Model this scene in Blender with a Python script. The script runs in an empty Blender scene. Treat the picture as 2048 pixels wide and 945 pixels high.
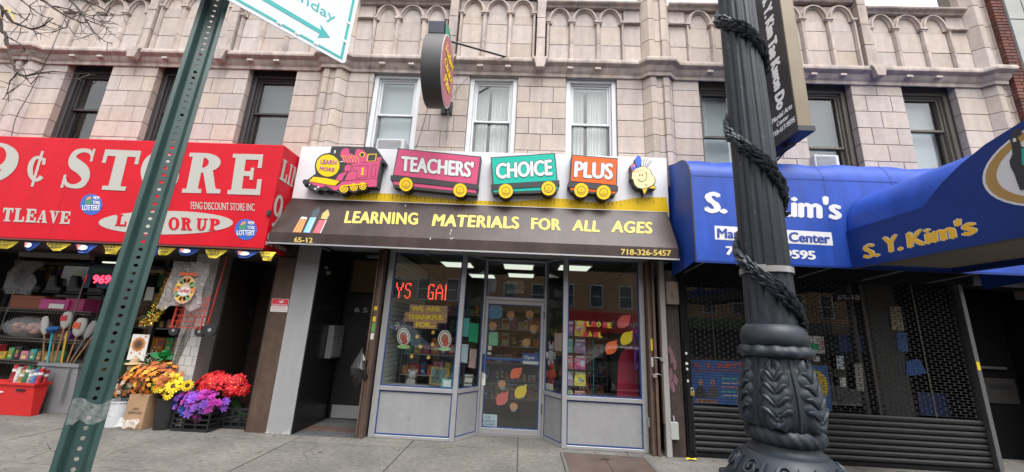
import bpy, bmesh, math, random
from mathutils import Vector, Matrix
R = math.radians
rnd = random.Random(7)
scene = bpy.context.scene
col = scene.collection

# ------------------------------------------------------------------ camera
CAM = Vector((0.0, -6.25, 1.7))
YAW, PITCH, ROLL, FPX = R(1.97), R(13.7), R(2.74), 765.0
cam_d = bpy.data.cameras.new('camera')
cam_d.sensor_fit = 'HORIZONTAL'
cam_d.sensor_width = 36.0
cam_d.lens = FPX / 2048.0 * 36.0
cam_d.clip_start = 0.05
cam_d.clip_end = 500.0
cam = bpy.data.objects.new('camera', cam_d)
col.objects.link(cam)
_f = Vector((-math.sin(YAW) * math.cos(PITCH), math.cos(YAW) * math.cos(PITCH), math.sin(PITCH)))
_r = Vector((math.cos(YAW), math.sin(YAW), 0))
_u = _r.cross(_f)
_r2 = _r * math.cos(ROLL) + _u * math.sin(ROLL)
_u2 = -_r * math.sin(ROLL) + _u * math.cos(ROLL)
_m = Matrix((_r2, _u2, -_f)).transposed().to_4x4()
_m.translation = CAM
cam.matrix_world = _m
scene.camera = cam

# ------------------------------------------------------------------ sky and sun (overcast)
SUN_EL, SUN_AZ = R(64), R(158)
world = bpy.data.worlds.new('World')
scene.world = world
world.use_nodes = True
wn, wl = world.node_tree.nodes, world.node_tree.links
wn.clear()
sky = wn.new('ShaderNodeTexSky')
sky.sky_type = 'NISHITA'
sky.sun_disc = False
sky.sun_elevation = SUN_EL
sky.sun_rotation = SUN_AZ
sky.air_density = 1.0
sky.dust_density = 6.0
hs = wn.new('ShaderNodeHueSaturation')
hs.inputs['Saturation'].default_value = 0.10
bg = wn.new('ShaderNodeBackground')
bg.inputs['Strength'].default_value = 0.15
wo = wn.new('ShaderNodeOutputWorld')
wl.new(sky.outputs[0], hs.inputs['Color'])
wl.new(hs.outputs[0], bg.inputs['Color'])
wl.new(bg.outputs[0], wo.inputs[0])
sun_d = bpy.data.lights.new('sun', 'SUN')
sun_d.energy = 0.5
sun_d.angle = R(35)
sun_d.color = (1.0, 0.97, 0.93)
sun = bpy.data.objects.new('sun', sun_d)
_sd = Vector((math.sin(SUN_AZ) * math.cos(SUN_EL), math.cos(SUN_AZ) * math.cos(SUN_EL), math.sin(SUN_EL)))
sun.rotation_euler = (-_sd).to_track_quat('-Z', 'Y').to_euler()
sun.location = (0, -8, 14)
col.objects.link(sun)
vs = scene.view_settings
vs.view_transform = 'Standard'
vs.look = 'None'
vs.exposure = 1.36
vs.gamma = 1.0
vs.use_curve_mapping = False
scene.cycles.max_bounces = 6
scene.cycles.diffuse_bounces = 3
scene.cycles.glossy_bounces = 3
scene.cycles.transparent_max_bounces = 12
scene.cycles.sample_clamp_indirect = 4.0
scene.cycles.caustics_reflective = False
scene.cycles.caustics_refractive = False
try:
    scene.cycles.use_denoising = True
except Exception:
    pass


# ------------------------------------------------------------------ measuring helpers (photo survey -> metres)
def ray(x, y):
    return _r2 * ((x - 1024.0) / FPX) - _u2 * ((y - 472.5) / FPX) + _f


def hit(x, y, P, N):
    d = ray(x, y)
    P, N = Vector(P), Vector(N)
    return CAM + d * ((P - CAM).dot(N) / d.dot(N))


def at(x, y, Y=0.0):
    return hit(x, y, (0, Y, 0), (0, 1, 0))


# ------------------------------------------------------------------ materials
MATS = {}


def srgb(r, g, b):
    f = lambda c: (c / 255 / 12.92) if c / 255 <= 0.04045 else ((c / 255 + 0.055) / 1.055) ** 2.4
    return (f(r), f(g), f(b))


def mat(name, c=(.5, .5, .5), rough=.6, metal=0.0, nscale=0, namt=0.0, bump=0.0, bscale=40, rand=0.0, hue=0.0,
        emit=0.0, spec=.5, streak=0.0, stretch=None, coat=0.0, alpha=None, fine=0.0, patch=0.0, chips=None):
    if name in MATS:
        return MATS[name]
    m = bpy.data.materials.new(name)
    m.use_nodes = True
    n, l = m.node_tree.nodes, m.node_tree.links
    b = n['Principled BSDF']
    b.inputs['Roughness'].default_value = rough
    b.inputs['Metallic'].default_value = metal
    b.inputs['Specular IOR Level'].default_value = spec
    b.inputs['Coat Weight'].default_value = coat
    b.inputs['Coat Roughness'].default_value = .15
    b.inputs['Base Color'].default_value = (*c, 1)
    cur = None
    geo = None

    def coords():
        nonlocal geo
        if geo is None:
            geo = n.new('ShaderNodeNewGeometry')
        return geo.outputs['Position']

    def mixmul(a, fac_socket, lo, hi):
        mr = n.new('ShaderNodeMapRange')
        mr.inputs['From Min'].default_value = .3
        mr.inputs['From Max'].default_value = .7
        mr.inputs['To Min'].default_value = lo
        mr.inputs['To Max'].default_value = hi
        l.new(fac_socket, mr.inputs['Value'])
        v = n.new('ShaderNodeVectorMath')
        v.operation = 'SCALE'
        l.new(a, v.inputs[0])
        l.new(mr.outputs[0], v.inputs['Scale'])
        return v.outputs[0]

    def rgb():
        nonlocal cur
        if cur is None:
            q = n.new('ShaderNodeRGB')
            q.outputs[0].default_value = (*c, 1)
            cur = q.outputs[0]
        return cur
    if rand or hue:
        oi = n.new('ShaderNodeObjectInfo')
        h = n.new('ShaderNodeHueSaturation')
        mr = n.new('ShaderNodeMapRange')
        mr.inputs['To Min'].default_value = 1 - rand
        mr.inputs['To Max'].default_value = 1 + rand
        l.new(oi.outputs['Random'], mr.inputs['Value'])
        l.new(mr.outputs[0], h.inputs['Value'])
        l.new(rgb(), h.inputs['Color'])
        if hue:
            wnz = n.new('ShaderNodeTexWhiteNoise')
            wnz.noise_dimensions = '1D'
            l.new(oi.outputs['Random'], wnz.inputs['W'])
            m2 = n.new('ShaderNodeMapRange')
            m2.inputs['To Min'].default_value = 1 - hue * 6
            m2.inputs['To Max'].default_value = 1 + hue * 8
            l.new(wnz.outputs[0], m2.inputs['Value'])
            l.new(m2.outputs[0], h.inputs['Saturation'])
            m3 = n.new('ShaderNodeMapRange')
            m3.inputs['To Min'].default_value = .5 - hue * .35
            m3.inputs['To Max'].default_value = .5 + hue * .25
            l.new(wnz.outputs[0], m3.inputs['Value'])
            l.new(m3.outputs[0], h.inputs['Hue'])
        cur = h.outputs[0]
    for sc, am, stv in ((nscale, namt, stretch), (260, fine, None), (16, patch, None), (7, streak, (1, 1, .12))):
        if not am or not sc:
            continue
        nt = n.new('ShaderNodeTexNoise')
        nt.inputs['Scale'].default_value = sc
        nt.inputs['Detail'].default_value = 5
        if stv:
            mp = n.new('ShaderNodeMapping')
            mp.inputs['Scale'].default_value = stv
            l.new(coords(), mp.inputs['Vector'])
            l.new(mp.outputs[0], nt.inputs['Vector'])
        else:
            l.new(coords(), nt.inputs['Vector'])
        cur = mixmul(rgb(), nt.outputs['Fac'], 1 - am, 1 + am * .6)
    if chips:
        thr, csc, cc_ = chips
        nt = n.new('ShaderNodeTexNoise')
        nt.inputs['Scale'].default_value = csc
        nt.inputs['Detail'].default_value = 6
        nt.inputs['Roughness'].default_value = .65
        l.new(coords(), nt.inputs['Vector'])
        mr = n.new('ShaderNodeMapRange')
        mr.inputs['From Min'].default_value = thr
        mr.inputs['From Max'].default_value = thr + .02
        l.new(nt.outputs['Fac'], mr.inputs['Value'])
        mx = n.new('ShaderNodeMix')
        mx.data_type = 'RGBA'
        l.new(mr.outputs[0], mx.inputs[0])
        l.new(rgb(), mx.inputs[6])
        mx.inputs[7].default_value = (*cc_, 1)
        cur = mx.outputs[2]
    if cur is not None:
        l.new(cur, b.inputs['Base Color'])
    if bump:
        nt = n.new('ShaderNodeTexNoise')
        nt.inputs['Scale'].default_value = bscale
        nt.inputs['Detail'].default_value = 4
        l.new(coords(), nt.inputs['Vector'])
        bp = n.new('ShaderNodeBump')
        bp.inputs['Strength'].default_value = bump
        bp.inputs['Distance'].default_value = .01
        l.new(nt.outputs['Fac'], bp.inputs['Height'])
        l.new(bp.outputs[0], b.inputs['Normal'])
    if emit:
        b.inputs['Emission Color'].default_value = (*c, 1)
        b.inputs['Emission Strength'].default_value = emit
    if alpha is not None:
        b.inputs['Alpha'].default_value = alpha
    MATS[name] = m
    return m


def glass_mat(name, ior=1.6, tint=(.92, .95, .95), rough=0.0):
    m = bpy.data.materials.new(name)
    m.use_nodes = True
    n, l = m.node_tree.nodes, m.node_tree.links
    n.clear()
    o = n.new('ShaderNodeOutputMaterial')
    t = n.new('ShaderNodeBsdfTransparent')
    t.inputs[0].default_value = (*tint, 1)
    g = n.new('ShaderNodeBsdfGlossy')
    g.inputs['Roughness'].default_value = rough
    f0 = ((ior - 1) / (ior + 1)) ** 2
    lw = n.new('ShaderNodeLayerWeight')
    lw.inputs['Blend'].default_value = .5
    pw = n.new('ShaderNodeMath')
    pw.operation = 'POWER'
    pw.inputs[1].default_value = 5.0
    l.new(lw.outputs['Facing'], pw.inputs[0])
    fr = n.new('ShaderNodeMath')
    fr.operation = 'MULTIPLY_ADD'
    fr.inputs[1].default_value = 1 - f0
    fr.inputs[2].default_value = f0
    l.new(pw.outputs[0], fr.inputs[0])
    mx = n.new('ShaderNodeMixShader')
    l.new(fr.outputs[0], mx.inputs[0])
    l.new(t.outputs[0], mx.inputs[1])
    l.new(g.outputs[0], mx.inputs[2])
    l.new(mx.outputs[0], o.inputs[0])
    MATS[name] = m
    return m


def film_mat(name, c, dens, rough=.25):
    """clear or milky plastic film"""
    m = bpy.data.materials.new(name)
    m.use_nodes = True
    n, l = m.node_tree.nodes, m.node_tree.links
    b = n['Principled BSDF']
    b.inputs['Base Color'].default_value = (*c, 1)
    b.inputs['Roughness'].default_value = rough
    t = n.new('ShaderNodeBsdfTransparent')
    mx = n.new('ShaderNodeMixShader')
    mx.inputs[0].default_value = dens
    l.new(t.outputs[0], mx.inputs[1])
    l.new(b.outputs[0], mx.inputs[2])
    l.new(mx.outputs[0], n['Material Output'].inputs[0])
    MATS[name] = m
    return m


def flat(name, c, rough=.55, **k):
    return mat(name, c, rough, **k)


# ------------------------------------------------------------------ mesh builder
class MB:
    def __init__(s):
        s.v, s.f = [], []

    def add(s, vs, fs):
        o = len(s.v)
        s.v += [tuple(p) for p in vs]
        s.f += [tuple(i + o for i in f) for f in fs]
        return s

    def box(s, x0, x1, y0, y1, z0, z1):
        x0, x1 = min(x0, x1), max(x0, x1)
        y0, y1 = min(y0, y1), max(y0, y1)
        z0, z1 = min(z0, z1), max(z0, z1)
        vs = [(x0, y0, z0), (x1, y0, z0), (x1, y1, z0), (x0, y1, z0), (x0, y0, z1), (x1, y0, z1), (x1, y1, z1), (x0, y1, z1)]
        return s.add(vs, [(3, 2, 1, 0), (4, 5, 6, 7), (0, 1, 5, 4), (1, 2, 6, 5), (2, 3, 7, 6), (3, 0, 4, 7)])

    def obox(s, c, ax, ay, az):
        """box from centre and three half axes"""
        c, ax, ay, az = map(Vector, (c, ax, ay, az))
        vs = [c + ax * i + ay * j + az * k for k in (-1, 1) for i, j in ((-1, -1), (1, -1), (1, 1), (-1, 1))]
        return s.add(vs, [(3, 2, 1, 0), (4, 5, 6, 7), (0, 1, 5, 4), (1, 2, 6, 5), (2, 3, 7, 6), (3, 0, 4, 7)])

    def prism(s, pts, dv):
        """closed polygon of 3-D points pushed along dv"""
        pts = [Vector(p) for p in pts]
        dv = Vector(dv)
        n = len(pts)
        nrm = Vector((0, 0, 0))
        for i in range(n):
            nrm += (pts[i] - pts[0]).cross(pts[(i + 1) % n] - pts[0])
        if nrm.dot(dv) > 0:
            pts.reverse()
        vs = pts + [p + dv for p in pts]
        fs = [tuple(range(n)), tuple(range(2 * n - 1, n - 1, -1))]
        fs += [((i + 1) % n, i, n + i, n + (i + 1) % n) for i in range(n)]
        return s.add(vs, fs)

    def tube(s, pts, r, n=6, caps=True, flat_=None):
        pts = [Vector(p) for p in pts]
        rs = r if isinstance(r, (list, tuple)) else [r] * len(pts)
        rings, up = [], None
        for i, p in enumerate(pts):
            t = (pts[min(i + 1, len(pts) - 1)] - pts[max(i - 1, 0)])
            if t.length < 1e-9:
                t = Vector((0, 0, 1))
            t.normalize()
            if up is None:
                up = Vector((0, 0, 1)) if abs(t.z) < .9 else Vector((1, 0, 0))
            a = t.cross(up)
            if a.length < 1e-6:
                a = t.cross(Vector((0, 1, 0)))
            a.normalize()
            b = a.cross(t).normalized()
            up = b
            rings.append([p + (a * math.cos(2 * math.pi * k / n) + b * math.sin(2 * math.pi * k / n)) * rs[i] for k in range(n)])
        vs = [q for rg in rings for q in rg]
        fs = []
        for i in range(len(pts) - 1):
            for k in range(n):
                fs.append((i * n + k, i * n + (k + 1) % n, (i + 1) * n + (k + 1) % n, (i + 1) * n + k))
        if caps:
            fs.append(tuple(range(n - 1, -1, -1)))
            fs.append(tuple(range((len(pts) - 1) * n, len(pts) * n)))
        return s.add(vs, fs)

    def lathe(s, prof, c=(0, 0, 0), n=24, axis='z', sx=1.0, sy=1.0):
        c = Vector(c)
        vs, fs = [], []
        for r, z in prof:
            for k in range(n):
                a = 2 * math.pi * k / n
                p = (r * math.cos(a) * sx, r * math.sin(a) * sy, z)
                if axis == 'y':
                    p = (p[0], z, p[1])
                elif axis == 'x':
                    p = (z, p[0], p[1])
                vs.append(c + Vector(p))
        for i in range(len(prof) - 1):
            for k in range(n):
                q = (i * n + k, i * n + (k + 1) % n, (i + 1) * n + (k + 1) % n, (i + 1) * n + k)
                fs.append(q if axis != 'y' else q[::-1])
        b, t = tuple(range(n - 1, -1, -1)), tuple(range((len(prof) - 1) * n, len(prof) * n))
        fs += [b, t] if axis != 'y' else [b[::-1], t[::-1]]
        return s.add(vs, fs)

    def ball(s, c, rx, ry=None, rz=None, n=8, m=6):
        ry, rz = ry or rx, rz or rx
        vs, fs = [], []
        for i in range(m + 1):
            t = math.pi * i / m
            for k in range(n):
                a = 2 * math.pi * k / n
                rr = max(math.sin(t), .02)
                vs.append((c[0] + rx * rr * math.cos(a), c[1] + ry * rr * math.sin(a), c[2] - rz * math.cos(t)))
        for i in range(m):
            for k in range(n):
                fs.append((i * n + k, i * n + (k + 1) % n, (i + 1) * n + (k + 1) % n, (i + 1) * n + k))
        return s.add(vs, fs)

    def grid(s, rows):
        n = len(rows[0])
        vs = [p for r_ in rows for p in r_]
        return s.add(vs, [(i * n + k, i * n + k + 1, (i + 1) * n + k + 1, (i + 1) * n + k) for i in range(len(rows) - 1) for k in range(n - 1)])

    def mesh(s, name, smooth=False, bevel=0.0):
        me = bpy.data.meshes.new(name)
        me.from_pydata(s.v, [], s.f)
        if bevel:
            bm = bmesh.new()
            bm.from_mesh(me)
            es = [e for e in bm.edges if len(e.link_faces) == 2 and e.calc_face_angle(0) > .5]
            bmesh.ops.bevel(bm, geom=es, offset=bevel, segments=1, affect='EDGES', clamp_overlap=True)
            bm.to_mesh(me)
            bm.free()
        if smooth:
            me.polygons.foreach_set('use_smooth', [True] * len(me.polygons))
            try:
                me.set_sharp_from_angle(angle=R(40))
            except Exception:
                pass
        me.update()
        return me

    def build(s, name, m, parent=None, smooth=False, bevel=0.0):
        return put(name, s.mesh(name, smooth, bevel), m, parent)


def put(name, me, m=None, parent=None, loc=None, rot=None):
    if m is not None:
        if not me.materials:
            me.materials.append(m)
    o = bpy.data.objects.new(name, me)
    col.objects.link(o)
    if parent is not None:
        o.parent = parent
        o.matrix_parent_inverse = wmat(parent).inverted()
    if loc is not None:
        o.location = loc
    if rot is not None:
        o.rotation_euler = rot
    return o


def wmat(o):
    return Matrix.LocRotScale(o.location, o.rotation_euler, o.scale) if o.parent is None else (wmat(o.parent) @ o.matrix_parent_inverse @ Matrix.LocRotScale(o.location, o.rotation_euler, o.scale))


def tag(o, label=None, cat=None, group=None, kind=None):
    if label:
        o['label'] = label
    if cat:
        o['category'] = cat
    if group:
        o['group'] = group
    if kind:
        o['kind'] = kind
    return o


def thing(name, label, cat, loc=(0, 0, 0), group=None):
    o = bpy.data.objects.new(name, None)
    o.empty_display_size = .1
    o.location = loc
    col.objects.link(o)
    return tag(o, label, cat, group)


def copy_tree(o, parent=None):
    c = o.copy()
    col.objects.link(c)
    if parent is not None:
        c.parent = parent
    for ch in list(o.children):
        copy_tree(ch, c)
    return c


def bx(name, m, parent, *a, bevel=0.0):
    return MB().box(*a).build(name, m, parent, bevel=bevel)


# ------------------------------------------------------------------ lettering
def text(s, m, parent, O, U, V, bold=0.0, shear=0.0, thick=.003, name='lettering', spacing=1.0, res=3, fit=True, line=1.0):
    """flat raised lettering fitted into the parallelogram O, O+U, O+V"""
    O, U, V = Vector(O), Vector(U), Vector(V)
    c = bpy.data.curves.new('t', 'FONT')
    c.body = s
    fat = max(0.0, bold)
    c.offset = 0.0
    c.shear = shear
    c.space_character = spacing
    c.space_line = line
    c.resolution_u = res
    c.align_x = 'CENTER'
    o = bpy.data.objects.new('t', c)
    me = bpy.data.meshes.new_from_object(o)
    bpy.data.objects.remove(o)
    bpy.data.curves.remove(c)
    N = U.cross(V).normalized()
    xs = [v.co.x for v in me.vertices]
    ys = [v.co.y for v in me.vertices]
    x0, x1, y0, y1 = min(xs), max(xs), min(ys), max(ys)
    nv = len(me.vertices)
    x0, x1, y0, y1 = x0 - fat, x1 + fat, y0 - fat * .5, y1 + fat * .5
    fs = [tuple(p.vertices) for p in me.polygons]
    cnt = {}
    for f in fs:
        for a, b in zip(f, f[1:] + f[:1]):
            cnt[(a, b)] = 1
    side = [(a, b) for (a, b) in cnt if (b, a) not in cnt]
    mb = MB()
    for i, (sh, sv) in enumerate(((0, 0), (-fat, 0), (fat, 0), (0, fat * .5), (0, -fat * .5)) if fat else ((0, 0),)):
        vs = [O + U * ((v.co.x + sh - x0) / (x1 - x0)) + V * ((v.co.y + sv - y0) / (y1 - y0)) + N * (thick + .0003 * i) for v in me.vertices]
        back = [p - N * (thick + .0003 * i + .0005) for p in vs]
        mb.add(vs + back, fs + [(b, a, a + nv, b + nv) for a, b in side])
    bpy.data.meshes.remove(me)
    return mb.build(name, m, parent)


def text_px(s, m, parent, ll, lr, ul, P, N, lift=.002, **k):
    """lettering whose baseline corners were read off the photo, laid on the plane (P, N)"""
    N = Vector(N).normalized()
    if N.dot(CAM - Vector(P)) < 0:
        N = -N
    a, b, c = hit(*ll, P, N), hit(*lr, P, N), hit(*ul, P, N)
    a, b, c = a + N * lift, b + N * lift, c + N * lift
    return text(s, m, parent, a, b - a, c - a, **k)


def plate(m, parent, name, pts, P, N, thick=.004, lift=0.0, bevel=0, front=False, smooth=False):
    """sheet with the outline pts (photo survey) standing thick off the plane (P, N)"""
    N = Vector(N).normalized()
    if N.dot(CAM - Vector(P)) < 0:
        N = -N
    if front:
        q = [hit(x, y, Vector(P) + N * thick, N) for x, y in pts]
        return MB().prism(q, N * -thick).build(name, m, parent, bevel=bevel, smooth=smooth)
    q = [hit(x, y, P, N) + N * lift for x, y in pts]
    return MB().prism(q, N * thick).build(name, m, parent, bevel=bevel, smooth=smooth)


def ell(cx, cy, rx, ry, n=28, a0=0.0, a1=360.0):
    k = n if a1 - a0 >= 360 else n + 1
    return [(cx + rx * math.cos(R(a0 + (a1 - a0) * i / n)), cy + ry * math.sin(R(a0 + (a1 - a0) * i / n))) for i in range(k)]


# hand-made slab letters (unit box), list of quads strips
def _smooth(p, k=4):
    out = []
    for i in range(len(p) - 1):
        a, b, c, d = p[max(i - 1, 0)], p[i], p[i + 1], p[min(i + 2, len(p) - 1)]
        for j in range(k):
            t = j / k
            out.append(tuple(.5 * (2 * b[q] + (c[q] - a[q]) * t + (2 * a[q] - 5 * b[q] + 4 * c[q] - d[q]) * t * t + (3 * b[q] - a[q] - 3 * c[q] + d[q]) * t ** 3) for q in range(len(b))))
    return out + [tuple(p[-1])]


def _stroke(path, w):
    ws = w if isinstance(w, list) else [w] * len(path)
    sm = _smooth([(x, y, q) for (x, y), q in zip(path, ws)])
    path, ws = [(x, y) for x, y, _ in sm], [q for _, _, q in sm]
    L, Rr = [], []
    for i, p in enumerate(path):
        a, b = path[max(i - 1, 0)], path[min(i + 1, len(path) - 1)]
        dx, dy = b[0] - a[0], b[1] - a[1]
        d = math.hypot(dx, dy) or 1
        L.append((p[0] - dy / d * ws[i] / 2, p[1] + dx / d * ws[i] / 2))
        Rr.append((p[0] + dy / d * ws[i] / 2, p[1] - dx / d * ws[i] / 2))
    return L + Rr[::-1]


def _rect(a, b, c, d):
    return [(a, b), (c, b), (c, d), (a, d)]


def _ring(cx, cy, rx, ry, ix, iy, a0=0, a1=360, n=20):
    out = ell(cx, cy, rx, ry, n, a0, a1)
    inn = ell(cx, cy, ix, iy, n, a0, a1)
    if a1 - a0 >= 360:
        out, inn = out + [out[0]], inn + [inn[0]]
    return ('strip', out, inn)


GLY = {
    'T': [_rect(0, .84, 1, 1), _rect(0, .66, .1, .84), _rect(.9, .66, 1, .84), _rect(.34, .1, .66, .84), _rect(.18, 0, .82, .1)],
    'E': [_rect(.1, 0, .42, 1), _rect(0, 0, .1, .1), _rect(0, .9, .1, 1), _rect(.42, .86, .95, 1), _rect(.83, .66, .95, .86),
          _rect(.42, .45, .62, .57), _rect(.62, .36, .72, .66), _rect(.42, 0, 1, .14), _rect(.87, .14, 1, .38)],
    'L': [_rect(.12, 0, .46, 1), _rect(0, .9, .12, 1), _rect(0, 0, .12, .1), _rect(.46, .9, .6, 1), _rect(.46, 0, 1, .14), _rect(.86, .14, 1, .4)],
    'I': [_rect(.3, .1, .7, .9), _rect(.1, .9, .9, 1), _rect(.1, 0, .9, .1)],
    'N': [_rect(.1, .1, .24, .9), _rect(0, 0, .36, .1), _rect(0, .9, .3, 1), [(.3, 1), (.1, 1), (.72, 0), (.9, 0)], _rect(.76, .1, .9, .9), _rect(.62, .9, 1, 1)],
    'M': [_rect(.08, .1, .2, .9), _rect(0, 0, .3, .1), _rect(0, .9, .28, 1), [(.08, 1), (.3, 1), (.56, .25), (.46, 0)], [(.46, 0), (.54, 0), (.8, 1), (.7, 1)], _rect(.7, .1, .94, .9), _rect(.62, 0, 1, .1), _rect(.7, .9, 1, 1)],
    'V': [[(.1, .95), (.42, .95), (.62, .3), (.5, 0)], [(.5, 0), (.58, 0), (.9, .95), (.76, .95)], _rect(0, .9, .5, 1), _rect(.62, .9, 1, 1)],
    'Y': [[(.1, .95), (.42, .95), (.6, .5), (.4, .42)], [(.5, .45), (.62, .45), (.92, .95), (.78, .95)], _rect(0, .9, .5, 1), _rect(.64, .9, 1, 1), _rect(.36, .1, .66, .48), _rect(.22, 0, .8, .1)],
    'A': [[(.02, 0), (.14, 0), (.52, 1), (.4, 1)], [(.4, 1), (.62, 1), (.96, 0), (.62, 0)], _rect(.26, .28, .68, .38), _rect(-.04, 0, .28, .1), _rect(.54, 0, 1.02, .1)],
    'O': [_ring(.5, .5, .5, .52, .2, .4, 0, 360, 40)],
    'R': [_rect(.1, 0, .4, 1), _rect(0, 0, .1, .1), _rect(0, .9, .1, 1), _rect(.4, 0, .5, .1), _ring(.39, .75, .49, .25, .17, .13, -90, 90, 16), [(.46, .52), (.7, .56), (.86, .12), (1, .1), (1, 0), (.66, 0)]],
    'P': [_rect(.12, 0, .44, 1), _rect(0, 0, .12, .1), _rect(0, .9, .12, 1), _rect(.44, 0, .58, .1), _ring(.44, .72, .52, .28, .18, .15, -90, 90, 12)],
    'U': [_rect(.1, .3, .38, .9), _rect(0, .9, .5, 1), ('strip', ell(.48, .32, .38, .34, 12, 180, 360), ell(.48, .32, .1, .22, 12, 180, 360)), _rect(.72, .3, .86, .9), _rect(.6, .9, 1, 1)],
    'S': [_stroke([(.84, .72), (.84, .8), (.74, .92), (.5, .95), (.26, .88), (.2, .74), (.28, .62), (.5, .53), (.72, .42), (.82, .28), (.76, .12), (.5, .05), (.24, .09), (.13, .22), (.12, .3)],
                  [.02, .06, .1, .1, .17, .26, .3, .3, .3, .28, .2, .1, .1, .08, .02]), _rect(.82, .68, .9, 1), _rect(.06, 0, .14, .32)],
    '9': [_ring(.47, .66, .47, .35, .19, .25, 0, 360, 36), _stroke([(.8, .7), (.82, .5), (.74, .3), (.58, .12), (.36, .02), (.2, .03)], [.26, .24, .22, .18, .12, .1])],
    'c': [_ring(.5, .5, .46, .36, .2, .27, 50, 320, 18), [(.62, 1), (.74, 1), (.4, 0), (.28, 0)], _rect(.72, .62, .86, .8)],
    ' ': [],
}


def slab(s, m, parent, O, U, V, gap=.16, thick=.004, name='lettering', slant=0.0):
    O, U, V = Vector(O), Vector(U), Vector(V)
    N = U.cross(V).normalized()
    wd = {'I': .5, ' ': .45, 'M': 1.25, 'c': .8, '9': .85, 'S': .8}
    tot = sum(wd.get(ch, 1.0) for ch in s) + gap * (len(s) - 1)
    mb, x = MB(), 0.0
    for ch in s:
        w = wd.get(ch, 1.0)
        for i, g in enumerate(GLY[ch]):
            up = N * (thick + .0004 * i)
            q = lambda p: O + U * ((x + p[0] * w + slant * p[1]) / tot) + V * p[1]
            if g[0] == 'strip':
                a, b = g[1], g[2]
                n = len(a)
                vs = [q(p) + up for p in a] + [q(p) + up for p in b]
                mb.add(vs, [(k, k + 1, n + k + 1, n + k) for k in range(n - 1)])
            elif len(g) > 8:
                n = len(g) // 2
                a, b = g[:n], g[n:][::-1]
                vs = [q(p) + up for p in a] + [q(p) + up for p in b]
                mb.add(vs, [(k, n + k, n + k + 1, k + 1) for k in range(n - 1)])
            else:
                mb.prism([q(p) for p in g], up)
        x += w + gap
    return mb.build(name, m, parent)
# ------------------------------------------------------------------ materials used throughout
STONE = mat('stone', (.46, .395, .358), .85, rand=.085, hue=.04, nscale=9, namt=.08, fine=.18, streak=.12, patch=.03, bump=.2, bscale=160)
STONE_B = mat('stone_moulding', (.44, .37, .335), .85, rand=.06, hue=.02, nscale=6, namt=.18, fine=.14, streak=.30, bump=.25, bscale=120)
MORTAR = mat('mortar', (.10, .08, .075), .95)
WHITE = mat('white_paint', (.62, .64, .66), .45, nscale=5, namt=.05)
BRONZE = mat('dark_bronze', (.045, .042, .045), .45, nscale=8, namt=.2)
TAUPE = mat('taupe_frame', (.13, .115, .095), .5, nscale=5, namt=.12)
WIN = glass_mat('window_glass', 1.8)
SHOPGLASS = glass_mat('shop_glass', 1.85, (.93, .95, .94))
ALU = mat('aluminium', (.37, .37, .375), .42, metal=.4, nscale=4, namt=.06)
PANEL = mat('grey_panel', (.27, .27, .275), .5, nscale=3, namt=.07, streak=.08, patch=.08, chips=(.69, 14, (.13, .125, .12)))
BLUETAPE = mat('blue_trim', (.014, .05, .20), .5)
BLACK = mat('black', (.012, .012, .013), .55)
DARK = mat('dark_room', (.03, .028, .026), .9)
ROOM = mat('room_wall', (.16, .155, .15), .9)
BLIND = mat('blind', (.70, .72, .74), .7)
CURTAIN = mat('curtain', (.74, .73, .70), .9)
CONC = mat('concrete', (.15, .142, .128), .9, rand=.12, nscale=1.3, namt=.32, fine=.35, patch=.3, chips=(.68, 6, (.085, .08, .072)), bump=.35, bscale=220)
RUST = mat('rusty_steel', (.085, .058, .047), .6, nscale=3, namt=.35, fine=.15, bump=.2, bscale=90)
BROWNM = mat('brown_metal', (.11, .07, .05), .55, nscale=6, namt=.25, streak=.25)
GREYP = mat('grey_paint', (.27, .27, .28), .55, nscale=4, namt=.06, streak=.06)
STEEL = mat('steel', (.55, .55, .56), .35, metal=.8)
CABLE = mat('cable', (.02, .02, .022), .6)

# ------------------------------------------------------------------ ground
road = MB().box(-60, 60, -16, -5.62, -.5, -.13).build('road', mat('asphalt', (.055, .055, .057), .9, nscale=3, namt=.2, fine=.3))
tag(road, kind='structure')
curb = MB().box(-60, 60, -5.615, -5.46, -.4, .0).build('curb', mat('curb_stone', (.3, .3, .3), .85, fine=.3, nscale=4, namt=.15))
tag(curb, kind='structure')
far = MB().box(-60, 60, -21.5, -16.005, -.4, -.02).build('far_pavement', CONC)
tag(far, kind='structure')
walk = MB().box(-40, 40, -5.455, 1.4, -.4, -.014).build('pavement', mat('joint', (.05, .047, .043), .95, fine=.3))
tag(walk, kind='structure')
JX = [-14.7, -13.05, -11.4, -9.8, -8.2, -6.6, -4.95, -3.23, -1.56, .02, 1.64, 3.26, 4.88, 6.5, 8.12, 9.8, 11.5]
JY = [-5.45, -4.2, -2.95, -1.62, -.28, 1.0]
for i in range(len(JX) - 1):
    for j in range(len(JY) - 1):
        x0, x1, y0, y1 = JX[i] + .007, JX[i + 1] - .007, JY[j] + .007, JY[j + 1] - .007
        if x1 < -12 and y0 < -2:
            continue
        z = rnd.uniform(-.003, 0)
        if y1 > .5:
            y1 = 1.35
        MB().box(x0, x1, y0, y1, -.012, z).build('paving_slab', CONC, walk, bevel=.004)

# ------------------------------------------------------------------ terracotta row: three lots of the same design
ROWS = [6.42, 6.10, 5.775, 5.45, 5.13, 4.81, 4.49, 4.17]
PERIOD = 6.05
WINX = [(-2.27, -1.365), (-.45, .45), (1.35, 2.28)]
GAP = .0045
_cache = {}


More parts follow.
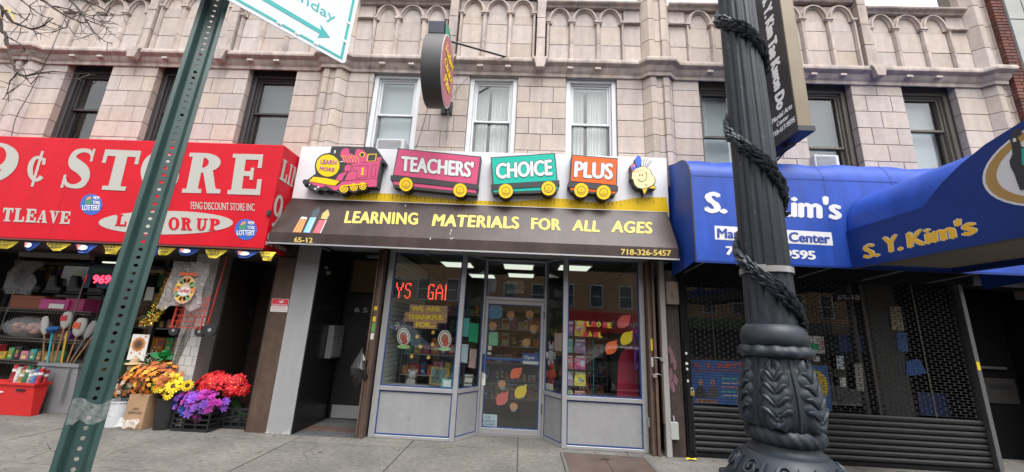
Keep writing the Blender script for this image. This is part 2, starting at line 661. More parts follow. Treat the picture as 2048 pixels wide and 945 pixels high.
def stone(parent, x0, x1, z0, z1, y0=0.0, y1=.12, m=None, name='stone', bev=.0035):
    w, h, d = round(x1 - x0 - 2 * GAP, 3), round(z1 - z0 - 2 * GAP, 3), round(y1 - y0, 3)
    k = (w, h, d, (m or STONE).name)
    if k not in _cache:
        me = MB().box(-w / 2, w / 2, 0, d, -h / 2, h / 2).mesh('stone', bevel=bev)
        me.materials.append(m or STONE)
        _cache[k] = me
    return put(name, _cache[k], None, parent, loc=((x0 + x1) / 2, y0 + rnd.uniform(-.0025, .0025), (z0 + z1) / 2))


def put_at(o, parent):
    return o


PIL = [(-.27, .0), (-.15, -.115), (-.055, -.115), (-.045, -.075), (.065, -.075), (.075, -.115), (.165, -.115), (.27, .0)]
BELT = [(.0, 6.30), (-.03, 6.30), (-.035, 6.36), (-.075, 6.40), (-.095, 6.47), (-.13, 6.485), (-.165, 6.51), (-.175, 6.55), (-.16, 6.59), (-.12, 6.60), (.0, 6.625)]


def pil_stone(parent, cx, z0, z1, a, b, m=None):
    """pilaster stone covering profile indices a..b"""
    pts = PIL[a:b + 1]
    q = [(cx + x, y, z0 + GAP) for x, y in pts]
    q[0] = (q[0][0] + (GAP if a else 0), q[0][1], q[0][2])
    q += [(q[-1][0], .12, z0 + GAP), (q[0][0], .12, z0 + GAP)]
    return MB().prism(q, (0, 0, z1 - z0 - 2 * GAP)).build('pilaster_stone', m or STONE, parent, bevel=.004)


def belt(parent, x0, x1, pil=None, cut=False):
    """moulded string course; pil = pilaster centre it bends around"""
    if pil is None:
        rows = [[(x0 + GAP / 2, y, z) for y, z in BELT], [(x1 - GAP / 2, y, z) for y, z in BELT]]
        plan = None
    else:
        c = pil
        rows = []
        for px, off in ((c - .31, 0), (c - .19, -.115), (c + .19, -.115), (c + .31, 0))[:3 if cut else 4]:
            if cut and px > c:
                px = c + .02
            rows.append([(px + (.0 if off else 0) + (-.5 if px < c else .5) * (-y) * (.8 if off else .8), y + off, z) for y, z in BELT])
    mb = MB()
    n = len(BELT)
    vs = [p for r_ in rows for p in r_]
    fs = [(i * n + k, (i + 1) * n + k, (i + 1) * n + k + 1, i * n + k + 1) for i in range(len(rows) - 1) for k in range(n - 1)]
    fs += [tuple(range(n)), tuple(range((len(rows) - 1) * n + n - 1, (len(rows) - 1) * n - 1, -1))]
    if pil is not None:
        fs = fs[:-2]
        vs += [(x, .1, z) for x, z in ((rows[0][0][0], 6.3), (rows[-1][0][0], 6.3), (rows[-1][0][0], 6.625), (rows[0][0][0], 6.625))]
    mb.add(vs, fs)
    return mb.build('belt_stone', STONE_B, parent, smooth=True)


def arch_mould(parent, x0, x1, zs, rise, w=.045, d=.05):
    """pointed moulding over one blind arch"""
    cx, hw = (x0 + x1) / 2, (x1 - x0) / 2
    path = []
    for i in range(9):
        t = i / 8
        a = R(90) * t
        path.append((cx - hw * math.cos(a) ** .92, zs + rise * math.sin(a) ** .95))
    path = path + [(2 * cx - x, z) for x, z in path[-2::-1]]
    out = []
    for i, (x, z) in enumerate(path):
        a, b = path[max(i - 1, 0)], path[min(i + 1, len(path) - 1)]
        dx, dz = b[0] - a[0], b[1] - a[1]
        L = math.hypot(dx, dz)
        nx, nz = -dz / L, dx / L
        out.append((x, z, nx, nz))
    prof = [(-w, .03), (-w, -.004), (-w * .45, -.02), (-w * .3, -d), (w * .3, -d), (w * .45, -.02), (w, -.004), (w, .03)]
    rows = [[(x + nx * o, y, z + nz * o) for o, y in prof] for x, z, nx, nz in out]
    return MB().grid(rows).build('arch_moulding', STONE_B, parent, smooth=True), path


def head_stone(parent, path, zb, y0=.015):
    q = [(x, y0, z) for x, z in path]
    q = [(path[0][0], y0, zb + GAP)] + q + [(path[-1][0], y0, zb + GAP)]
    return MB().prism(q, (0, .1, 0)).build('arch_stone', STONE, parent)


def ornament(parent, cx, z0, z1):
    """carved trefoil at the head of a pilaster"""
    y = -.078
    mb = MB()
    for dx in (-.052, .052):
        mb.tube([(cx + dx * 1.05, y, z0 + .04), (cx + dx, y, z0 + .12), (cx + dx * .35, y, z0 + .17)], .010, 5)
    mb.tube([(cx + .055 * math.cos(R(a)), y, (z0 + z1) / 2 + .06 + .055 * math.sin(R(a))) for a in range(-60, 245, 20)], .012, 5)
    mb.tube([(cx + .028 * math.cos(R(a)), y, (z0 + z1) / 2 + .05 + .03 * math.sin(R(a))) for a in range(-60, 245, 25)], .008, 5)
    mb.tube([(cx - .07, y, z1 - .03), (cx + .07, y, z1 - .03)], .008, 4)
    mb.tube([(cx - .07, y, z1 - .03), (cx - .055, y, z1 - .1)], .008, 4)
    mb.tube([(cx + .07, y, z1 - .03), (cx + .055, y, z1 - .1)], .008, 4)
    return mb.build('carved_ornament', STONE_B, parent, smooth=True)


def sash_window(parent, x0, x1, style, zm, cover, seed):
    fm = {'white': WHITE, 'dark': BRONZE, 'taupe': TAUPE}[style]
    z0, z1, yf = 4.30, 6.40, (.05 if style == 'white' else .14)
    rr = random.Random(seed)
    w = bpy.data.objects.new('window', None)
    col.objects.link(w)
    w.parent = parent
    w.matrix_parent_inverse = wmat(parent).inverted()
    cw = .085 if style == 'white' else .07
    # casing
    mb = MB()
    zt = 6.31 if style == 'white' else 6.30
    mb.box(x0 + .002, x0 + cw, yf, .30, z0, zt).box(x1 - cw, x1 - .002, yf, .30, z0, zt).box(x0 + cw, x1 - cw, yf, .30, zt - .07, zt)
    mb.box(x0 + .002, x1 - .002, yf - (.012 if style == 'white' else -.01), .30, zt + .001, z1)
    mb.build('frame', fm, w, bevel=.006)
    xi0, xi1 = x0 + cw + .003, x1 - cw - .003
    zt2 = zt - .073
    mb = MB().box(xi0, xi0 + .03, yf + .05, .30, z0, zt2).box(xi1 - .03, xi1, yf + .05, .30, z0, zt2).box(xi0 + .03, xi1 - .03, yf + .05, .30, zt2 - .03, zt2)
    mb.build('jamb_liner', fm, w)
    xi0 += .032
    xi1 -= .032
    zt2 -= .032
    lm = fm if style != 'white' else WHITE
    s = .035
    for nm, za, zb, yy in (('upper_sash', zm - .02, zt2, yf + .075), ('lower_sash', z0, zm + .02, yf + .115)):
        mm = lm if not (style == 'white' and nm == 'lower_sash') else mat('grey_sash', (.16, .16, .17), .5)
        MB().box(xi0, xi0 + s, yy, yy + .035, za, zb).box(xi1 - s, xi1, yy, yy + .035, za, zb).box(xi0 + s, xi1 - s, yy, yy + .035, zb - s, zb).box(xi0 + s, xi1 - s, yy, yy + .035, za, za + s).build(nm, mm, w)
        bx('pane', WIN, w, xi0 + s, xi1 - s, yy + .014, yy + .020, za + s, zb - s)
    yb = yf + .24
    if cover in ('blind', 'dim'):
        zlo = z0
        rows, z, k = [], zt2, 0
        while z > zlo:
            rows.append([(xi0, yb + (.010 if k % 2 else 0), z), (xi1, yb + (.010 if k % 2 else 0), z)])
            z -= .021 if k % 2 == 0 else .006
            k += 1
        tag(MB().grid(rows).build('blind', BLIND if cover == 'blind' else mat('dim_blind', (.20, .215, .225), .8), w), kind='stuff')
    elif cover == 'shade':
        bx('roller_shade', BLIND, w, xi0 - .02, xi1 + .02, yb, yb + .004, z0, zt2 + .02)
    elif cover == 'curtain':
        for a, b in ((.0, .36), (.45, 1.0)):
            rows = []
            for z in (zt2, 5.4, z0):
                rows.append([(xi0 + (xi1 - xi0) * (a + (b - a) * k / 28), yb + .02 * math.sin(k * 1.6 + seed) + .012 * math.sin(k * .7), z) for k in range(29)])
            MB().grid(rows).build('curtain', CURTAIN, w, smooth=True)
    return w


ROOMS = []


def make_lot(c, label, style, covers, zms, seed):
    b = thing('row_building', label, 'building', (c, 0, 0), 'terracotta faced row buildings')
    rr = random.Random(seed)
    xl, xr = c - 2.755, c + 2.755
    # core behind the facing (also the mortar seen in the joints)
    core = MB()
    edges = [(-3.02, WINX[0][0]), (WINX[0][1], WINX[1][0]), (WINX[1][1], WINX[2][0]), (WINX[2][1], 3.02)]
    for a, d in edges:
        core.box(c + a + .006, c + d - .006, .012, .42, 3.05, 6.41)
    core.box(c - 3.02, c + 3.02, .06, .42, 6.411, 7.86)
    core.box(c - .93, c + .93, .06, .42, 7.861, 8.1)
    for a, d in WINX:
        core.box(c + a, c + d, .012, .42, 3.05, 4.29)
    core.build('wall_core', MORTAR, b)
    # stone field
    for r_ in range(len(ROWS) - 1):
        z1, z0 = ROWS[r_], ROWS[r_ + 1]
        stone(b, xl, c + WINX[0][0], z0, z1)
        stone(b, c + WINX[2][1], xr, z0, z1)
        for a, d in ((WINX[0][1], WINX[1][0]), (WINX[1][1], WINX[2][0])):
            w = d - a
            cuts = [0, .5, 1] if r_ % 2 == 0 else [0, .26, .74, 1]
            for q in range(len(cuts) - 1):
                stone(b, c + a + w * cuts[q], c + a + w * cuts[q + 1], z0, z1)
    # string course, corbels, little blocks
    xs = [xl, c - 2.27, c - 1.82, c - 1.365, c - .90, c - .45, c, c + .45, c + .90, c + 1.35, c + 1.82, c + 2.28, xr]
    for i in range(len(xs) - 1):
        belt(b, xs[i] if i else xs[i] + .03, xs[i + 1] if i < len(xs) - 2 else xs[i + 1] - .03)
    for s in (-1, 1):
        cx = c + s * .85
        q = [(cx - .145, -.1, 6.60), (cx + .145, -.1, 6.60), (cx + .145, -.1, 6.56), (cx + .11, -.1, 6.52), (cx + .07, -.1, 6.37), (cx - .07, -.1, 6.37), (cx - .11, -.1, 6.52), (cx - .145, -.1, 6.56)]
        MB().prism(q, (0, -.105, 0)).build('corbel', STONE_B, b, bevel=.008)
    pale = mat('pale_stone', (.46, .40, .37), .85, fine=.1)
    for x in (-2.1, -1.55, -.26, .26, 1.41, 1.92):
        bx('dentil', pale, b, c + x - .055, c + x + .055, -.135, -.06, 6.405, 6.45, bevel=.004)
    # parapet with blind arches
    zr = [6.625, 7.03, 7.46]
    for side in (-1, 1):
        cols = [.985, 1.435, 1.945, 2.41]
        for z0, z1 in ((zr[0], zr[1]), (zr[1], 7.50), (7.55, 7.84)):
            x0, x1 = c + side * 2.435, c + side * 2.755
            stone(b, min(x0, x1), max(x0, x1), z0, z1)
        for i in range(3):
            x0, x1 = sorted((c + side * cols[i], c + side * cols[i + 1]))
            x0 += .06
            x1 -= .06
            for q in range(2):
                stone(b, x0 - .03, x1 + .03, zr[q], zr[q + 1], y0=.008)
            _, path = arch_mould(b, x0 - .03, x1 + .03, 7.49, .33)
            head_stone(b, path, 7.46)
        for i, x in enumerate(cols):
            px = c + side * x
            hw = .05 if 0 < i < 3 else .028
            for za, zb in ((zr[0], zr[1]), (zr[1], 7.47)):
                q = [(px - hw, .02, za + GAP), (px - hw, -.005, za + GAP), (px - hw * .5, -.045, za + GAP), (px + hw * .5, -.045, za + GAP), (px + hw, -.005, za + GAP), (px + hw, .02, za + GAP)]
                MB().prism(q, (0, 0, zb - za - 2 * GAP)).build('column', STONE_B, b)
            hc = .075 if 0 < i < 3 else .045
            q = [(px - hc, .02), (px - hc, -.06), (px + hc, -.06), (px + hc, .02)]
            MB().box(px - hc, px + hc, -.065, .02, 7.495, 7.54).box(px - hc * .8, px + hc * .8, -.05, .02, 7.465, 7.494).build('capital', STONE_B, b, bevel=.004)
        x0, x1 = sorted((c + side * 2.455, c + side * 2.755))
        MB().box(x0, x1, -.06, .02, 7.503, 7.545).build('ledge', STONE_B, b, bevel=.006)
        # coping
        xa, xb = sorted((c + side * .935, c + side * 2.755))
        n = 3
        for i in range(n):
            a, d = xa + (xb - xa) * i / n + GAP, xa + (xb - xa) * (i + 1) / n - GAP
            q = [(a, .4, 7.985), (a, -.10, 7.965), (a, -.13, 7.93), (a, -.12, 7.90), (a, -.06, 7.875), (a, -.045, 7.84), (a, .4, 7.84)]
            MB().prism(q, (d - a, 0, 0)).build('coping_stone', STONE_B, b, bevel=.003)
        # spandrel backing
        stone(b, min(c + side * .94, c + side * 2.43), max(c + side * .94, c + side * 2.43), 7.462, 7.838, y0=.03, y1=.13)
        # pier
        px0, px1 = sorted((c + side * .765, c + side * .935))
        for za, zb in ((6.625, 7.10), (7.10, 7.55), (7.55, 8.0), (8.0, 8.42)):
            stone(b, px0, px1, za, zb, y0=-.09, y1=.1, m=STONE_B, name='pier_stone')
    mcols = [-.715, -.25, .25, .715]
    for i in range(3):
        x0, x1 = c + mcols[i] + .06, c + mcols[i + 1] - .06
        for q in range(2):
            stone(b, x0 - .03, x1 + .03, zr[q], zr[q + 1], y0=.008)
        stone(b, x0 - .03, x1 + .03, 7.46, 7.68, y0=.012)
        _, path = arch_mould(b, x0 - .03, x1 + .03, 7.67, .33)
        head_stone(b, path, 7.66)
    stone(b, c - .76, c + .76, 7.682, 8.05, y0=.03, y1=.13)
    for i, px in enumerate([c + m_ for m_ in mcols]):
        hw = .05 if 0 < i < 3 else .03
        for za, zb in ((zr[0], zr[1]), (zr[1], 7.65)):
            q = [(px - hw, .02, za + GAP), (px - hw, -.005, za + GAP), (px - hw * .5, -.045, za + GAP), (px + hw * .5, -.045, za + GAP), (px + hw, -.005, za + GAP), (px + hw, .02, za + GAP)]
            MB().prism(q, (0, 0, zb - za - 2 * GAP)).build('column', STONE_B, b)
        hc = .075 if 0 < i < 3 else .05
        MB().box(px - hc, px + hc, -.065, .02, 7.675, 7.72).box(px - hc * .8, px + hc * .8, -.05, .02, 7.645, 7.674).build('capital', STONE_B, b, bevel=.004)
    for a, d in ((-.762, 0), (0, .762)):
        q = [(c + a + GAP, .4, 8.24), (c + a + GAP, -.10, 8.22), (c + a + GAP, -.13, 8.18), (c + a + GAP, -.06, 8.12), (c + a + GAP, -.045, 8.09), (c + a + GAP, .4, 8.09)]
        MB().prism(q, (d - a - 2 * GAP, 0, 0)).build('coping_stone', STONE_B, b, bevel=.003)
    # pilaster on the party line at the right of the lot
    pc = c + PERIOD / 2
    pils = [pc] if label_first[0] else [c - PERIOD / 2, pc]
    label_first[0] = True
    for pc in pils:
        cut = pc > 8
        for r_ in range(len(ROWS) - 1):
            k = 3 if r_ % 2 == 0 else 5
            if r_ == 0:
                pil_stone(b, pc, ROWS[1], 6.40, 0, 5 if cut else 7)
                ornament(b, pc + .01, ROWS[1], 6.40)
            else:
                pil_stone(b, pc, ROWS[r_ + 1], ROWS[r_], 0, k)
                if k < 5 or not cut:
                    pil_stone(b, pc, ROWS[r_ + 1], ROWS[r_], k, 5 if cut else 7)
        belt(b, 0, 0, pil=pc, cut=cut)
        for r_, (za, zb) in enumerate(((6.60, 7.08), (7.08, 7.56), (7.56, 8.0), (8.0, 8.5))):
            k = 3 if r_ % 2 else 5
            pil_stone(b, pc, za, zb, 0, k)
            if k < 5 or not cut:
                pil_stone(b, pc, za, zb, k, 5 if cut else 7)
    # windows
    for i, (a, d) in enumerate(WINX):
        sash_window(b, c + a, c + d, style[i], zms[i], covers[i], seed + i)
    # dark rooms behind the windows
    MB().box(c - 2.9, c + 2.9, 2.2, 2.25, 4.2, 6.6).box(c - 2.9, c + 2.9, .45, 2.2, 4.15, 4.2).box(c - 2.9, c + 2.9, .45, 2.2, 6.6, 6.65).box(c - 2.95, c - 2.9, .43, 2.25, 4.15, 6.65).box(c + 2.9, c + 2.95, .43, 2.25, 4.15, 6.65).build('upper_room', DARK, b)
    return b


label_first = [False]
CL, CC, CR = -.695 - PERIOD, -.695, -.695 + PERIOD
lotL = make_lot(CL, 'weathered beige terracotta building with dark window frames above the red store sign', ['dark'] * 3, ['none', 'none', 'dim'], [5.47, 5.47, 5.50], 11)
lotC = make_lot(CC, 'pinkish terracotta building with white window frames above the train sign', ['white'] * 3, ['blind', 'curtain', 'curtain'], [5.50, 5.42, 5.42], 22)
lotR = make_lot(CR, 'beige terracotta building with taupe window frames above the blue awning', ['taupe'] * 3, ['shade', 'dim', 'blind'], [5.30, 5.15, 5.55], 33)

# extra parapet end beyond the left pilaster
e = thing('row_building', 'edge of the next terracotta building cut by the photo border above the red sign', 'building', (CL - PERIOD, 0, 0))
MB().box(CL - 6.0, CL - 3.03, .012, .4, 3.0, 7.9).build('wall_core', MORTAR, e)
for r_ in range(len(ROWS) - 1):
    for k in range(5):
        stone(e, CL - 3.31 - .5 * (k + 1), CL - 3.31 - .5 * k, ROWS[r_ + 1], ROWS[r_])
for z0, z1 in ((6.625, 7.03), (7.03, 7.46), (7.46, 7.84)):
    for k in range(5):
        stone(e, CL - 3.31 - .5 * (k + 1), CL - 3.31 - .5 * k, z0, z1)
for k in range(4):
    belt(e, CL - 3.31 - .5 * (k + 1), CL - 3.31 - .5 * k)

# ------------------------------------------------------------------ brick neighbour at the far right
BR = mat('brick', (.13, .048, .036), .85, rand=.35, hue=.02, fine=.2, bump=.3, bscale=150)
bb = thing('brick_building', 'dark red brick corner with pale stucco front beside the taupe framed building', 'building', (9.2, 0, 0))
MB().box(8.472, 8.655, -.178, .6, 2.6, 9.6).build('mortar_core', mat('brick_mortar', (.23, .2, .18), .95), bb)
_bm = {}


def brick(x0, x1, y0, y1, z):
    k = (round(x1 - x0, 3), round(y1 - y0, 3))
    if k not in _bm:
        _bm[k] = MB().box(-k[0] / 2, k[0] / 2, -k[1] / 2, k[1] / 2, 0, .056).mesh('brick', bevel=.004)
        _bm[k].materials.append(BR)
    put('brick', _bm[k], None, bb, loc=((x0 + x1) / 2, (y0 + y1) / 2, z))


z, r_ = 5.4, 0
while z < 8.7:
    off = 0 if r_ % 2 == 0 else -.1
    # left return
    y = -.30 + (.1 if r_ % 2 else .2)
    if r_ % 2 == 0:
        brick(8.46, 8.66, -.19, -.09, z)
        brick(8.46, 8.56, -.08, .12, z)
    else:
        brick(8.46, 8.555, -.19, .01, z)
        brick(8.565, 8.66, -.19, -.09, z)
        brick(8.46, 8.56, .02, .22, z)
    z += .066
    r_ += 1
MB().box(8.665, 11.5, -.22, .6, 2.6, 9.6).build('stucco_panel', mat('stucco', (.36, .37, .36), .9, nscale=4, namt=.1, fine=.2), bb)
for z in (6.2, 7.6):
    bx('panel_joint', MORTAR, bb, 8.665, 11.5, -.225, -.219, z, z + .012)
bx('panel_joint', MORTAR, bb, 8.95, 8.962, -.225, -.219, 2.6, 9.6)
# ------------------------------------------------------------------ red store sign box
RED = mat('sign_red', (.50, .006, .018), .5, nscale=2, namt=.08, streak=.06, spec=.2)
CREAM = mat('sign_cream', (.40, .39, .355), .6, spec=.2)
YEL = mat('sign_yellow', (.80, .55, .03), .5, spec=.2)
PINK = mat('sign_pink', (.52, .075, .17), .45, spec=.2)
TEAL = mat('sign_teal', (.01, .40, .31), .45, spec=.2)
ORANGE = mat('sign_orange', (.82, .12, .02), .45, spec=.2)
SBLACK = mat('sign_black', (.022, .022, .025), .5)
SWHITE = mat('sign_white', (.62, .62, .63), .5, nscale=1.5, namt=.04, spec=.2)
PALEY = mat('pale_yellow', (.62, .46, .12), .6, spec=.2)
FY = (0, -.60, 0)
NY = (0, -1, 0)

rs = thing('store_sign', 'long red box sign lettered STORE with cream letters over the discount shop', 'sign', (-6.9, -.6, 2.72))
MB().box(-13, -4.0, -.60, -.02, 2.725, 4.46).build('box', RED, rs, bevel=.01)
for x in (-5.62, -7.45, -9.3):
    bx('panel_seam', mat('red_seam', (.30, .004, .012), .5), rs, x, x + .006, -.6022, -.5995, 2.73, 4.455)
bx('bottom_trim', mat('trim_dark', (.12, .03, .03), .5), rs, -13, -3.995, -.612, -.595, 2.70, 2.724)


def slab_px(s, m, par, ll, lr, ul, P, N, **k):
    N = Vector(N)
    if N.dot(CAM - Vector(P)) < 0:
        N = -N
    a, b, c = hit(*ll, P, N) + N * .001, hit(*lr, P, N) + N * .001, hit(*ul, P, N) + N * .001
    return slab(s, m, par, a, b - a, c - a, **k)


P6 = (0, -.60, 0)
slab_px('9', CREAM, rs, (-58, 358), (33, 370), (-40, 282), P6, NY)
slab_px('9', CREAM, rs, (-175, 350), (-80, 355), (-155, 275), P6, NY)
slab_px('c', CREAM, rs, (50, 373), (92, 376), (58, 301), P6, NY)
slab_px('ST', CREAM, rs, (118, 376), (264, 383), (132, 296), P6, NY, gap=.2, slant=.12)
slab_px('O', CREAM, rs, (280, 383), (358, 387), (284, 304), P6, NY)
slab_px('R', CREAM, rs, (364, 386), (440, 388), (376, 306), P6, NY, slant=.06)
slab_px('E', CREAM, rs, (455, 389), (520, 391), (463, 308), P6, NY, slant=.06)
slab_px('MYR', CREAM, rs, (-95, 438), (-2, 443), (-92, 411), P6, NY)
slab_px('TLE', CREAM, rs, (4, 443), (71, 446), (8, 416), P6, NY)
slab_px('AVE', CREAM, rs, (74, 446), (139, 449), (78, 421), P6, NY)
text_px('FENG DISCOUNT STORE INC', CREAM, rs, (382, 419), (510, 423), (382, 404), P6, NY, bold=.012)
ov = plate(CREAM, rs, 'oval_plate', ell(332, 446, 134.5, 23.5, 40), P6, NY, .004)
slab_px('L', RED, ov, (230, 452), (252, 453), (234, 429), (0, -.604, 0), NY)
slab_px('OR', RED, ov, (337, 460), (384, 461), (338, 435), (0, -.604, 0), NY)
slab_px('UP', RED, ov, (392, 461), (440, 462), (394, 437), (0, -.604, 0), NY)
for cx, cy in ((183, 409.5), (492, 459.5)):
    d = plate(mat('lottery_blue', (.03, .10, .42), .4), rs, 'round_badge', ell(cx, cy, 22, 21, 28), P6, NY, .004)
    plate(mat('lottery_green', (.05, .22, .12), .4), d, 'landscape', [(cx - 14, cy - 6), (cx - 7, cy - 13), (cx, cy - 16), (cx + 1, cy - 1), (cx - 13, cy + 1)], (0, -.604, 0), NY, .0015)
    plate(mat('lottery_orange', (.62, .22, .10), .4), d, 'sunset', [(cx - 13, cy - 8), (cx - 7, cy - 15), (cx - 1, cy - 17), (cx - 1, cy - 12)], (0, -.6055, 0), NY, .001)
    text_px('NEW\nYORK', SWHITE, d, (cx + 3, cy - 1), (cx + 18, cy), (cx + 3, cy - 17), (0, -.604, 0), NY, bold=.02)
    text_px('LOTTERY', SWHITE, d, (cx - 18, cy + 12), (cx + 18, cy + 12), (cx - 18, cy + 1), (0, -.604, 0), NY, bold=.03)
PX, NX = (-4.0, 0, 0), (1, 0, 0)
slab('LIN', CREAM, rs, (-3.999, -.55, 3.88), (0, .46, 0), (0, 0, .36))
slab('9c', CREAM, rs, (-3.999, -.56, 3.12), (0, .48, 0), (0, 0, .52), gap=.1)
slab('STORE', CREAM, rs, (-3.999, -.57, 2.79), (0, .53, 0), (0, 0, .2), gap=.1)
bx('bracket', SBLACK, rs, -4.04, -3.985, -.63, -.60, 3.25, 3.33)

# pennant string under the sign
PEN_Y = mat('pennant_yellow', (.80, .62, .05), .6)
PEN_B = mat('pennant_blue', (.03, .09, .40), .6)
PEN_W = mat('pennant_print', (.72, .70, .66), .6)
PEN_O = mat('pennant_orange', (.75, .22, .12), .6)
pg = thing('pennant_string', 'string of yellow and blue lottery pennants hanging under the red sign', 'pennants', (-6, -.56, 2.7))
MB().tube([(-9, -.56, 2.69), (-7.5, -.56, 2.675), (-6, -.56, 2.69), (-4.6, -.56, 2.675), (-3.9, -.5, 2.655), (-3.7, -.2, 2.6)], .004, 5).build('cord', CABLE, pg)
_px = [(-10, 38), (50, 82), (92, 144), (150, 198), (206, 246), (300, 322), (318, 352), (356, 402), (410, 456), (470, 520), (518, 552)]
for i, (xa, xb) in enumerate(_px):
    yel = i % 2 == 0
    yb = 481 + .047 * xa
    pa, pb = at(xa, yb, -.565), at(xb, yb + 2, -.565)
    w = pb.x - pa.x
    tip = .125 + rnd.uniform(-.02, .02)
    lean = rnd.uniform(-.05, .02)
    rows = []
    for j in range(5):
        t = j / 4
        rows.append([(pa.x + w * (.5 + (k / 4 - .5) * (1 - .58 * t)) + lean * t, -.565 - .025 * math.sin(3 * t + i + k * .9) * t, 2.683 - tip * t) for k in range(5)])
    fl = MB().grid(rows)
    back = [[(x, y + .002, z) for x, y, z in r_] for r_ in rows]
    o = fl.build('pennant', PEN_Y if yel else PEN_B, pg)
    P = (0, -.60, 0)
    if yel:
        text('PLAY\nHERE', SBLACK, o, (pa.x + w * .22 + lean * .4, -.60, 2.683 - tip * .72), (w * .56, 0, 0), (lean * -.3, 0, tip * .6), bold=.02, shear=.15, thick=.001)
    else:
        c0 = (pa.x + w * .5 + lean * .4, -.598, 2.683 - tip * .42)
        MB().prism([(c0[0] + w * .2 * math.cos(R(a)), c0[1], c0[2] + tip * .28 * math.sin(R(a))) for a in range(0, 360, 24)], (0, -.001, 0)).build('print', PEN_W, o)
        MB().prism([(c0[0] - w * .28, -.5985, c0[2] + tip * .3), (c0[0] - w * .08, -.5985, c0[2] + tip * .3), (c0[0] - w * .2, -.5985, c0[2] - tip * .25)], (0, -.001, 0)).build('print', PEN_O, o)

# ------------------------------------------------------------------ train sign board
sb = thing('sign_board', 'long white glossy sign board with yellow ruler edge behind the toy train', 'sign', (-.8, -.2, 3.68))
SBP = (0, -.2, 0)
MB().box(-3.97, 2.35, -.2, -.0, 3.60, 4.645).build('board', mat('board_white', (.62, .62, .645), .35, nscale=1.2, namt=.05), sb, bevel=.008)
_o, _s = (580, 280), 3.938
rl = [(_o[0] + x / _s, _o[1] + y / _s) for x, y in ((420, 462), (480, 440), (560, 428), (680, 420), (760, 424), (860, 430), (950, 437), (1050, 447), (1200, 463), (1400, 479), (1654, 484))]
_o2, _s2 = (960, 280), 3.781
rl += [(_o2[0] + x / _s2, _o2[1] + y / _s2) for x, y in ((60, 463), (180, 470), (300, 462), (420, 452), (540, 444), (640, 445), (760, 462), (880, 476), (960, 474), (1060, 460), (1180, 440), (1280, 434), (1406, 437))]
top = [at(x, y, -.2) for x, y in rl]
q = [(p.x, -.2, p.z) for p in top] + [(2.345, -.2, 3.66), (top[0].x, -.2, 3.66)]
RUL = mat('ruler_yellow', (.64, .42, .008), .45, spec=.2)
ru = MB().prism(q, (0, -.004, 0)).build('ruler', RUL, sb)
mb = MB()
x = top[2].x
k = 0
while x < 2.33:
    zt = None
    for a, b in zip(top, top[1:]):
        if a.x <= x <= b.x:
            zt = a.z + (b.z - a.z) * (x - a.x) / (b.x - a.x)
    if zt:
        ln = .11 if k % 4 == 0 else (.07 if k % 2 == 0 else .045)
        z0 = max(zt - ln, 3.70)
        if zt - .003 > z0:
            mb.box(x - .003, x + .003, -.206, -.2035, z0, zt - .003)
    x += .068
    k += 1
mb.build('tick_marks', SBLACK, ru)

# toy locomotive cabinet
LP = -.36


def zp(pts, o, s):
    return [(o[0] + x / s, o[1] + y / s) for x, y in pts]


lo, ls = (600, 280), 7.267
L = lambda pts: zp(pts, lo, ls)
lc = thing('locomotive_sign', 'pink and black cut-out locomotive sign with round yellow LEARN MORE face', 'sign', (-3.1, -.3, 3.75))
OUT = [(50, 640), (60, 600), (110, 580), (130, 565), (230, 490), (215, 400), (225, 330), (270, 260), (330, 210), (440, 185), (450, 120), (470, 95), (690, 95), (760, 100), (1040, 105), (1110, 125), (1240, 320), (1220, 345), (1190, 320), (1120, 690), (985, 690), (985, 640), (970, 715), (910, 745), (860, 735), (800, 770), (730, 755), (700, 740), (660, 790), (590, 790), (560, 765), (500, 745), (440, 735), (400, 760), (350, 745), (290, 720), (240, 760), (200, 740), (120, 690), (70, 680)]
plate(SBLACK, lc, 'cabinet', L(OUT), (0, -.21, 0), NY, .145, front=True)
pk = lambda nm, m, pts, lift=0.0, th=.004: plate(m, lc, nm, L(pts), (0, -.355, 0), NY, th, lift)
pk('boiler', PINK, [(590, 190), (620, 140), (670, 120), (710, 135), (715, 190), (800, 230), (810, 150), (850, 130), (910, 150), (960, 190), (985, 250), (970, 330), (700, 345), (640, 325), (600, 250)])
pk('cab_side', PINK, [(750, 350), (985, 320), (1120, 310), (1120, 255), (1190, 258), (1165, 320), (1120, 560), (650, 595), (700, 480), (745, 460)])
pk('running_board', PINK, [(110, 600), (500, 680), (560, 660), (610, 610), (1120, 565), (1115, 680), (990, 685), (975, 625), (640, 660), (565, 720), (500, 740), (430, 690), (370, 700), (280, 685), (180, 650)])
pk('splasher', PINK, [(520, 585), (560, 510), (640, 470), (690, 470), (640, 530), (610, 600)])
pk('tank_front', PINK, [(650, 460), (650, 400), (680, 365), (740, 365), (735, 460)])
YB = mat('loco_yellow', (.76, .49, .012), .45, spec=.2)
pk('buffer_beam', YB, [(135, 605), (200, 540), (380, 560), (580, 605), (510, 670), (330, 640)], .004)
pk('face', YB, ell(408, 378, 168, 160, 32), .004)
pk('face_ring', SBLACK, ell(408, 378, 190, 182, 32), .0)
text_px('LEARN', mat('purple_print', (.28, .06, .26), .5), lc, lo and L([(300, 350)])[0], L([(530, 365)])[0], L([(305, 285)])[0], (0, -.363, 0), NY, bold=.02)
text_px('MORE', MATS['purple_print'], lc, L([(285, 445)])[0], L([(500, 465)])[0], L([(292, 390)])[0], (0, -.363, 0), NY, bold=.02)
pk('number_one', YB, [(882, 512), (884, 498), (897, 498), (905, 428), (893, 430), (894, 418), (930, 404), (918, 498), (932, 498), (930, 512)], .0062, .002)
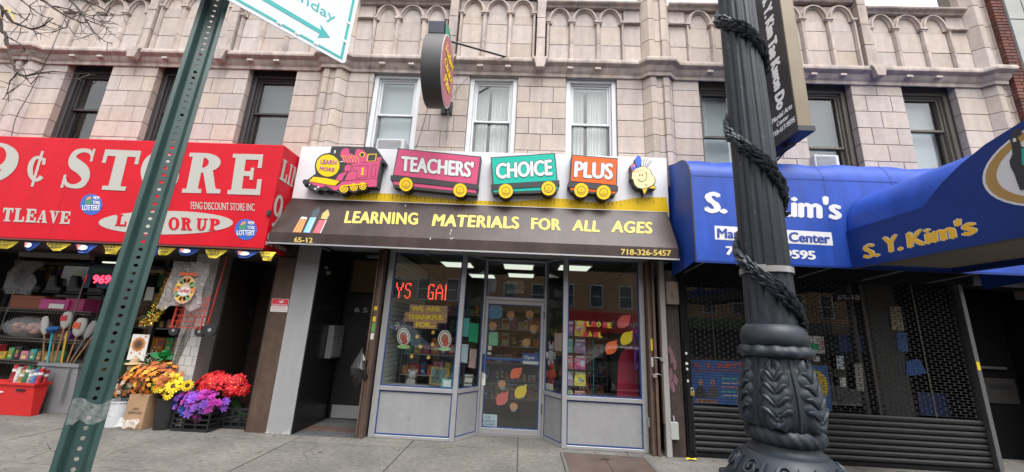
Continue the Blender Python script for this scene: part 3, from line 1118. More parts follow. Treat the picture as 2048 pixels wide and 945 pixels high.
for i, (x, y) in enumerate(((640, 715), (785, 690), (915, 675))):
    w_ = plate(YB, lc, 'wheel', L(ell(x, y, 62 - 5 * i, 55, 20)), (0, -.355, 0), NY, .007)
    plate(SBLACK, w_, 'wheel_ring', L(ell(x, y, 40, 36, 18)), (0, -.362, 0), NY, .001)
    plate(YB, w_, 'wheel_ring', L(ell(x, y, 31, 28, 16)), (0, -.363, 0), NY, .001)
    plate(SBLACK, w_, 'hub', L(ell(x, y, 11, 10, 10)), (0, -.364, 0), NY, .001)
pk('coupling_rod', YB, [(630, 665), (970, 632), (972, 648), (632, 682)], .008)
pk('cab_window', YB, [(985, 210), (1118, 205), (1105, 310), (970, 320)], .004)
pk('cab_window_glass', SBLACK, [(1000, 222), (1105, 217), (1093, 300), (985, 308)], .008)
pk('cab_window_bar', YB, [(1018, 215), (1030, 215), (1012, 312), (1000, 312)], .0085, .002)
pk('porthole', YB, ell(907, 220, 38, 38, 18), .004)
pk('porthole_glass', SBLACK, ell(907, 220, 27, 27, 16), .008)
for i in range(6):
    x = 640 + i * 42
    pts = [(x - 60, 232), (x - 30, 245), (x - 5, 285), (x + 5, 330)]
    mb = MB().tube([at(*L([p])[0], -.361) for p in pts], .0035, 4)
    mb.build('boiler_band', YB, lc)
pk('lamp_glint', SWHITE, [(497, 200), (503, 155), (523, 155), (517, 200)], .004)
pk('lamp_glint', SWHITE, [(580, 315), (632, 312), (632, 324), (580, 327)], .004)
pk('panel_line', mat('dark_pink', (.22, .03, .07), .5), [(760, 380), (1000, 365), (985, 545), (810, 570), (830, 462), (770, 460)], .0042, .0008)
pk('panel_face', PINK, [(775, 392), (985, 378), (973, 535), (825, 558), (843, 452), (785, 450)], .005, .0008)
pk('panel_line', MATS['dark_pink'], [(1050, 365), (1115, 358), (1100, 540), (1020, 545)], .0042, .0008)
pk('panel_face', PINK, [(1062, 376), (1103, 370), (1090, 530), (1034, 534)], .005, .0008)
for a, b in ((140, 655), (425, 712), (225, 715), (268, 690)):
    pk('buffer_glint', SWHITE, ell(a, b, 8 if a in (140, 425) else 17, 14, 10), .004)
for a, b in ((95, 625), (390, 715)):
    pk('buffer', SBLACK, ell(a, b, 42, 38, 16), .005, .03)


def wagon(label, m, body, band, low, wheels, txt, tq):
    t = thing('wagon_sign', label, 'sign', tuple(at(*body[-1], -.3)), 'toy train wagon signs')
    allp = body
    plate(SBLACK, t, 'cabinet', body, (0, -.21, 0), NY, .135, front=True)
    cx = sum(p[0] for p in body) / 4
    cy = sum(p[1] for p in body) / 4
    inner = [(cx + (x - cx) * (1 - 2.2 / abs(x - cx)), cy + (y - cy) * (1 - 2.2 / abs(y - cy))) for x, y in body]
    plate(m, t, 'face', inner, (0, -.345, 0), NY, .004)
    plate(SBLACK, t, 'under_frame', band, (0, -.21, 0), NY, .15, front=True)
    a0, a1, a2, a3 = low
    plate(SBLACK, t, 'skirt', low, (0, -.21, 0), NY, .136, front=True)
    g = lambda a, b, f: (a[0] + (b[0] - a[0]) * f, a[1] + (b[1] - a[1]) * f)
    strip = [g(g(a0, a3, .1), g(a1, a2, .1), .015), g(g(a0, a3, .1), g(a1, a2, .1), .985), g(g(a0, a3, .62), g(a1, a2, .62), .985), g(g(a0, a3, .62), g(a1, a2, .62), .015)]
    plate(m, t, 'skirt_face', strip, (0, -.346, 0), NY, .004)
    for wx, wy, wr in wheels:
        w_ = plate(SBLACK, t, 'wheel', ell(wx, wy, wr + .8, wr + .8, 22), (0, -.21, 0), NY, .16, front=True)
        plate(YB, w_, 'wheel_face', ell(wx, wy, wr, wr, 22), (0, -.37, 0), NY, .004)
        plate(SBLACK, w_, 'wheel_line', ell(wx, wy + .3, wr * .62, wr * .62, 18), (0, -.374, 0), NY, .0008)
        plate(YB, w_, 'wheel_face', ell(wx, wy + .3, wr * .53, wr * .53, 18), (0, -.3748, 0), NY, .0008)
        plate(SBLACK, w_, 'hub', ell(wx, wy - .5, 1.3, 1.3, 10), (0, -.3756, 0), NY, .0008)
        smile = ell(wx, wy + .6, wr * .36, wr * .3, 8, 20, 160)
        MB().tube([at(x, y, -.377) for x, y in smile], .004, 4).build('wheel_smile', SBLACK, w_)
    P = (0, -.349, 0)
    text_px(txt, SBLACK, t, (tq[0][0] - 1.6, tq[0][1] + 1.3), (tq[1][0] + 1.6, tq[1][1] + 1.3), (tq[2][0] - 1.6, tq[2][1] - 1.5), P, NY, bold=.085, lift=.0005, thick=.002, name='letter_shadow')
    text_px(txt, SWHITE, t, *tq, P, NY, bold=.055, lift=.003, thick=.003)
    return t


T_ = lambda pts: zp(pts, _o, _s)
C_ = lambda pts: zp(pts, _o2, _s2)
wagon('pink TEACHERS wagon sign with two yellow smiling wheels', PINK, T_([(850, 66), (1505, 132), (1478, 360), (808, 285)]), T_([(793, 278), (1483, 352), (1480, 392), (790, 318)]),
      T_([(800, 318), (1478, 390), (1472, 440), (815, 375)]), [(_o[0] + 914 / _s, _o[1] + 352 / _s, 13.5), (_o[0] + 1340 / _s, _o[1] + 398 / _s, 13.5)], "TEACHERS'",
      [(T_([(868, 247)])[0]), (T_([(1445, 300)])[0]), (T_([(878, 123)])[0])])
wagon('teal CHOICE wagon sign tilted up at one end', TEAL, C_([(80, 132), (568, 100), (588, 315), (95, 345)]), C_([(80, 340), (600, 305), (602, 345), (85, 378)]),
      C_([(88, 375), (600, 342), (578, 398), (98, 412)]), [(_o2[0] + 195 / _s2, _o2[1] + 388 / _s2, 14.2), (_o2[0] + 518 / _s2, _o2[1] + 368 / _s2, 14.2)], 'CHOICE',
      [(C_([(120, 300)])[0]), (C_([(550, 270)])[0]), (C_([(118, 178)])[0])])
wagon('orange PLUS wagon sign, shortest of the toy train', ORANGE, C_([(692, 112), (1042, 140), (1035, 350), (680, 318)]), C_([(668, 318), (1045, 350), (1043, 388), (665, 355)]),
      C_([(672, 352), (1042, 386), (1020, 420), (690, 395)]), [(_o2[0] + 766 / _s2, _o2[1] + 382 / _s2, 14.2), (_o2[0] + 935 / _s2, _o2[1] + 398 / _s2, 14.2)], 'PLUS',
      [(C_([(708, 285)])[0]), (C_([(1005, 305)])[0]), (C_([(716, 160)])[0])])

# cut-out child face
fo, fs = (1230, 290), 7.27
F_ = lambda pts: zp(pts, fo, fs)
fc = thing('face_sign', 'cut-out smiling face sign with blue cap and yellow collar', 'sign', (1.9, -.3, 3.9))
SKIN = mat('face_cream', (.80, .64, .34), .5)
headp = [(250, 410), (300, 350), (360, 325), (420, 322), (460, 345), (510, 375), (525, 430), (570, 480), (580, 530), (555, 580), (480, 620), (400, 640), (330, 625), (285, 580), (265, 510), (240, 485), (248, 460)]
plate(SBLACK, fc, 'cabinet', F_([(225, 300), (290, 265), (300, 190), (330, 158), (365, 170), (385, 230), (385, 310), (460, 335), (520, 370), (540, 430), (583, 480), (592, 530), (570, 590), (603, 635), (490, 640), (425, 735), (395, 650), (325, 635), (275, 590), (255, 520), (225, 490), (240, 400)]), (0, -.21, 0), NY, .125, front=True)
fk = lambda nm, m, pts, lift=0.0, th=.004: plate(m, fc, nm, F_(pts), (0, -.335, 0), NY, th, lift)
fk('face', SKIN, headp, .004)
fk('collar', YB, [(400, 650), (470, 632), (425, 722)])
fk('collar', YB, [(495, 632), (560, 590), (592, 638)])
CAP = mat('cap_blue', (.015, .10, .55), .4)
fk('cap_peak', CAP, ell(337, 245, 46, 86, 24), .009)
fk('cap', mat('cap_pink', (.55, .15, .22), .5), [(225, 310), (290, 275), (300, 330), (255, 395), (240, 350)], .0)
fk('cap_crown', CAP, [(245, 320), (330, 335), (370, 325), (300, 350), (260, 380)], .008)
for x in (358, 393):
    fk('eye', SBLACK, ell(x, 444, 8, 18, 12), .008)
for nm, pts in (('smile', [(335, 500), (355, 522), (390, 535), (430, 522), (460, 480), (465, 430), (450, 395), (435, 400)]), ('chin', [(440, 578), (455, 592), (470, 580)])):
    MB().tube([at(*F_([p])[0], -.345) for p in pts], .0045, 5).build(nm, SBLACK, fc)
for i, (a, b) in enumerate((((408, 315), (428, 205)), ((430, 318), (472, 205)), ((445, 325), (515, 225)), ((460, 332), (545, 232)))):
    MB().tube([at(*F_([a])[0], -.30), at(*F_([b])[0], -.30)], .0045, 5).build('hair_strand', SBLACK, fc)
for i, x in enumerate((280, 305, 335, 365, 400)):
    MB().tube([at(*F_([(x, 415 - i * 6)])[0], -.344), at(*F_([(x + 14, 370 - i * 4)])[0], -.344)], .003, 4).build('fringe', SBLACK, fc)

# ------------------------------------------------------------------ brown awning
BROWN = mat('awning_brown', (.042, .026, .023), .42, nscale=2.5, namt=.3, streak=.3, patch=.12, spec=.3)
aw = thing('brown_awning', 'dark brown sloping awning lettered LEARNING MATERIALS FOR ALL AGES in yellow', 'awning', (-.8, -.4, 2.82))
prof = [(-.21, 3.672), (-.57, 3.0), (-.58, 2.835), (-.572, 2.835), (-.562, 3.0), (-.20, 3.662)]
MB().prism([(-3.96, y, z) for y, z in prof], (6.27, 0, 0)).build('cover', BROWN, aw)
for x in (-3.955, 2.297):
    MB().prism([(x, -.20, 3.655), (x, -.565, 2.995), (x, -.572, 2.84), (x, .0, 2.84), (x, .0, 3.6)], (.008, 0, 0)).build('end_panel', BROWN, aw)
bx('edge_bar', STEEL, aw, -3.97, 2.315, -.592, -.566, 2.812, 2.834)
bx('top_bar', STEEL, aw, -3.97, 2.315, -.216, -.205, 3.673, 3.682)
for x in (-3.3, -1.6, .2, 1.9):
    bx('frame_rib', mat('rib_grey', (.25, .25, .25), .5, metal=.5), aw, x - .012, x + .012, -.56, .05, 2.84, 2.865)
AN = Vector((0, -(3.70 - 3.0), -(-.21 + .57))).normalized()
AN = Vector((0, -.672, .36)).normalized()
AP = Vector((0, -.57, 3.0))
A_ = lambda x, y: (_o[0] + x / _s, _o[1] + y / _s)
B_ = lambda x, y: (_o2[0] + x / _s2, _o2[1] + y / _s2)
for s_, a, b, c in (('LEARNING', A_(425, 658), A_(1012, 672), A_(440, 562)), ('MATERIALS', A_(1115, 682), B_(300, 676), A_(1128, 586)),
                    ('FOR', B_(385, 680), B_(612, 690), B_(383, 590)), ('ALL', B_(695, 690), B_(905, 700), B_(700, 605)), ('AGES', B_(990, 702), B_(1305, 714), B_(995, 612))):
    text_px(s_, PALEY, aw, a, b, c, AP, AN, bold=.045, shear=.08, spacing=1.08)
VP_, VN_ = (0, -.581, 0), (0, -1, 0)
text_px('65-12', PALEY, aw, A_(33, 808), A_(180, 812), A_(33, 768), VP_, VN_, bold=.03)
text_px('718-326-5457', PALEY, aw, B_(1065, 870), B_(1445, 880), B_(1065, 826), VP_, VN_, bold=.03)


def awp(nm, m, pts, lift=.001):
    return plate(m, aw, nm, [A_(x, y) for x, y in pts], AP, AN, .002, lift)


PENC = mat('pencil_orange', (.70, .22, .06), .5)
LB = mat('brush_blue', (.14, .36, .66), .5)
BR_ = mat('nib_red', (.62, .07, .10), .5)
awp('pencil', PENC, [(22, 728), (78, 628), (130, 628), (85, 730)])
awp('pencil_line', SBLACK, [(40, 730), (95, 628), (98, 628), (43, 730)], .004)
awp('pencil_line', SBLACK, [(64, 730), (114, 628), (117, 628), (67, 730)], .004)
awp('pencil_tip', SWHITE, [(78, 626), (95, 607), (135, 612), (132, 628), (118, 622), (106, 628), (92, 622)])
awp('brush_handle', LB, [(105, 730), (160, 612), (208, 612), (155, 732)])
awp('brush_line', SWHITE, [(140, 732), (195, 614), (199, 614), (144, 732)], .004)
awp('brush_tip', mat('brush_dark', (.03, .045, .06), .6), [(165, 608), (180, 565), (215, 540), (232, 530), (235, 570), (210, 610)])
awp('pen_body', BR_, [(182, 732), (232, 634), (280, 634), (230, 736)])
awp('pen_line', SWHITE, [(236, 736), (284, 634), (290, 634), (242, 736)], .003)
awp('pen_nib', mat('nib_gold', (.42, .30, .10), .4), [(242, 622), (258, 580), (300, 548), (312, 590), (290, 628)])

rg_ = random.Random(77)
SMUDGE = film_mat('dropping', (.5, .5, .48), .45, .8)
for k, (x, y) in enumerate(((1270, 715), (1262, 740), (1280, 775), (1268, 780), (910, 520), (1105, 778))):
    w_, h_ = rg_.uniform(3, 9), rg_.uniform(6, 16)
    awp('weather_mark', SMUDGE, [(x + w_ * math.cos(R(q)) * rg_.uniform(.6, 1.2), y + h_ * math.sin(R(q)) * rg_.uniform(.6, 1.2)) for q in range(0, 360, 40)], .001)

# ------------------------------------------------------------------ oval hanging sign
hsn = thing('hanging_sign', 'deep black rimmed oval sign with pink face sticking out from the wall', 'sign', (-1.5, -.9, 5.0))
EC, EA, EB = Vector((0, -.90, 5.69)), .47, .605
ring_ = [(EA * math.cos(R(a)), EB * math.sin(R(a)) * (1.0 if a % 360 else 1)) for a in range(0, 360, 8)]
q = [(-1.66, EC.y + y, EC.z + z) for y, z in ring_]
MB().prism(q, (.30, 0, 0)).build('rim', mat('rim_black', (.05, .048, .048), .5, nscale=4, namt=.2), hsn, smooth=True)
MB().prism([(-1.358, EC.y + y * .985, EC.z + z * .985) for y, z in ring_], (.006, 0, 0)).build('white_edge', SWHITE, hsn)
MB().prism([(-1.352, EC.y + y * .94, EC.z + z * .95) for y, z in ring_], (.004, 0, 0)).build('face', mat('apple_pink', (.46, .15, .19), .5), hsn)
for s_, z, w in (("Teachers'", 5.86, .62), ('Choice', 5.62, .58), ('Plus', 5.38, .40)):
    text(s_, SBLACK, hsn, (-1.3475, EC.y - w / 2 - .01, z - .02), (0, w, .02), (0, .05, .24), bold=.07, shear=.2, thick=.001, name='letter_shadow')
    text(s_, YEL, hsn, (-1.345, EC.y - w / 2, z), (0, w, .02), (0, .05, .2), bold=.03, shear=.2)
q = [(-1.66, -1.17, 6.20), (-1.66, -1.19, 6.40), (-1.66, -1.0, 6.47), (-1.66, -.80, 6.45), (-1.66, -.66, 6.3), (-1.66, -.55, 6.05), (-1.66, -.8, 6.1)]
lf = MB().prism(q, (.255, 0, 0)).build('leaf_box', mat('navy', (.025, .027, .05), .5), hsn)
MB().prism([(-1.383, y * .96 - .034, z * .99 + .0615) for _, y, z in q], (.006, 0, 0)).build('leaf_face', mat('leaf_green', (.03, .30, .20), .5), lf)
bx('arm', SBLACK, hsn, -1.55, -1.47, -.95, -.0, 6.05, 6.09)
bx('arm', SBLACK, hsn, -1.55, -1.47, -.7, -.0, 5.54, 5.58)
bx('wall_plate', SBLACK, hsn, -1.62, -1.42, -.05, -.004, 5.46, 5.70)
MB().tube([(-1.38, -.72, 6.42), (-.30, -.03, 6.64)], .017, 6).build('brace_rod', mat('rod', (.03, .025, .025), .5), hsn)
MB().tube([(-1.47, -.35, 5.50), (-1.47, -.1, 5.42), (-1.47, -.03, 5.30), (-1.47, -.02, 5.0)], .009, 6).build('conduit', GREYP, hsn)

# ------------------------------------------------------------------ blue awning and canopy
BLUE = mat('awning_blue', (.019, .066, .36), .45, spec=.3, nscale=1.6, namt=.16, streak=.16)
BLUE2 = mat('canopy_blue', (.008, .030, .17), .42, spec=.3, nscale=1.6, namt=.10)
SEAM = mat('seam_blue', (.013, .045, .25), .5)
ba = thing('blue_awning', 'wide blue rounded awning lettered S. Y. Kim\'s in white over the shuttered shop', 'awning', (4.7, -.4, 2.75))
bp = [(-.88, 2.76), (-.88, 4.05)]
for i in range(1, 9):
    a = R(90) * i / 8
    bp.append((-.88 + .42 * (1 - math.cos(a)), 4.05 + .38 * math.sin(a)))
bp += [(-.02, 4.57)]
nseg = 20
rows = []
for i in range(nseg + 1):
    x = 2.42 + (7.25 - 2.42) * i / nseg
    sag = .018 * math.sin(i * 2.1) + .012 * math.sin(i * 5.3)
    rows.append([(x, y + (sag * .4 if z > 4.06 else 0), z + (sag if z > 4.06 else 0)) for y, z in bp])
MB().grid(rows).build('cover', BLUE, ba, smooth=True)
for k in (4, 8, 12, 16):
    MB().grid([[(x_ + d, y_ - .0035, z_ + .0035) for x_, y_, z_ in rows[k]] for d in (-.007, .007)]).build('seam', SEAM, ba)
bx('front_seam', SEAM, ba, 2.425, 7.245, -.8835, -.8805, 4.04, 4.052)
MB().prism([(2.42, y, z) for y, z in bp] + [(2.42, -.02, 2.66), (2.42, -.5, 2.70)], (-.01, 0, 0)).build('end_panel', BLUE, ba)
MB().prism([(7.25, y, z) for y, z in bp] + [(7.25, -.02, 2.66), (7.25, -.5, 2.70)], (.01, 0, 0)).build('end_panel', BLUE, ba)
MB().tube([(2.42, y, z) for y, z in bp], .012, 6).build('frame_hoop', SBLACK, ba, smooth=True)
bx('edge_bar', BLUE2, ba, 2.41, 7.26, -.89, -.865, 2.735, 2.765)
for x in (2.6, 3.6, 4.4, 5.4, 6.4):
    MB().tube([(x, -.87, 2.78), (x, -.02, 2.72)], .012, 5).build('frame_rib', MATS['rib_grey'], ba)
BPP = (0, -.88, 0)
K_ = lambda x, y: (1320 + x / 3.636, 300 + y / 3.636)
for s_, a, b, c, bo in (('S.', K_(322, 460), K_(490, 468), K_(324, 303), .06), ('Y.', K_(570, 475), K_(740, 482), K_(572, 316), .06), ("Kim's", K_(800, 484), K_(1322, 512), K_(802, 318), .05)):
    text_px(s_, SWHITE, ba, a, b, c, BPP, NY, bold=bo)
mp = plate(SWHITE, ba, 'name_strip', [K_(396, 552), K_(1250, 602), K_(1257, 698), K_(400, 652)], BPP, NY, .003)
text_px('Martial Arts Center', mat('strip_blue', (.02, .05, .27), .5), mp, K_(415, 640), K_(1238, 683), K_(415, 570), (0, -.883, 0), NY, bold=.035)
text_px('718-417-9595', SWHITE, ba, K_(475, 765), K_(1133, 802), K_(475, 700), BPP, NY, bold=.055)

cn = thing('entrance_canopy', 'dark blue entrance canopy with arched side panel and white oval crest', 'canopy', (5.4, -2.6, 2.74))
XC, XD = 4.55, 5.90
side = [(-.885, 2.735), (-.885, 3.27), (-1.95, 3.285), (-2.05, 3.36), (-2.2, 3.48), (-2.4, 3.60), (-2.65, 3.71), (-2.95, 3.785), (-3.3, 3.81), (-3.65, 3.78), (-3.95, 3.70), (-4.2, 3.60), (-4.4, 3.48), (-4.5, 3.3), (-4.9, 3.285), (-5.0, 3.28), (-5.0, 2.735)]
for x, s in ((XC, 1), (XD, -1)):
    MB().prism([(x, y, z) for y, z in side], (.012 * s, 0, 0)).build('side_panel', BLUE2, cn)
rows = []
for y in (-.9, -2, -3.2, -4.99):
    rows.append([(XC + .02 + (XD - XC - .04) * (1 - math.cos(math.pi * k / 14)) / 2, y, 3.26 + .62 * math.sin(math.pi * k / 14) ** .8) for k in range(15)])
MB().grid(rows).build('roof', BLUE, cn, smooth=True)
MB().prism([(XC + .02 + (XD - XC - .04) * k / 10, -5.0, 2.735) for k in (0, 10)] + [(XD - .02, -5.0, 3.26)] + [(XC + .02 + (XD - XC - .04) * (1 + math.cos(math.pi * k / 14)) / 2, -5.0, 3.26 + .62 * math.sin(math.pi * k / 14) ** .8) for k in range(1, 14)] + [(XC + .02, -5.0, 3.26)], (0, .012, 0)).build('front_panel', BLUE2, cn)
bx('lining', mat('canopy_lining', (.15, .13, .10), .8, nscale=2, namt=.15), cn, XC + .015, XD - .015, -4.98, -.89, 2.80, 2.81)
for x in (XC - .012, XD + .004):
    bx('edge_bar', SBLACK, cn, x, x + .02, -5.0, -.89, 2.722, 2.737)
for y in (-4.9,):
    for x in (XC + .05, XD - .05):
        MB().tube([(x, y, 0), (x, y, 2.8)], .025, 8).build('post', STEEL, cn)
CP, CN_ = (XC, 0, 0), (-1, 0, 0)
Q_ = lambda x, y: (1660 + x / 2.863, 230 + y / 2.863)


def tilt_text(s_, a, b, c, bo):
    text_px(s_, SWHITE, cn, (a[0] - 1.4, a[1] + 1.4), (b[0] + 1.4, b[1] + 1.0), (c[0] - 1.4, c[1] - 1.2), CP, CN_, bold=bo + .03, thick=.0015, lift=.0005, name='letter_outline')
    text_px(s_, mat('gold_print', (.80, .45, .015), .5), cn, a, b, c, CP, CN_, bold=bo, thick=.003, lift=.002)


tilt_text('S.', Q_(195, 826), Q_(287, 810), Q_(190, 748), .05)
tilt_text('Y.', Q_(310, 796), Q_(420, 775), Q_(300, 705), .05)
tilt_text("Kim's", Q_(448, 765), Q_(848, 680), Q_(435, 675), .05)
oc = (XC - .001, -3.22, 3.33)
oval = lambda ry, rz, n=40: [(oc[0], oc[1] + ry * math.cos(2 * math.pi * k / n), oc[2] + rz * math.sin(2 * math.pi * k / n)) for k in range(n)]
cr = MB().prism(oval(.66, .405), (-.003, 0, 0)).build('crest', SWHITE, cn)
GOLD = mat('crest_gold', (.36, .22, .06), .5)
mb = MB()
a, b = oval(.635, .385), oval(.545, .325)
mb.add([(p[0] - .0045, p[1], p[2]) for p in a + b], [(k, (k + 1) % 40, 40 + (k + 1) % 40, 40 + k) for k in range(40)])
mb.build('crest_ring', GOLD, cr)
fig = [(1030, 140), (1040, 100), (1065, 80), (1095, 82), (1100, 110), (1070, 130), (1085, 150), (1095, 180), (1111, 186), (1150, 168), (1215, 120), (1228, 138), (1165, 212), (1158, 300), (1178, 425), (1150, 432), (1128, 340), (1112, 428), (1090, 432), (1070, 380), (1055, 335), (1035, 300), (1028, 265), (1045, 225), (1042, 180)]
plate(SBLACK, cr, 'crest_figure', [Q_(x, y) for x, y in fig], (XC - .008, 0, 0), CN_, .002)
plate(SWHITE, cr, 'crest_sleeve', [Q_(x, y) for x, y in ((1046, 138), (1062, 132), (1068, 152), (1050, 156))], (XC - .011, 0, 0), CN_, .001)
plate(TEAL, cr, 'crest_patch', [Q_(x, y) for x, y in ((1098, 195), (1111, 190), (1111, 290), (1100, 285))], (XC - .0115, 0, 0), CN_, .001)

# ------------------------------------------------------------------ black projecting sign
bsn = thing('projecting_sign', 'tall black box sign lettered Tae Kwon Do with bronze edge hung high on the wall', 'sign', (4.0, -.9, 4.68))
BZ = mat('sign_bronze', (.17, .135, .09), .45, metal=.3, nscale=3, namt=.1)
MB().box(3.85, 4.05, -1.21, -.40, 4.72, 8.3).build('box', BZ, bsn, bevel=.006)
fcx = MB().box(3.843, 3.849, -1.195, -.415, 4.745, 8.28).build('face', SBLACK, bsn)
bx('base_tray', SBLACK, bsn, 3.83, 4.07, -1.23, -.38, 4.64, 4.719)
SPP = (3.842, 0, 0)
text('S. Y. Kim Tae Kwon Do', mat('letter_white', (.8, .8, .8), .5), bsn, (3.842, -.83, 7.28), (0, 0, -2.11), (0, -.22, 0), bold=.085, thick=.002, shear=.12)
for s_, z, h, w in (('Martial Arts', 5.04, .085, .46), ('Center', 4.935, .075, .27), ('718-417-9595', 4.81, .085, .50)):
    text(s_, MATS['letter_white'], bsn, (3.842, -.93 + w / 2, z), (0, -w, 0), (0, 0, h), bold=.03, shear=.15, thick=.002)
MB().box(3.92, 3.98, -.95, .0, 4.56, 4.60).box(3.92, 3.98, -.8, -.72, 4.601, 4.639).box(3.92, 3.98, -.5, -.42, 4.601, 4.639).build('bracket', SBLACK, bsn)
MB().tube([(3.95, -.9, 4.6), (3.95, -.05, 4.35)], .014, 5).build('strut', SBLACK, bsn)
MB().tube([(3.82, -.55, 4.7), (3.80, -.5, 4.55), (3.83, -.3, 4.42), (3.86, -.03, 4.4)], .011, 6).build('conduit', GREYP, bsn)
# ------------------------------------------------------------------ shells of the ground floor
GY = .12
shell = MB()
shell.box(-2.30, -2.22, .16, 4.2, -.01, 3.0)      # shop side wall
shell.box(1.99, 2.07, .16, 4.2, -.01, 3.0)
shell.box(-2.22, 1.99, 4.12, 4.2, -.01, 3.0)
shw = shell.build('shop_wall', mat('shop_wall', (.09, .088, .08), .9, nscale=2, namt=.08))
tag(shw, kind='structure')
tag(MB().box(-2.22, 1.99, .62, 4.12, -.012, .002).build('shop_floor', mat('shop_floor', (.06, .055, .05), .5, nscale=3, namt=.1)), kind='structure')
tag(MB().box(-2.22, 1.99, .10, 4.12, 2.96, 3.02).build('shop_ceiling', mat('shop_ceiling', (.13, .13, .125), .9)), kind='structure')
tag(MB().box(-3.42, 2.1, .02, .40, 2.925, 3.05).build('lintel', PANEL), kind='structure')

LIGHT = mat('tube_light', (.95, 1.0, .86), emit=.42)
for i, (x, y) in enumerate(((-1.35, 1.5), (-1.0, 3.1), (-.10, 1.45), (-.05, 2.7), (1.0, 1.3))):
    t = thing('ceiling_light', ('white fluorescent ceiling panel seen through the %s' % ['left display window', 'left window, farther back', 'transom over the door', 'door glass, farther back', 'right display window'][i]), 'light', (x, y, 2.95), 'ceiling lights in the teaching shop')
    bx('frame', WHITE, t, x - .32, x + .32, y - .32, y + .32, 2.935, 2.957)
    bx('diffuser', LIGHT, t, x - .29, x + .29, y - .29, y + .29, 2.928, 2.934)
for i, (px, py) in enumerate(((889, 516), (1189, 529))):
    p = at(px, py, .42)
    t = thing('downlight', 'small round downlight glowing at the top of the %s window' % ('TOYS display' if i == 0 else 'book display'), 'light', (p.x, .42, 2.95))
    MB().lathe([(.055, 2.945), (.06, 2.955), (.062, 2.96)], (p.x, .42, 0), 16).build('trim', STEEL, t)
    MB().lathe([(.04, 2.935), (.042, 2.944)], (p.x, .42, 0), 16).build('lens', mat('warm_lamp', (1, .9, .7), emit=9.0), t)

# ------------------------------------------------------------------ centre shopfront
sf = thing('shopfront', 'grey aluminium shopfront with blue edging and a recessed glass door', 'shopfront', (-.15, .3, 0))
T = .05


def frame_v(x0, x1, y0, y1, z0, z1, name='mullion'):
    return bx(name, ALU, sf, x0, x1, y0, y1, z0, z1, bevel=.004)


frame_v(-2.28, -2.185, GY - .02, GY + .06, 0, 2.925)
frame_v(-1.03, -.955, GY - .02, GY + .06, 0, 2.925)
frame_v(.675, .748, GY - .02, GY + .06, 0, 2.925)
frame_v(1.905, 1.985, GY - .02, GY + .06, 0, 2.925)
for a, b, nm in ((-2.185, -1.03, 'a'), (.748, 1.905, 'b')):
    bx('sill_rail', ALU, sf, a, b, GY - .025, GY + .055, .685, .745, bevel=.004)
    bx('bottom_rail', ALU, sf, a, b, GY - .02, GY + .055, .0, .045, bevel=.004)
    bx('head_rail', ALU, sf, a, b, GY - .02, GY + .055, 2.885, 2.924)
    bx('stall_panel', PANEL, sf, a, b, GY + .005, GY + .03, .045, .685)
    for z0, z1 in ((.05, .68), (.75, 2.88)):
        tb = MB()
        w = .016
        y0, y1 = GY - .004, GY + .004
        if z1 < 1:
            y0, y1 = GY - .003, GY + .0048
        tb.box(a + .002, a + .002 + w, y0, y1, z0, z1).box(b - .002 - w, b - .002, y0, y1, z0, z1).box(a + .002 + w, b - .002 - w, y0, y1, z0, z0 + w).box(a + .002 + w, b - .002 - w, y0, y1, z1 - w, z1)
        tb.build('blue_edging', BLUETAPE, sf)
    bx('pane', SHOPGLASS, sf, a + .004, b - .004, GY + .010, GY + .016, .748, 2.883)
# splayed returns
for s, (p0, p1) in (('l', ((-.985, .14), (-.675, .60))), ('r', ((.705, .14), (.425, .60)))):
    a, b = Vector((*p0, 0)), Vector((*p1, 0))
    d = b - a
    L_ = d.length
    d.normalize()
    n = Vector((-d.y, d.x, 0))
    if s == 'r':
        n = -n
    mid = (a + b) / 2

    def rb(nm, m, s0, s1, z0, z1, th, off=0.0):
        c = a + d * ((s0 + s1) / 2) + n * off
        return MB().obox((c.x, c.y, (z0 + z1) / 2), d * ((s1 - s0) / 2), n * th, (0, 0, (z1 - z0) / 2)).build(nm, m, sf)
    rb('sill_rail', ALU, .02, L_ - .02, .685, .745, .03)
    rb('bottom_rail', ALU, .02, L_ - .02, 0, .045, .03)
    rb('head_rail', ALU, .02, L_ - .02, 2.885, 2.924, .03)
    rb('stall_panel', PANEL, .02, L_ - .02, .045, .685, .012)
    rb('pane', SHOPGLASS, .03, L_ - .03, .75, 2.883, .003)
    w = .014
    off = .013 if s == 'l' else .013
    for z0, z1 in ((.05, .68), (.75, 2.88)):
        for s0, s1, za, zb in ((.03, .03 + w, z0, z1), (L_ - .03 - w, L_ - .03, z0, z1), (.03 + w, L_ - .03 - w, z0, z0 + w), (.03 + w, L_ - .03 - w, z1 - w, z1)):
            rb('blue_edging', BLUETAPE, s0, s1, za, zb, .003, -off if s == 'l' else -off)
# door wall
DY = .60
frame_v(-.70, -.645, DY - .02, DY + .07, 0, 2.925, 'door_post')
frame_v(.395, .45, DY - .02, DY + .07, 0, 2.925, 'door_post')
bx('transom_bar', ALU, sf, -.645, .395, DY - .02, DY + .07, 2.195, 2.25, bevel=.004)
bx('head_rail', ALU, sf, -.645, .395, DY - .02, DY + .07, 2.885, 2.924)
bx('transom_pane', SHOPGLASS, sf, -.645, .395, DY + .02, DY + .026, 2.25, 2.885)
for x0, x1, z0, z1 in ((-.643, -.63, 2.252, 2.883), (.38, .393, 2.252, 2.883), (-.63, .38, 2.252, 2.265), (-.63, .38, 2.87, 2.883)):
    bx('blue_edging', BLUETAPE, sf, x0, x1, DY + .01, DY + .0185, z0, z1)
bx('threshold', STEEL, sf, -.645, .395, DY - .03, DY + .06, .0, .018)
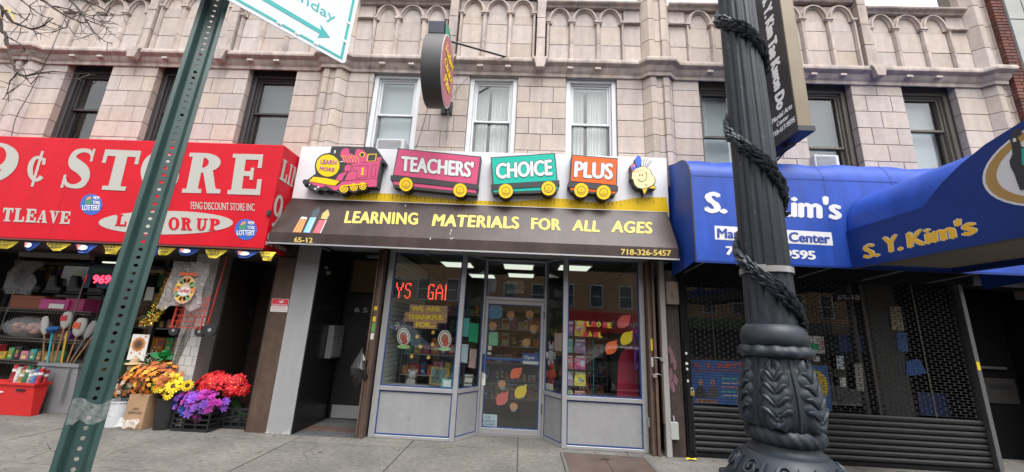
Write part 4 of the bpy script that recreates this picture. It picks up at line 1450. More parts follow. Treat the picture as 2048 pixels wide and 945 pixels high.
# the door leaf
dr = bpy.data.objects.new('door', None)
col.objects.link(dr)
dr.parent = sf
dr.matrix_parent_inverse = wmat(sf).inverted()
DA = mat('door_aluminium', (.36, .36, .36), .4, metal=.4)
dx0, dx1 = -.64, .39
MB().box(dx0, dx0 + .05, DY - .01, DY + .035, .02, 2.19).box(dx1 - .05, dx1, DY - .01, DY + .035, .02, 2.19).box(dx0 + .05, dx1 - .05, DY - .01, DY + .035, .02, .115).box(dx0 + .05, dx1 - .05, DY - .01, DY + .035, 2.125, 2.19).build('leaf_frame', DA, dr, bevel=.004)
bx('pane', SHOPGLASS, dr, dx0 + .05, dx1 - .05, DY + .010, DY + .016, .115, 2.125)
for x0, x1, z0, z1 in ((dx0 + .051, dx0 + .067, .116, 2.124), (dx1 - .067, dx1 - .051, .116, 2.124), (dx0 + .067, dx1 - .067, .116, .132), (dx0 + .067, dx1 - .067, 2.108, 2.124)):
    bx('blue_edging', BLUETAPE, dr, x0, x1, DY + .0, DY + .0085, z0, z1)
bx('push_bar', mat('push_blue', (.03, .10, .32), .4), dr, dx0 + .05, dx1 - .05, DY + .05, DY + .07, 1.17, 1.215)
bx('handle_plate', BLUETAPE, dr, dx0 - .0, dx0 + .045, DY - .03, DY - .0105, .98, 1.27, bevel=.006)
MB().tube([(dx0 + .03, DY - .03, 1.02), (dx0 + .03, DY - .075, 1.05), (dx0 + .03, DY - .075, 1.2), (dx0 + .03, DY - .03, 1.23)], .01, 6).build('pull_handle', BLUETAPE, dr)
bx('hinge', BLACK, dr, dx1 - .004, dx1 + .012, DY - .025, DY - .011, .36, .52)
bx('hinge', BLACK, dr, dx1 - .004, dx1 + .012, DY - .025, DY - .011, 1.9, 2.02)
MB().tube([(dx0 + .028, DY - .012, .91), (dx0 + .028, DY - .024, .91)], .016, 10).build('lock', STEEL, dr)

# ------------------------------------------------------------------ paper things stuck on the shop glass
PAPER = mat('paper', (.62, .62, .60), .8)
GREENP = mat('green_paper', (.02, .42, .20), .8)
PINKP = mat('pink_paper', (.52, .34, .33), .8)
KRAFT = mat('kraft', (.36, .19, .11), .85, nscale=12, namt=.1)
YPAPER = mat('yellow_paper', (.72, .52, .02), .8)
OPAPER = mat('orange_paper', (.72, .12, .03), .8)
CORAL = mat('coral_paper', (.60, .10, .10), .8)
SKYP = mat('mint_paper', (.10, .42, .38), .8)
LBP = mat('pale_blue_paper', (.45, .55, .62), .8)
GP = (0, GY + .0095, 0)
GPI = GY + .030


def sticker(name, label, cat, m, pts, Y, th=.0015, group=None, plane=None):
    """flat sheet just behind (or on) the pane at depth Y"""
    pts3 = [at(x, y, Y) for x, y in pts]
    c = sum(pts3, Vector()) / len(pts3)
    t = thing(name, label, cat, tuple(c), group)
    MB().prism(pts3, (0, -th, 0)).build('sheet', m, t)
    return t


# LED message board
W_ = lambda x, y: (520 + x / 2.305, 490 + y / 2.305)
led = thing('led_sign', 'black LED message board with red dot letters high in the shop window', 'sign', (-1.6, .2, 2.1))
lp = (0, .20, 0)
a, b = at(*W_(622, 160), .2), at(*W_(918, 258), .2)
bx('panel', mat('led_panel', (.03, .028, .028), .6), led, a.x, b.x, .2, .25, b.z, a.z)
LEDR = mat('led_red', (1.0, .06, .03), emit=1.8)
LEDD = mat('led_off', (.10, .08, .075), .6)
FONT5 = {'Y': ['1...1', '1...1', '1...1', '.1.1.', '.1.1.', '..1..', '..1..', '..1..', '..1..', '..1..'], 'S': ['.111', '1..1', '1...', '1...', '.11.', '...1', '...1', '...1', '1..1', '.11.'],
         'G': ['.111', '1..1', '1...', '1...', '1...', '1.11', '1..1', '1..1', '1..1', '.111'], 'A': ['..1..', '.1.1.', '.1.1.', '1...1', '1...1', '11111', '1...1', '1...1', '1...1', '1...1'], 'I': ['1'] * 10}
mb, off = MB(), MB()
x0, pit = a.x + .02, .0262
lit = set()
cx_ = 1
for ch in 'YS     GAI':
    if ch == ' ':
        cx_ += 2
        continue
    g = FONT5[ch]
    for r_, row in enumerate(g):
        for k, v in enumerate(row):
            if v == '1':
                lit.add((cx_ + k, r_))
    cx_ += len(g[0]) + 1
ncol = int((b.x - a.x - .05) / pit)
for cxi in range(ncol):
    for r_ in range(12):
        x, z = x0 + cxi * pit, a.z - .035 - r_ * pit
        d = mb if (cxi, r_ - 1) in lit else off
        s = .009 if d is mb else .005
        d.prism([(x + s * math.cos(R(q)), .2, z + s * math.sin(R(q))) for q in range(0, 360, 60)], (0, -.004, 0))
tag(mb.build('lit_dots', LEDR, led), kind='stuff')
tag(off.build('dark_dots', LEDD, led), kind='stuff')

ts = thing('paper_sign', 'brown paper sign with yellow letters WE ARE THANKFUL FOR', 'sign', (-1.56, .15, 1.64))
for i, pts in enumerate(([(690, 275), (865, 282), (863, 318), (690, 312)], [(668, 310), (864, 317), (860, 362), (666, 352)], [(709, 352), (818, 356), (815, 389), (706, 383)])):
    q = [at(*W_(*p), GPI - .002 * i) for p in pts]
    MB().prism(q, (0, -.0012, 0)).build('sheet', KRAFT, ts)
for s_, l1, l2, u1 in (('WE ARE', (697, 305), (832, 308), (697, 282)), ('THANKFUL', (680, 344), (846, 347), (682, 321)), ('FOR...', (718, 380), (808, 380), (720, 356))):
    text_px(s_, YPAPER, ts, W_(*l1), W_(*l2), W_(*u1), (0, GPI - .006, 0), NY, bold=.05, lift=.001, thick=.001)

# turkeys
for i, (x, y) in enumerate(((662, 430), (852, 440))):
    t = thing('paper_turkey', 'round paper turkey on the window glass, %s' % ('nearer the slatted wall' if i == 0 else 'nearer the door'), 'decoration', tuple(at(*W_(x, y), GPI)))
    for k, (rr_, m) in enumerate(((32, PAPER), (28, mat('turkey_brown', (.14, .05, .03), .8)), (24, PAPER), (19, mat('turkey_tan', (.30, .13, .06), .8)))):
        MB().prism([at(*W_(x + rr_ * .95 * math.cos(R(q)), y - 6 + rr_ * 1.25 * math.sin(R(q))), GPI - .001 * k) for q in range(0, 360, 15)], (0, -.0008, 0)).build('tail_fan', m, t)
    MB().prism([at(*W_(x + 4 + 13 * math.cos(R(q)), y + 8 + 22 * math.sin(R(q))), GPI - .005) for q in range(0, 360, 20)], (0, -.001, 0)).build('body', mat('turkey_red', (.40, .06, .03), .8), t)
    MB().prism([at(*W_(x + 30 * math.cos(R(q)), y + 40 + 9 * math.sin(R(q))), GPI - .006) for q in range(0, 360, 20)], (0, -.001, 0)).build('grass_base', mat('lime_paper', (.25, .42, .16), .8), t)
for i, (x, y) in enumerate(((724, 423), (798, 404), (740, 469), (795, 460), (699, 514), (776, 519))):
    lab = ['upper row, below the word THANKFUL', 'highest one, below the brown paper sign', 'middle one beside the nearer turkey', 'just below the highest one', 'lowest one near the slatted wall', 'lowest one near the door'][i]
    q = []
    for k in range(10):
        rr_ = (11, 7)[k % 2] * (1 if k not in (5,) else .6)
        q.append(at(*W_(x + rr_ * math.cos(R(k * 36 + 20)), y + rr_ * math.sin(R(k * 36 + 20))), GPI))
    t = thing('paper_leaf', 'tiny yellow paper leaf, ' + lab, 'decoration', tuple(q[0]), 'tiny paper leaves')
    MB().prism(q, (0, -.001, 0)).build('cutout', mat('leaf_gold', (.62, .36, .06), .8), t)
sticker('paper_notice', 'small teal bordered card low in the corner of the window', 'notice', SKYP, [W_(838, 616), W_(886, 620), W_(884, 664), W_(836, 660)], GPI)
o = sticker('paper_notice', 'white card centred on the teal bordered card', 'notice', PAPER, [W_(846, 624), W_(880, 627), W_(878, 656), W_(844, 653)], GPI - .003)

# things on the left return glass (between the window and the door)
D_ = lambda x, y: (920 + x / 2.364, 500 + y / 2.364)


def ret_sheet(name, label, cat, m, pts, side='l', off=.012):
    p0, p1 = (((-.985, .14), (-.675, .60)) if side == 'l' else ((.705, .14), (.425, .60)))
    d = Vector((p1[0] - p0[0], p1[1] - p0[1], 0)).normalized()
    n = Vector((-d.y, d.x, 0))
    if n.dot(CAM - Vector((*p0, 0))) > 0:
        n = -n
    P = Vector((*p0, 0)) + n * off
    q = [hit(*D_(*p), P, n) for p in pts]
    t = thing(name, label, cat, tuple(sum(q, Vector()) / len(q)))
    MB().prism(q, -n * .001).build('sheet', m, t)
    t['_n'] = tuple(n)
    return t, P - n * .002, n


ret_sheet('flyer', 'teal photo flyer above the green paper beside the door', 'notice', SKYP, [(12, 322), (48, 324), (40, 412), (4, 408)])
ret_sheet('flyer', 'bright green paper sheet taped beside the door', 'notice', GREENP, [(48, 345), (89, 350), (82, 440), (40, 434)])
ret_sheet('flyer', 'pale blue paper sheet below the green one', 'notice', LBP, [(4, 445), (40, 448), (34, 536), (0, 530)])
ret_sheet('flyer', 'dull pink paper sheet beside the door post', 'notice', PINKP, [(48, 468), (80, 470), (72, 562), (40, 556)])
t, P, n = ret_sheet('hours_notice', 'dark framed notice low beside the door', 'notice', mat('notice_dark', (.06, .05, .05), .7), [(18, 585), (66, 588), (60, 650), (12, 648)])
MB().prism([hit(*D_(*p), P, n) for p in ((24, 604), (60, 606), (56, 628), (20, 626))], -n * .001).build('notice_strip', PAPER, t)
MB().prism([hit(*D_(*p), P, n) for p in ((24, 590), (62, 592), (61, 600), (23, 598))], -n * .001).build('notice_strip', PAPER, t)
MB().prism([hit(*D_(*p), P, n) for p in ((20, 634), (56, 636), (55, 645), (19, 643))], -n * .001).build('notice_strip', PAPER, t)
ret_sheet('flyer', 'pink flyer with dark figures on the glass right of the door', 'notice', PINKP, [(447, 395), (484, 393), (484, 478), (446, 478)], 'r')
ret_sheet('flyer', 'small white card at the foot of the glass right of the door', 'notice', PAPER, [(402, 630), (440, 635), (438, 670), (400, 664)], 'r')

# door stickers
DP = DY + .0085
DPI = DY + .028


def door_sheet(name, label, cat, m, pts, Y=None, th=.001):
    q = [at(*D_(*p), DPI if Y is None else Y) for p in pts]
    t = thing(name, label, cat, tuple(sum(q, Vector()) / len(q)))
    MB().prism(q, (0, -th, 0)).build('sheet', m, t)
    return t


t = door_sheet('open_sign', 'blue sign lettered Open on the door glass', 'sign', mat('open_blue', (.03, .07, .28), .6), [(295, 488), (375, 492), (374, 546), (294, 542)])
text_px('Open', PAPER, t, D_(303, 520), D_(352, 522), D_(304, 500), (0, DPI - .002, 0), NY, bold=.03, thick=.001)
MB().prism([at(*D_(*p), DPI - .002) for p in ((297, 525), (373, 529), (373, 543), (297, 539))], (0, -.001, 0)).build('lower_strip', PAPER, t)
t = door_sheet('gift_sign', 'pale card lettered Gift Certificates Available at the foot of the door', 'sign', LBP, [(93, 775), (176, 780), (174, 838), (90, 830)])
for s_, l1, l2, u1 in (('Gift', (118, 795), (146, 797), (120, 783)), ('Certificates', (102, 813), (164, 816), (104, 799)), ('Available', (112, 828), (162, 830), (114, 817))):
    text_px(s_, mat('teal_ink', (.04, .16, .20), .7), t, D_(*l1), D_(*l2), D_(*u1), (0, DPI - .002, 0), NY, thick=.001)
door_sheet('door_notice', 'green handwritten paper on the upper door glass', 'notice', GREENP if False else mat('mint_green', (.16, .50, .32), .8), [(137, 390), (180, 390), (178, 452), (135, 450)])
door_sheet('door_notice', 'blue round edged poster in the top corner of the door', 'notice', mat('poster_blue', (.05, .24, .44), .7), [(135, 275), (150, 263), (185, 262), (202, 278), (200, 312), (190, 325), (150, 326), (135, 315)])
door_sheet('door_notice', 'small white alarm sticker on the door glass', 'notice', PAPER, [(132, 455), (150, 455), (150, 474), (132, 474)])
door_sheet('door_notice', 'white strip sticker below the alarm sticker', 'notice', PAPER, [(130, 484), (148, 485), (147, 497), (129, 496)])
door_sheet('door_notice', 'tall white card sticker strip near the door lock', 'notice', PAPER, [(106, 585), (121, 586), (119, 641), (104, 640)], DY - .012)
for i, (x, y) in enumerate(((240, 308), (329, 305), (155, 359), (347, 372), (313, 438), (198, 634), (254, 741))):
    lab = ['top row, left of two', 'top row, right of two', 'near the blue poster', 'under the top row, right side', 'above the Open sign', 'left of the orange leaf', 'lowest on the door'][i]
    t = thing('paper_figure', 'round brown paper face with blue base on the door, ' + lab, 'decoration', tuple(at(*D_(x, y), DPI)), 'paper faces on the door')
    MB().prism([at(*D_(x + 13 * math.cos(R(q)), y + 18 + 7 * math.sin(R(q))), DPI + .002) for q in range(0, 360, 30)], (0, -.001, 0)).build('base', mat('figure_blue', (.12, .24, .38), .8), t)
    MB().prism([at(*D_(x + 19 * math.cos(R(q)), y + 18 * math.sin(R(q))), DPI) for q in range(0, 360, 20)], (0, -.001, 0)).build('head', mat('figure_tan', (.46, .22, .10), .8), t)


def big_leaf(label, m, c, ang, ln, Y, conv):
    t = thing('leaf_cutout', label, 'decoration', tuple(at(*conv(*c), Y)), 'large paper leaves')
    q = []
    ca, sa = math.cos(R(ang)), math.sin(R(ang))
    prof = [(-1, 0), (-.8, .22), (-.4, .42), (0, .46), (.4, .40), (.75, .22), (.86, .1), (1.12, .09), (1.12, -.05), (.86, -.08), (.7, -.25), (.35, -.42), (0, -.46), (-.45, -.4), (-.82, -.2)]
    for u, v in prof:
        u, v = u * ln, v * ln * 1.5
        q.append(at(*conv(c[0] + u * ca - v * sa, c[1] + u * sa + v * ca), Y))
    MB().prism(q, (0, -.001, 0)).build('cutout', m, t)
    return t


big_leaf('orange paper leaf on the door below the Open sign', OPAPER, (265, 583), -42, 34, DPI - .001, D_)
big_leaf('yellow paper leaf on the lower door glass', YPAPER, (287, 672), -52, 38, DPI - .001, D_)
big_leaf('coral paper leaf on the lower door glass', CORAL, (200, 704), -50, 38, DPI - .001, D_)
t = door_sheet('number_card', 'white card with blue number 65-12 above the door', 'sign', mat('card_grey', (.34, .34, .35), .7), [(220, 145), (300, 146), (302, 206), (218, 204)], DY + .04)
text_px('65-12', mat('number_blue', (.10, .22, .36), .6), t, D_(208, 188), D_(316, 190), D_(208, 164), (0, DY + .036, 0), NY, bold=.04, thick=.001)

# right window decorations
E_ = lambda x, y: (1120 + x / 4.5, 600 + y / 4.5)
big_leaf('orange paper leaf on the book display window', OPAPER, (462, 430), -55, 74, GPI - .003, E_)
big_leaf('yellow paper leaf on the book display window', YPAPER, (600, 345), -52, 74, GPI - .003, E_)
big_leaf('red paper leaf high on the book display window', CORAL, (575, 195), -48, 74, GPI + .012, E_)
REDP = mat('letter_red', (.60, .04, .05), .8)
for i, (ch, x, y) in enumerate((('W', 180, 210), ('', 235, 220), ('L', 262, 215), ('', 300, 220), ('O', 348, 222), ('', 405, 228), ('E', 448, 230), ('', 228, 308), ('A', 272, 310), ('', 320, 312), ('L', 365, 316))):
    t = thing('letter_card', ('yellow letter %s card in the %s line on the window' % (ch, 'upper' if y < 260 else 'lower')) if ch else ('red letter card %s' % ['', 'after the W', '', 'before the O', '', 'before the E', '', 'before the A', '', 'after the A'][i]), 'letters', tuple(at(*E_(x, y), GPI)))
    if ch:
        text_px(ch, YPAPER, t, E_(x - 22, y + 25), E_(x + 20, y + 25), E_(x - 22, y - 25), (0, GPI, 0), NY, bold=.09, thick=.001)
    else:
        MB().prism([at(*E_(*p), GPI + .004) for p in ((x - 20, y - 24), (x + 20, y - 24), (x + 20, y + 24), (x - 20, y + 24))], (0, -.001, 0)).build('card', REDP, t)

# ------------------------------------------------------------------ goods behind the glass
rk = thing('book_rack', 'wire rack of workbooks in the right display window', 'rack', (1.0, .45, 0))
RACKY = .42
mb = MB()
rx0, rx1 = at(*E_(60, 500), RACKY).x, at(*E_(245, 500), RACKY).x
for x in (rx0 - .01, (rx0 * .6 + rx1 * .4), rx1 + .01):
    mb.tube([(x, RACKY + .03, .02), (x, RACKY + .03, 2.0)], .006, 5)
zs = [at(*E_(150, y), RACKY).z for y in (330, 480, 628, 776, 905)]
mb.build('uprights', BLACK, rk)
for z in zs:
    bx('shelf', BLACK, rk, rx0 - .02, rx1 + .16, RACKY - .01, RACKY + .10, z - .012, z)
covers = [[('violet', (.25, .12, .34)), ('yellow spotted', (.60, .45, .05))], [('teal green', (.05, .33, .27)), ('mauve', (.30, .18, .42))], [('red', (.50, .12, .10)), ('magenta', (.48, .06, .22))], [('lilac', (.36, .32, .42)), ('bright yellow', (.70, .60, .06))], [('lime green', (.40, .52, .10)), ('scarlet', (.60, .08, .05))]]
xe = [[60, 128, 240]] * 5
rown = ['top', 'second', 'third', 'fourth', 'lowest']
for r_, row in enumerate(covers):
    for k, (cn_, cc) in enumerate(row):
        xa, xb = at(*E_(xe[r_][k] + 6, 0), RACKY).x + .0, at(*E_(xe[r_][k + 1] - 6, 0), RACKY).x
        h = .235 if r_ not in (0,) else .255
        if r_ == 4:
            h = .15
        z0 = zs[r_] + .002 if r_ < 4 else zs[4] + .0
        m = mat('cover_' + cn_.replace(' ', '_'), cc, .45, nscale=14, namt=.5)
        t = thing('workbook', '%s activity book on the %s shelf of the wire rack' % (cn_, rown[r_]), 'book', ((xa + xb) / 2, RACKY, z0), 'books on the wire rack')
        MB().obox(((xa + xb) / 2, RACKY + .035, z0 + h / 2), ((xb - xa) / 2, 0, 0), (0, .006, -.001), (0, .022, h / 2)).build('cover', m, t)
        rr_ = random.Random(r_ * 7 + k)
        w = xb - xa
        for q in range(3):
            cx0 = xa + w * rr_.uniform(.25, .75)
            cz = z0 + h * rr_.uniform(.25, .6)
            rd = w * rr_.uniform(.12, .24)
            MB().prism([(cx0 + rd * math.cos(R(a_)), RACKY + .006 + (cz - z0 - h / 2) * .1 + .018 - .0008 * q, cz + rd * .8 * math.sin(R(a_))) for a_ in range(0, 360, 30)], (0, -.0012, 0)).build('cover_art', [PAPER, mat('art_pink', (.55, .2, .3), .6), mat('art_sky', (.25, .42, .58), .6)][q], t)
        MB().box(xa + w * .12, xb - w * .12, RACKY + .018 + h * .035, RACKY + .024 + h * .035, z0 + h * .80, z0 + h * .9).build('title_band', PAPER, t)
for k in range(4):
    z0 = zs[k + 1] + .002
    for j in range(3):
        xx = rx1 + .02 + j * .045
        t = thing('workbook', '%s thin book at the rack end, shelf %s from the top' % (['crimson', 'dark grey', 'turquoise'][j], ['two', 'three', 'four', 'five'][k]), 'book', (xx, RACKY + .05, z0), 'books on the wire rack')
        MB().obox((xx, RACKY + .06, z0 + .11), (.004, 0, 0), (.012, .09, 0), (.0, 0, .11)).build('cover', mat(['cov_crimson', 'cov_grey', 'cov_turq'][j], [(.35, .02, .10), (.08, .08, .09), (.05, .28, .34)][j], .5), t)
# red display panel and purple streamer
rp = thing('display_banner', 'tall plain red panel with rounded shoulder at the end of the right window', 'panel', (1.7, .5, 0))
q = [E_(512, 890), E_(525, 560), (1120 + 545 / 4.5, 600 + 490 / 4.5), E_(580, 455), E_(640, 415), E_(700, 400), E_(705, 890)]
MB().prism([at(*p, .5) for p in q], (0, .03, 0)).build('panel', mat('panel_red', (.36, .012, .05), .6), rp, bevel=.004)
st = thing('streamer', 'purple and blue paper streamer hanging by the edge of the right window', 'decoration', (1.85, .3, 1.5))
for k, (x, m) in enumerate(((672, mat('purple', (.20, .03, .34), .7)), (694, mat('streamer_blue', (.05, .15, .45), .7)))):
    p0, p1 = at(*E_(x, 250), .3), at(*E_(x + 12, 630 if k == 0 else 370), .3)
    rows = [[(p0.x + (p1.x - p0.x) * j / 12 + dx_, .3 + .012 * math.sin(j * 1.3 + dx_ * 90), p0.z + (p1.z - p0.z) * j / 12) for dx_ in (-.025, 0, .025)] for j in range(13)]
    MB().grid(rows).build('ribbon', m, st)

# slatted wall at the left of the window
sl = thing('slat_wall', 'pale grey slatted display wall inside the left window', 'display wall', (-2.18, .6, 0))
bx('backing', mat('slat_groove', (.06, .06, .06), .8), sl, -2.215, -2.20, .2, 2.4, .3, 2.9)
z = .32
while z < 2.88:
    bx('slat', mat('slat_grey', (.40, .40, .39), .6), sl, -2.199, -2.18, .2, 2.4, z, z + .066)
    z += .076

rr_ = random.Random(5)
names_c = [('red', (.45, .04, .05)), ('blue', (.05, .14, .42)), ('green', (.07, .30, .12)), ('yellow', (.60, .42, .04)), ('white', (.5, .5, .48)), ('purple', (.22, .07, .32)), ('orange', (.55, .18, .03)), ('pink', (.5, .18, .28)), ('black', (.03, .03, .03)), ('brown', (.22, .12, .06)), ('teal', (.04, .28, .28))]
used = {}


def goods(xa, xb, y, z, hmax, where, seed, dmin=.05):
    r2 = random.Random(seed)
    x = xa
    while x < xb - .05:
        w = r2.uniform(.08, .2)
        w = min(w, xb - x)
        h = r2.uniform(.45, 1.0) * hmax
        cn_, cc = r2.choice(names_c)
        kind = r2.choice(['toy box', 'game box', 'craft packet', 'puzzle box', 'blocks set', 'card game', 'paint set', 'jigsaw box'])
        key = '%s %s %s' % (cn_, kind, where)
        used[key] = used.get(key, 0) + 1
        nth = ['', ', second one along', ', third one along', ', fourth one along', ', fifth one along'][min(used[key] - 1, 4)]
        t = thing('toy_box', key + nth, 'box', (x + w / 2, y, z), 'boxed goods ' + where)
        m = mat('goods_' + cn_, cc, .4, nscale=11, namt=.45)
        bx('carton', m, t, x + .004, x + w - .004, y, y + .1, z, z + h, bevel=.003)
        la, lb, lc_, ld = r2.uniform(.08, .3), r2.uniform(.55, .92), r2.uniform(.4, .62), r2.uniform(.7, .93)
        bx('label', mat('goods_label_%d' % r2.randint(0, 3), [(.40, .38, .33), (.30, .22, .06), (.10, .16, .28), (.30, .08, .08)][r2.randint(0, 3)], .5), t, x + w * la, x + w * lb, y - .002, y - .0005, z + h * lc_, z + h * ld)
        if h > .12:
            MB().prism([(x + w * .5 + w * .25 * math.cos(R(a_)), y - .0005, z + h * .3 + w * .2 * math.sin(R(a_))) for a_ in range(0, 360, 40)], (0, -.0018, 0)).build('picture', mat('goods_pic_%d' % r2.randint(0, 3), [(.6, .3, .1), (.1, .4, .5), (.6, .55, .2), (.5, .1, .2)][r2.randint(0, 3)], .5), t)
        x += w + r2.uniform(.0, .03)


def shelf_unit(label, x0, x1, y, zs_, seed, where, hmax=.26):
    u = thing('shelf_unit', label, 'shelf', ((x0 + x1) / 2, y, 0))
    for x in (x0 - .02, x1):
        bx('side', mat('shelf_side', (.12, .12, .12), .6), u, x, x + .02, y - .02, y + .32, 0, zs_[-1] + .3)
    for i, z_ in enumerate(zs_):
        bx('board', mat('shelf_board', (.30, .29, .27), .6), u, x0, x1, y - .02, y + .3, z_ - .02, z_)
        goods(x0 + .01, x1 - .01, y + .02, z_ + .001, hmax, where + ' on the ' + ['lowest', 'second', 'third', 'fourth', 'fifth'][i] + ' shelf', seed + i)


shelf_unit('low dark shelf of toys behind the left window', -2.1, -1.1, .85, [.45, .85, 1.2], 3, 'behind the left window', .28)
shelf_unit('tall shelf of toys facing the door', -.75, .55, 2.3, [.3, .65, 1.0, 1.35, 1.7], 13, 'facing the door', .27)
shelf_unit('tall shelf of goods at the back of the right window', .65, 1.9, 2.6, [.4, .8, 1.2, 1.6], 23, 'behind the right window', .28)
shelf_unit('tall shelf at the back wall behind the left window', -2.1, -1.0, 3.3, [.4, .8, 1.2, 1.6, 2.0], 33, 'at the back wall', .28)
# window ledge and loose goods in the left display
led_ = thing('display_ledge', 'white display ledge in the left window holding small goods', 'ledge', (-1.6, .4, .7))
bx('board', mat('ledge_white', (.32, .32, .31), .6), led_, -2.16, -1.08, .22, .62, .70, .72)
t = thing('framed_picture', 'wooden framed toy picture leaning low in the left window', 'picture', tuple(at(*W_(825, 605), .35)))
q = [at(*W_(*p), .35) for p in ((790, 560), (868, 568), (852, 650), (778, 642))]
MB().prism(q, (0, .02, 0)).build('frame', mat('pic_wood', (.30, .20, .08), .6), t)
c_ = sum(q, Vector()) / 4
MB().prism([c_ + (p - c_) * .8 + Vector((0, -.002, 0)) for p in q], (0, .003, 0)).build('print', mat('pic_print', (.10, .16, .16), .5, nscale=18, namt=.6), t)
t = thing('plush_toy', 'grey and white plush toy slumped low in the left window', 'toy', tuple(at(*W_(700, 620), .36)))
c_ = at(*W_(703, 600), .36)
MB().ball(c_, .065, .06, .08, 12, 9).build('head', mat('plush', (.28, .27, .27), .95, bump=.6, bscale=90), t, smooth=True)
MB().ball((c_.x - .02, c_.y + .01, c_.z - .13), .085, .07, .09, 12, 9).build('body', MATS['plush'], t, smooth=True)
for s in (-1, 1):
    MB().ball((c_.x + s * .06, c_.y, c_.z + .06), .026, .02, .03, 8, 6).build('ear', MATS['plush'], t, smooth=True)
    MB().ball((c_.x + s * .08, c_.y - .03, c_.z - .18), .04, .05, .03, 8, 6).build('foot', MATS['plush'], t, smooth=True)
t = thing('beads_bag', 'clear bag of coloured balls by the slatted wall', 'bag', tuple(at(*W_(635, 365), .3)))
c_ = at(*W_(640, 370), .32)
for k in range(46):
    p = (c_.x + rr_.uniform(-.10, .12), c_.y + rr_.uniform(-.04, .05), c_.z + rr_.uniform(-.09, .1))
    MB().ball(p, .017, n=6, m=5).build('bead', mat('bead_%d' % (k % 5), [(.5, .05, .1), (.1, .2, .5), (.6, .4, .5), (.1, .4, .2), (.5, .5, .5)][k % 5], .4), t, smooth=True)
# plush items by the right return glass
for i, (x, y, cc, nm) in enumerate(((430, 500, (.42, .40, .42), 'white'), (432, 590, (.38, .05, .04), 'red'))):
    c_ = at(*D_(x, y), .55)
    t = thing('plush_toy', '%s plush toy hanging behind the glass right of the door' % nm, 'toy', tuple(c_))
    m = mat('plush_' + nm, cc, .95, bump=.6, bscale=90)
    MB().ball((c_.x, c_.y, c_.z), .06, .05, .10, 10, 8).build('body', m, t, smooth=True)
    MB().ball((c_.x, c_.y - .01, c_.z + .13), .05, .045, .05, 10, 8).build('head', m, t, smooth=True)
    for s in (-1, 1):
        MB().ball((c_.x + s * .035, c_.y, c_.z + .19), .015, .015, .045, 8, 6).build('ear', m, t, smooth=True)
        MB().ball((c_.x + s * .065, c_.y, c_.z - .0), .02, .02, .06, 8, 6).build('arm', m, t, smooth=True)
        MB().ball((c_.x + s * .03, c_.y, c_.z - .12), .022, .022, .06, 8, 6).build('leg', m, t, smooth=True)

# ------------------------------------------------------------------ house entrance with black tiles
BT = mat('black_tile', (.010, .010, .011), .25, spec=.25, nscale=3, namt=.1)
vest = thing('entrance_recess', 'black tiled house entrance recess left of the shopfront', 'entrance', (-2.9, .5, 0))
bx('wall_backing', BLACK, vest, -3.42, -3.412, .0, 1.16, 0, 3.0)
for j, (z0, z1) in enumerate(((0, .76), (.76, 1.52), (1.52, 2.28), (2.28, 2.95))):
    for y0, y1 in ((.004, .55), (.55, 1.10)):
        bx('wall_tile', BT, vest, -3.411, -3.398, y0 + .003, y1 - .003, z0 + .003, z1 - .003, bevel=.002)
bx('ceiling', BLACK, vest, -3.42, -2.31, .0, 1.2, 2.95, 2.99)
bx('back_wall', BLACK, vest, -3.42, -2.31, 1.15, 1.2, 0, 3.0)
bx('side_wall', mat('dark_wall', (.03, .028, .027), .6), vest, -2.36, -2.31, .12, 1.16, 0, 3.0)
dd = bx('door', mat('black_door', (.014, .014, .015), .35), vest, -3.36, -2.44, 1.09, 1.14, .02, 2.22, bevel=.004)
bx('kick_plate', mat('kick', (.42, .43, .45), .35, metal=.5), dd, -3.34, -2.46, 1.082, 1.089, .02, .235)
pv = [(-.14, 0), (0, .16), (.14, 0), (0, -.16)]
MB().prism([(-2.78 + a_, 1.088, 1.52 + b_) for a_, b_ in pv], (0, -.004, 0)).build('diamond_light', mat('diamond', (.05, .04, .03), .3), dd)
bx('transom', mat('amber_panel', (.13, .085, .03), .5), vest, -3.32, -2.50, 1.10, 1.145, 2.26, 2.88)
text('65', mat('number_silver', (.42, .42, .40), .4), vest, (-3.18, 1.088, 1.88), (.25, 0, 0), (0, 0, .09), bold=.02, spacing=1.5, thick=.004)
# ceramic floor tiles
for i in range(4):
    for j in range(4):
        x0, y0 = -3.39 + i * .27, .0 + j * .28
        m = mat('slate_%d' % ((i * 3 + j) % 3), [(.07, .07, .072), (.10, .06, .05), (.09, .095, .085)][(i * 3 + j) % 3], .5, nscale=5, namt=.2)
        bx('floor_tile', m, vest, x0 + .004, x0 + .266, y0 + .004, y0 + .276, -.008, .006, bevel=.002)
# mailboxes
mbx = thing('mailbox', 'silver apartment mailbox panel on the black tiled wall', 'mailbox', (-3.38, .85, 1.1))
MB().box(-3.396, -3.30, .62, 1.05, 1.06, 1.62).build('case', STEEL, mbx, bevel=.006)
for i in range(3):
    y0 = .65 + i * .13
    d = bx('letter_door', mat('mail_door', (.45, .45, .46), .4, metal=.6), mbx, -3.299, -3.294, y0, y0 + .12, 1.10, 1.5)
    bx('slot', BLACK, d, -3.2938, -3.292, y0 + .03, y0 + .09, 1.42, 1.435)
    MB().tube([(-3.294, y0 + .06, 1.3), (-3.288, y0 + .06, 1.3)], .008, 8).build('lock', BLACK, d)
# small lamp above the recess
t = thing('recess_light', 'small clear ceiling light in the black entrance recess', 'light', (-2.85, .9, 2.9))
MB().box(-3.0, -2.75, .85, .98, 2.9, 2.949).build('housing', mat('lamp_plastic', (.25, .25, .25), .3), t, bevel=.01)
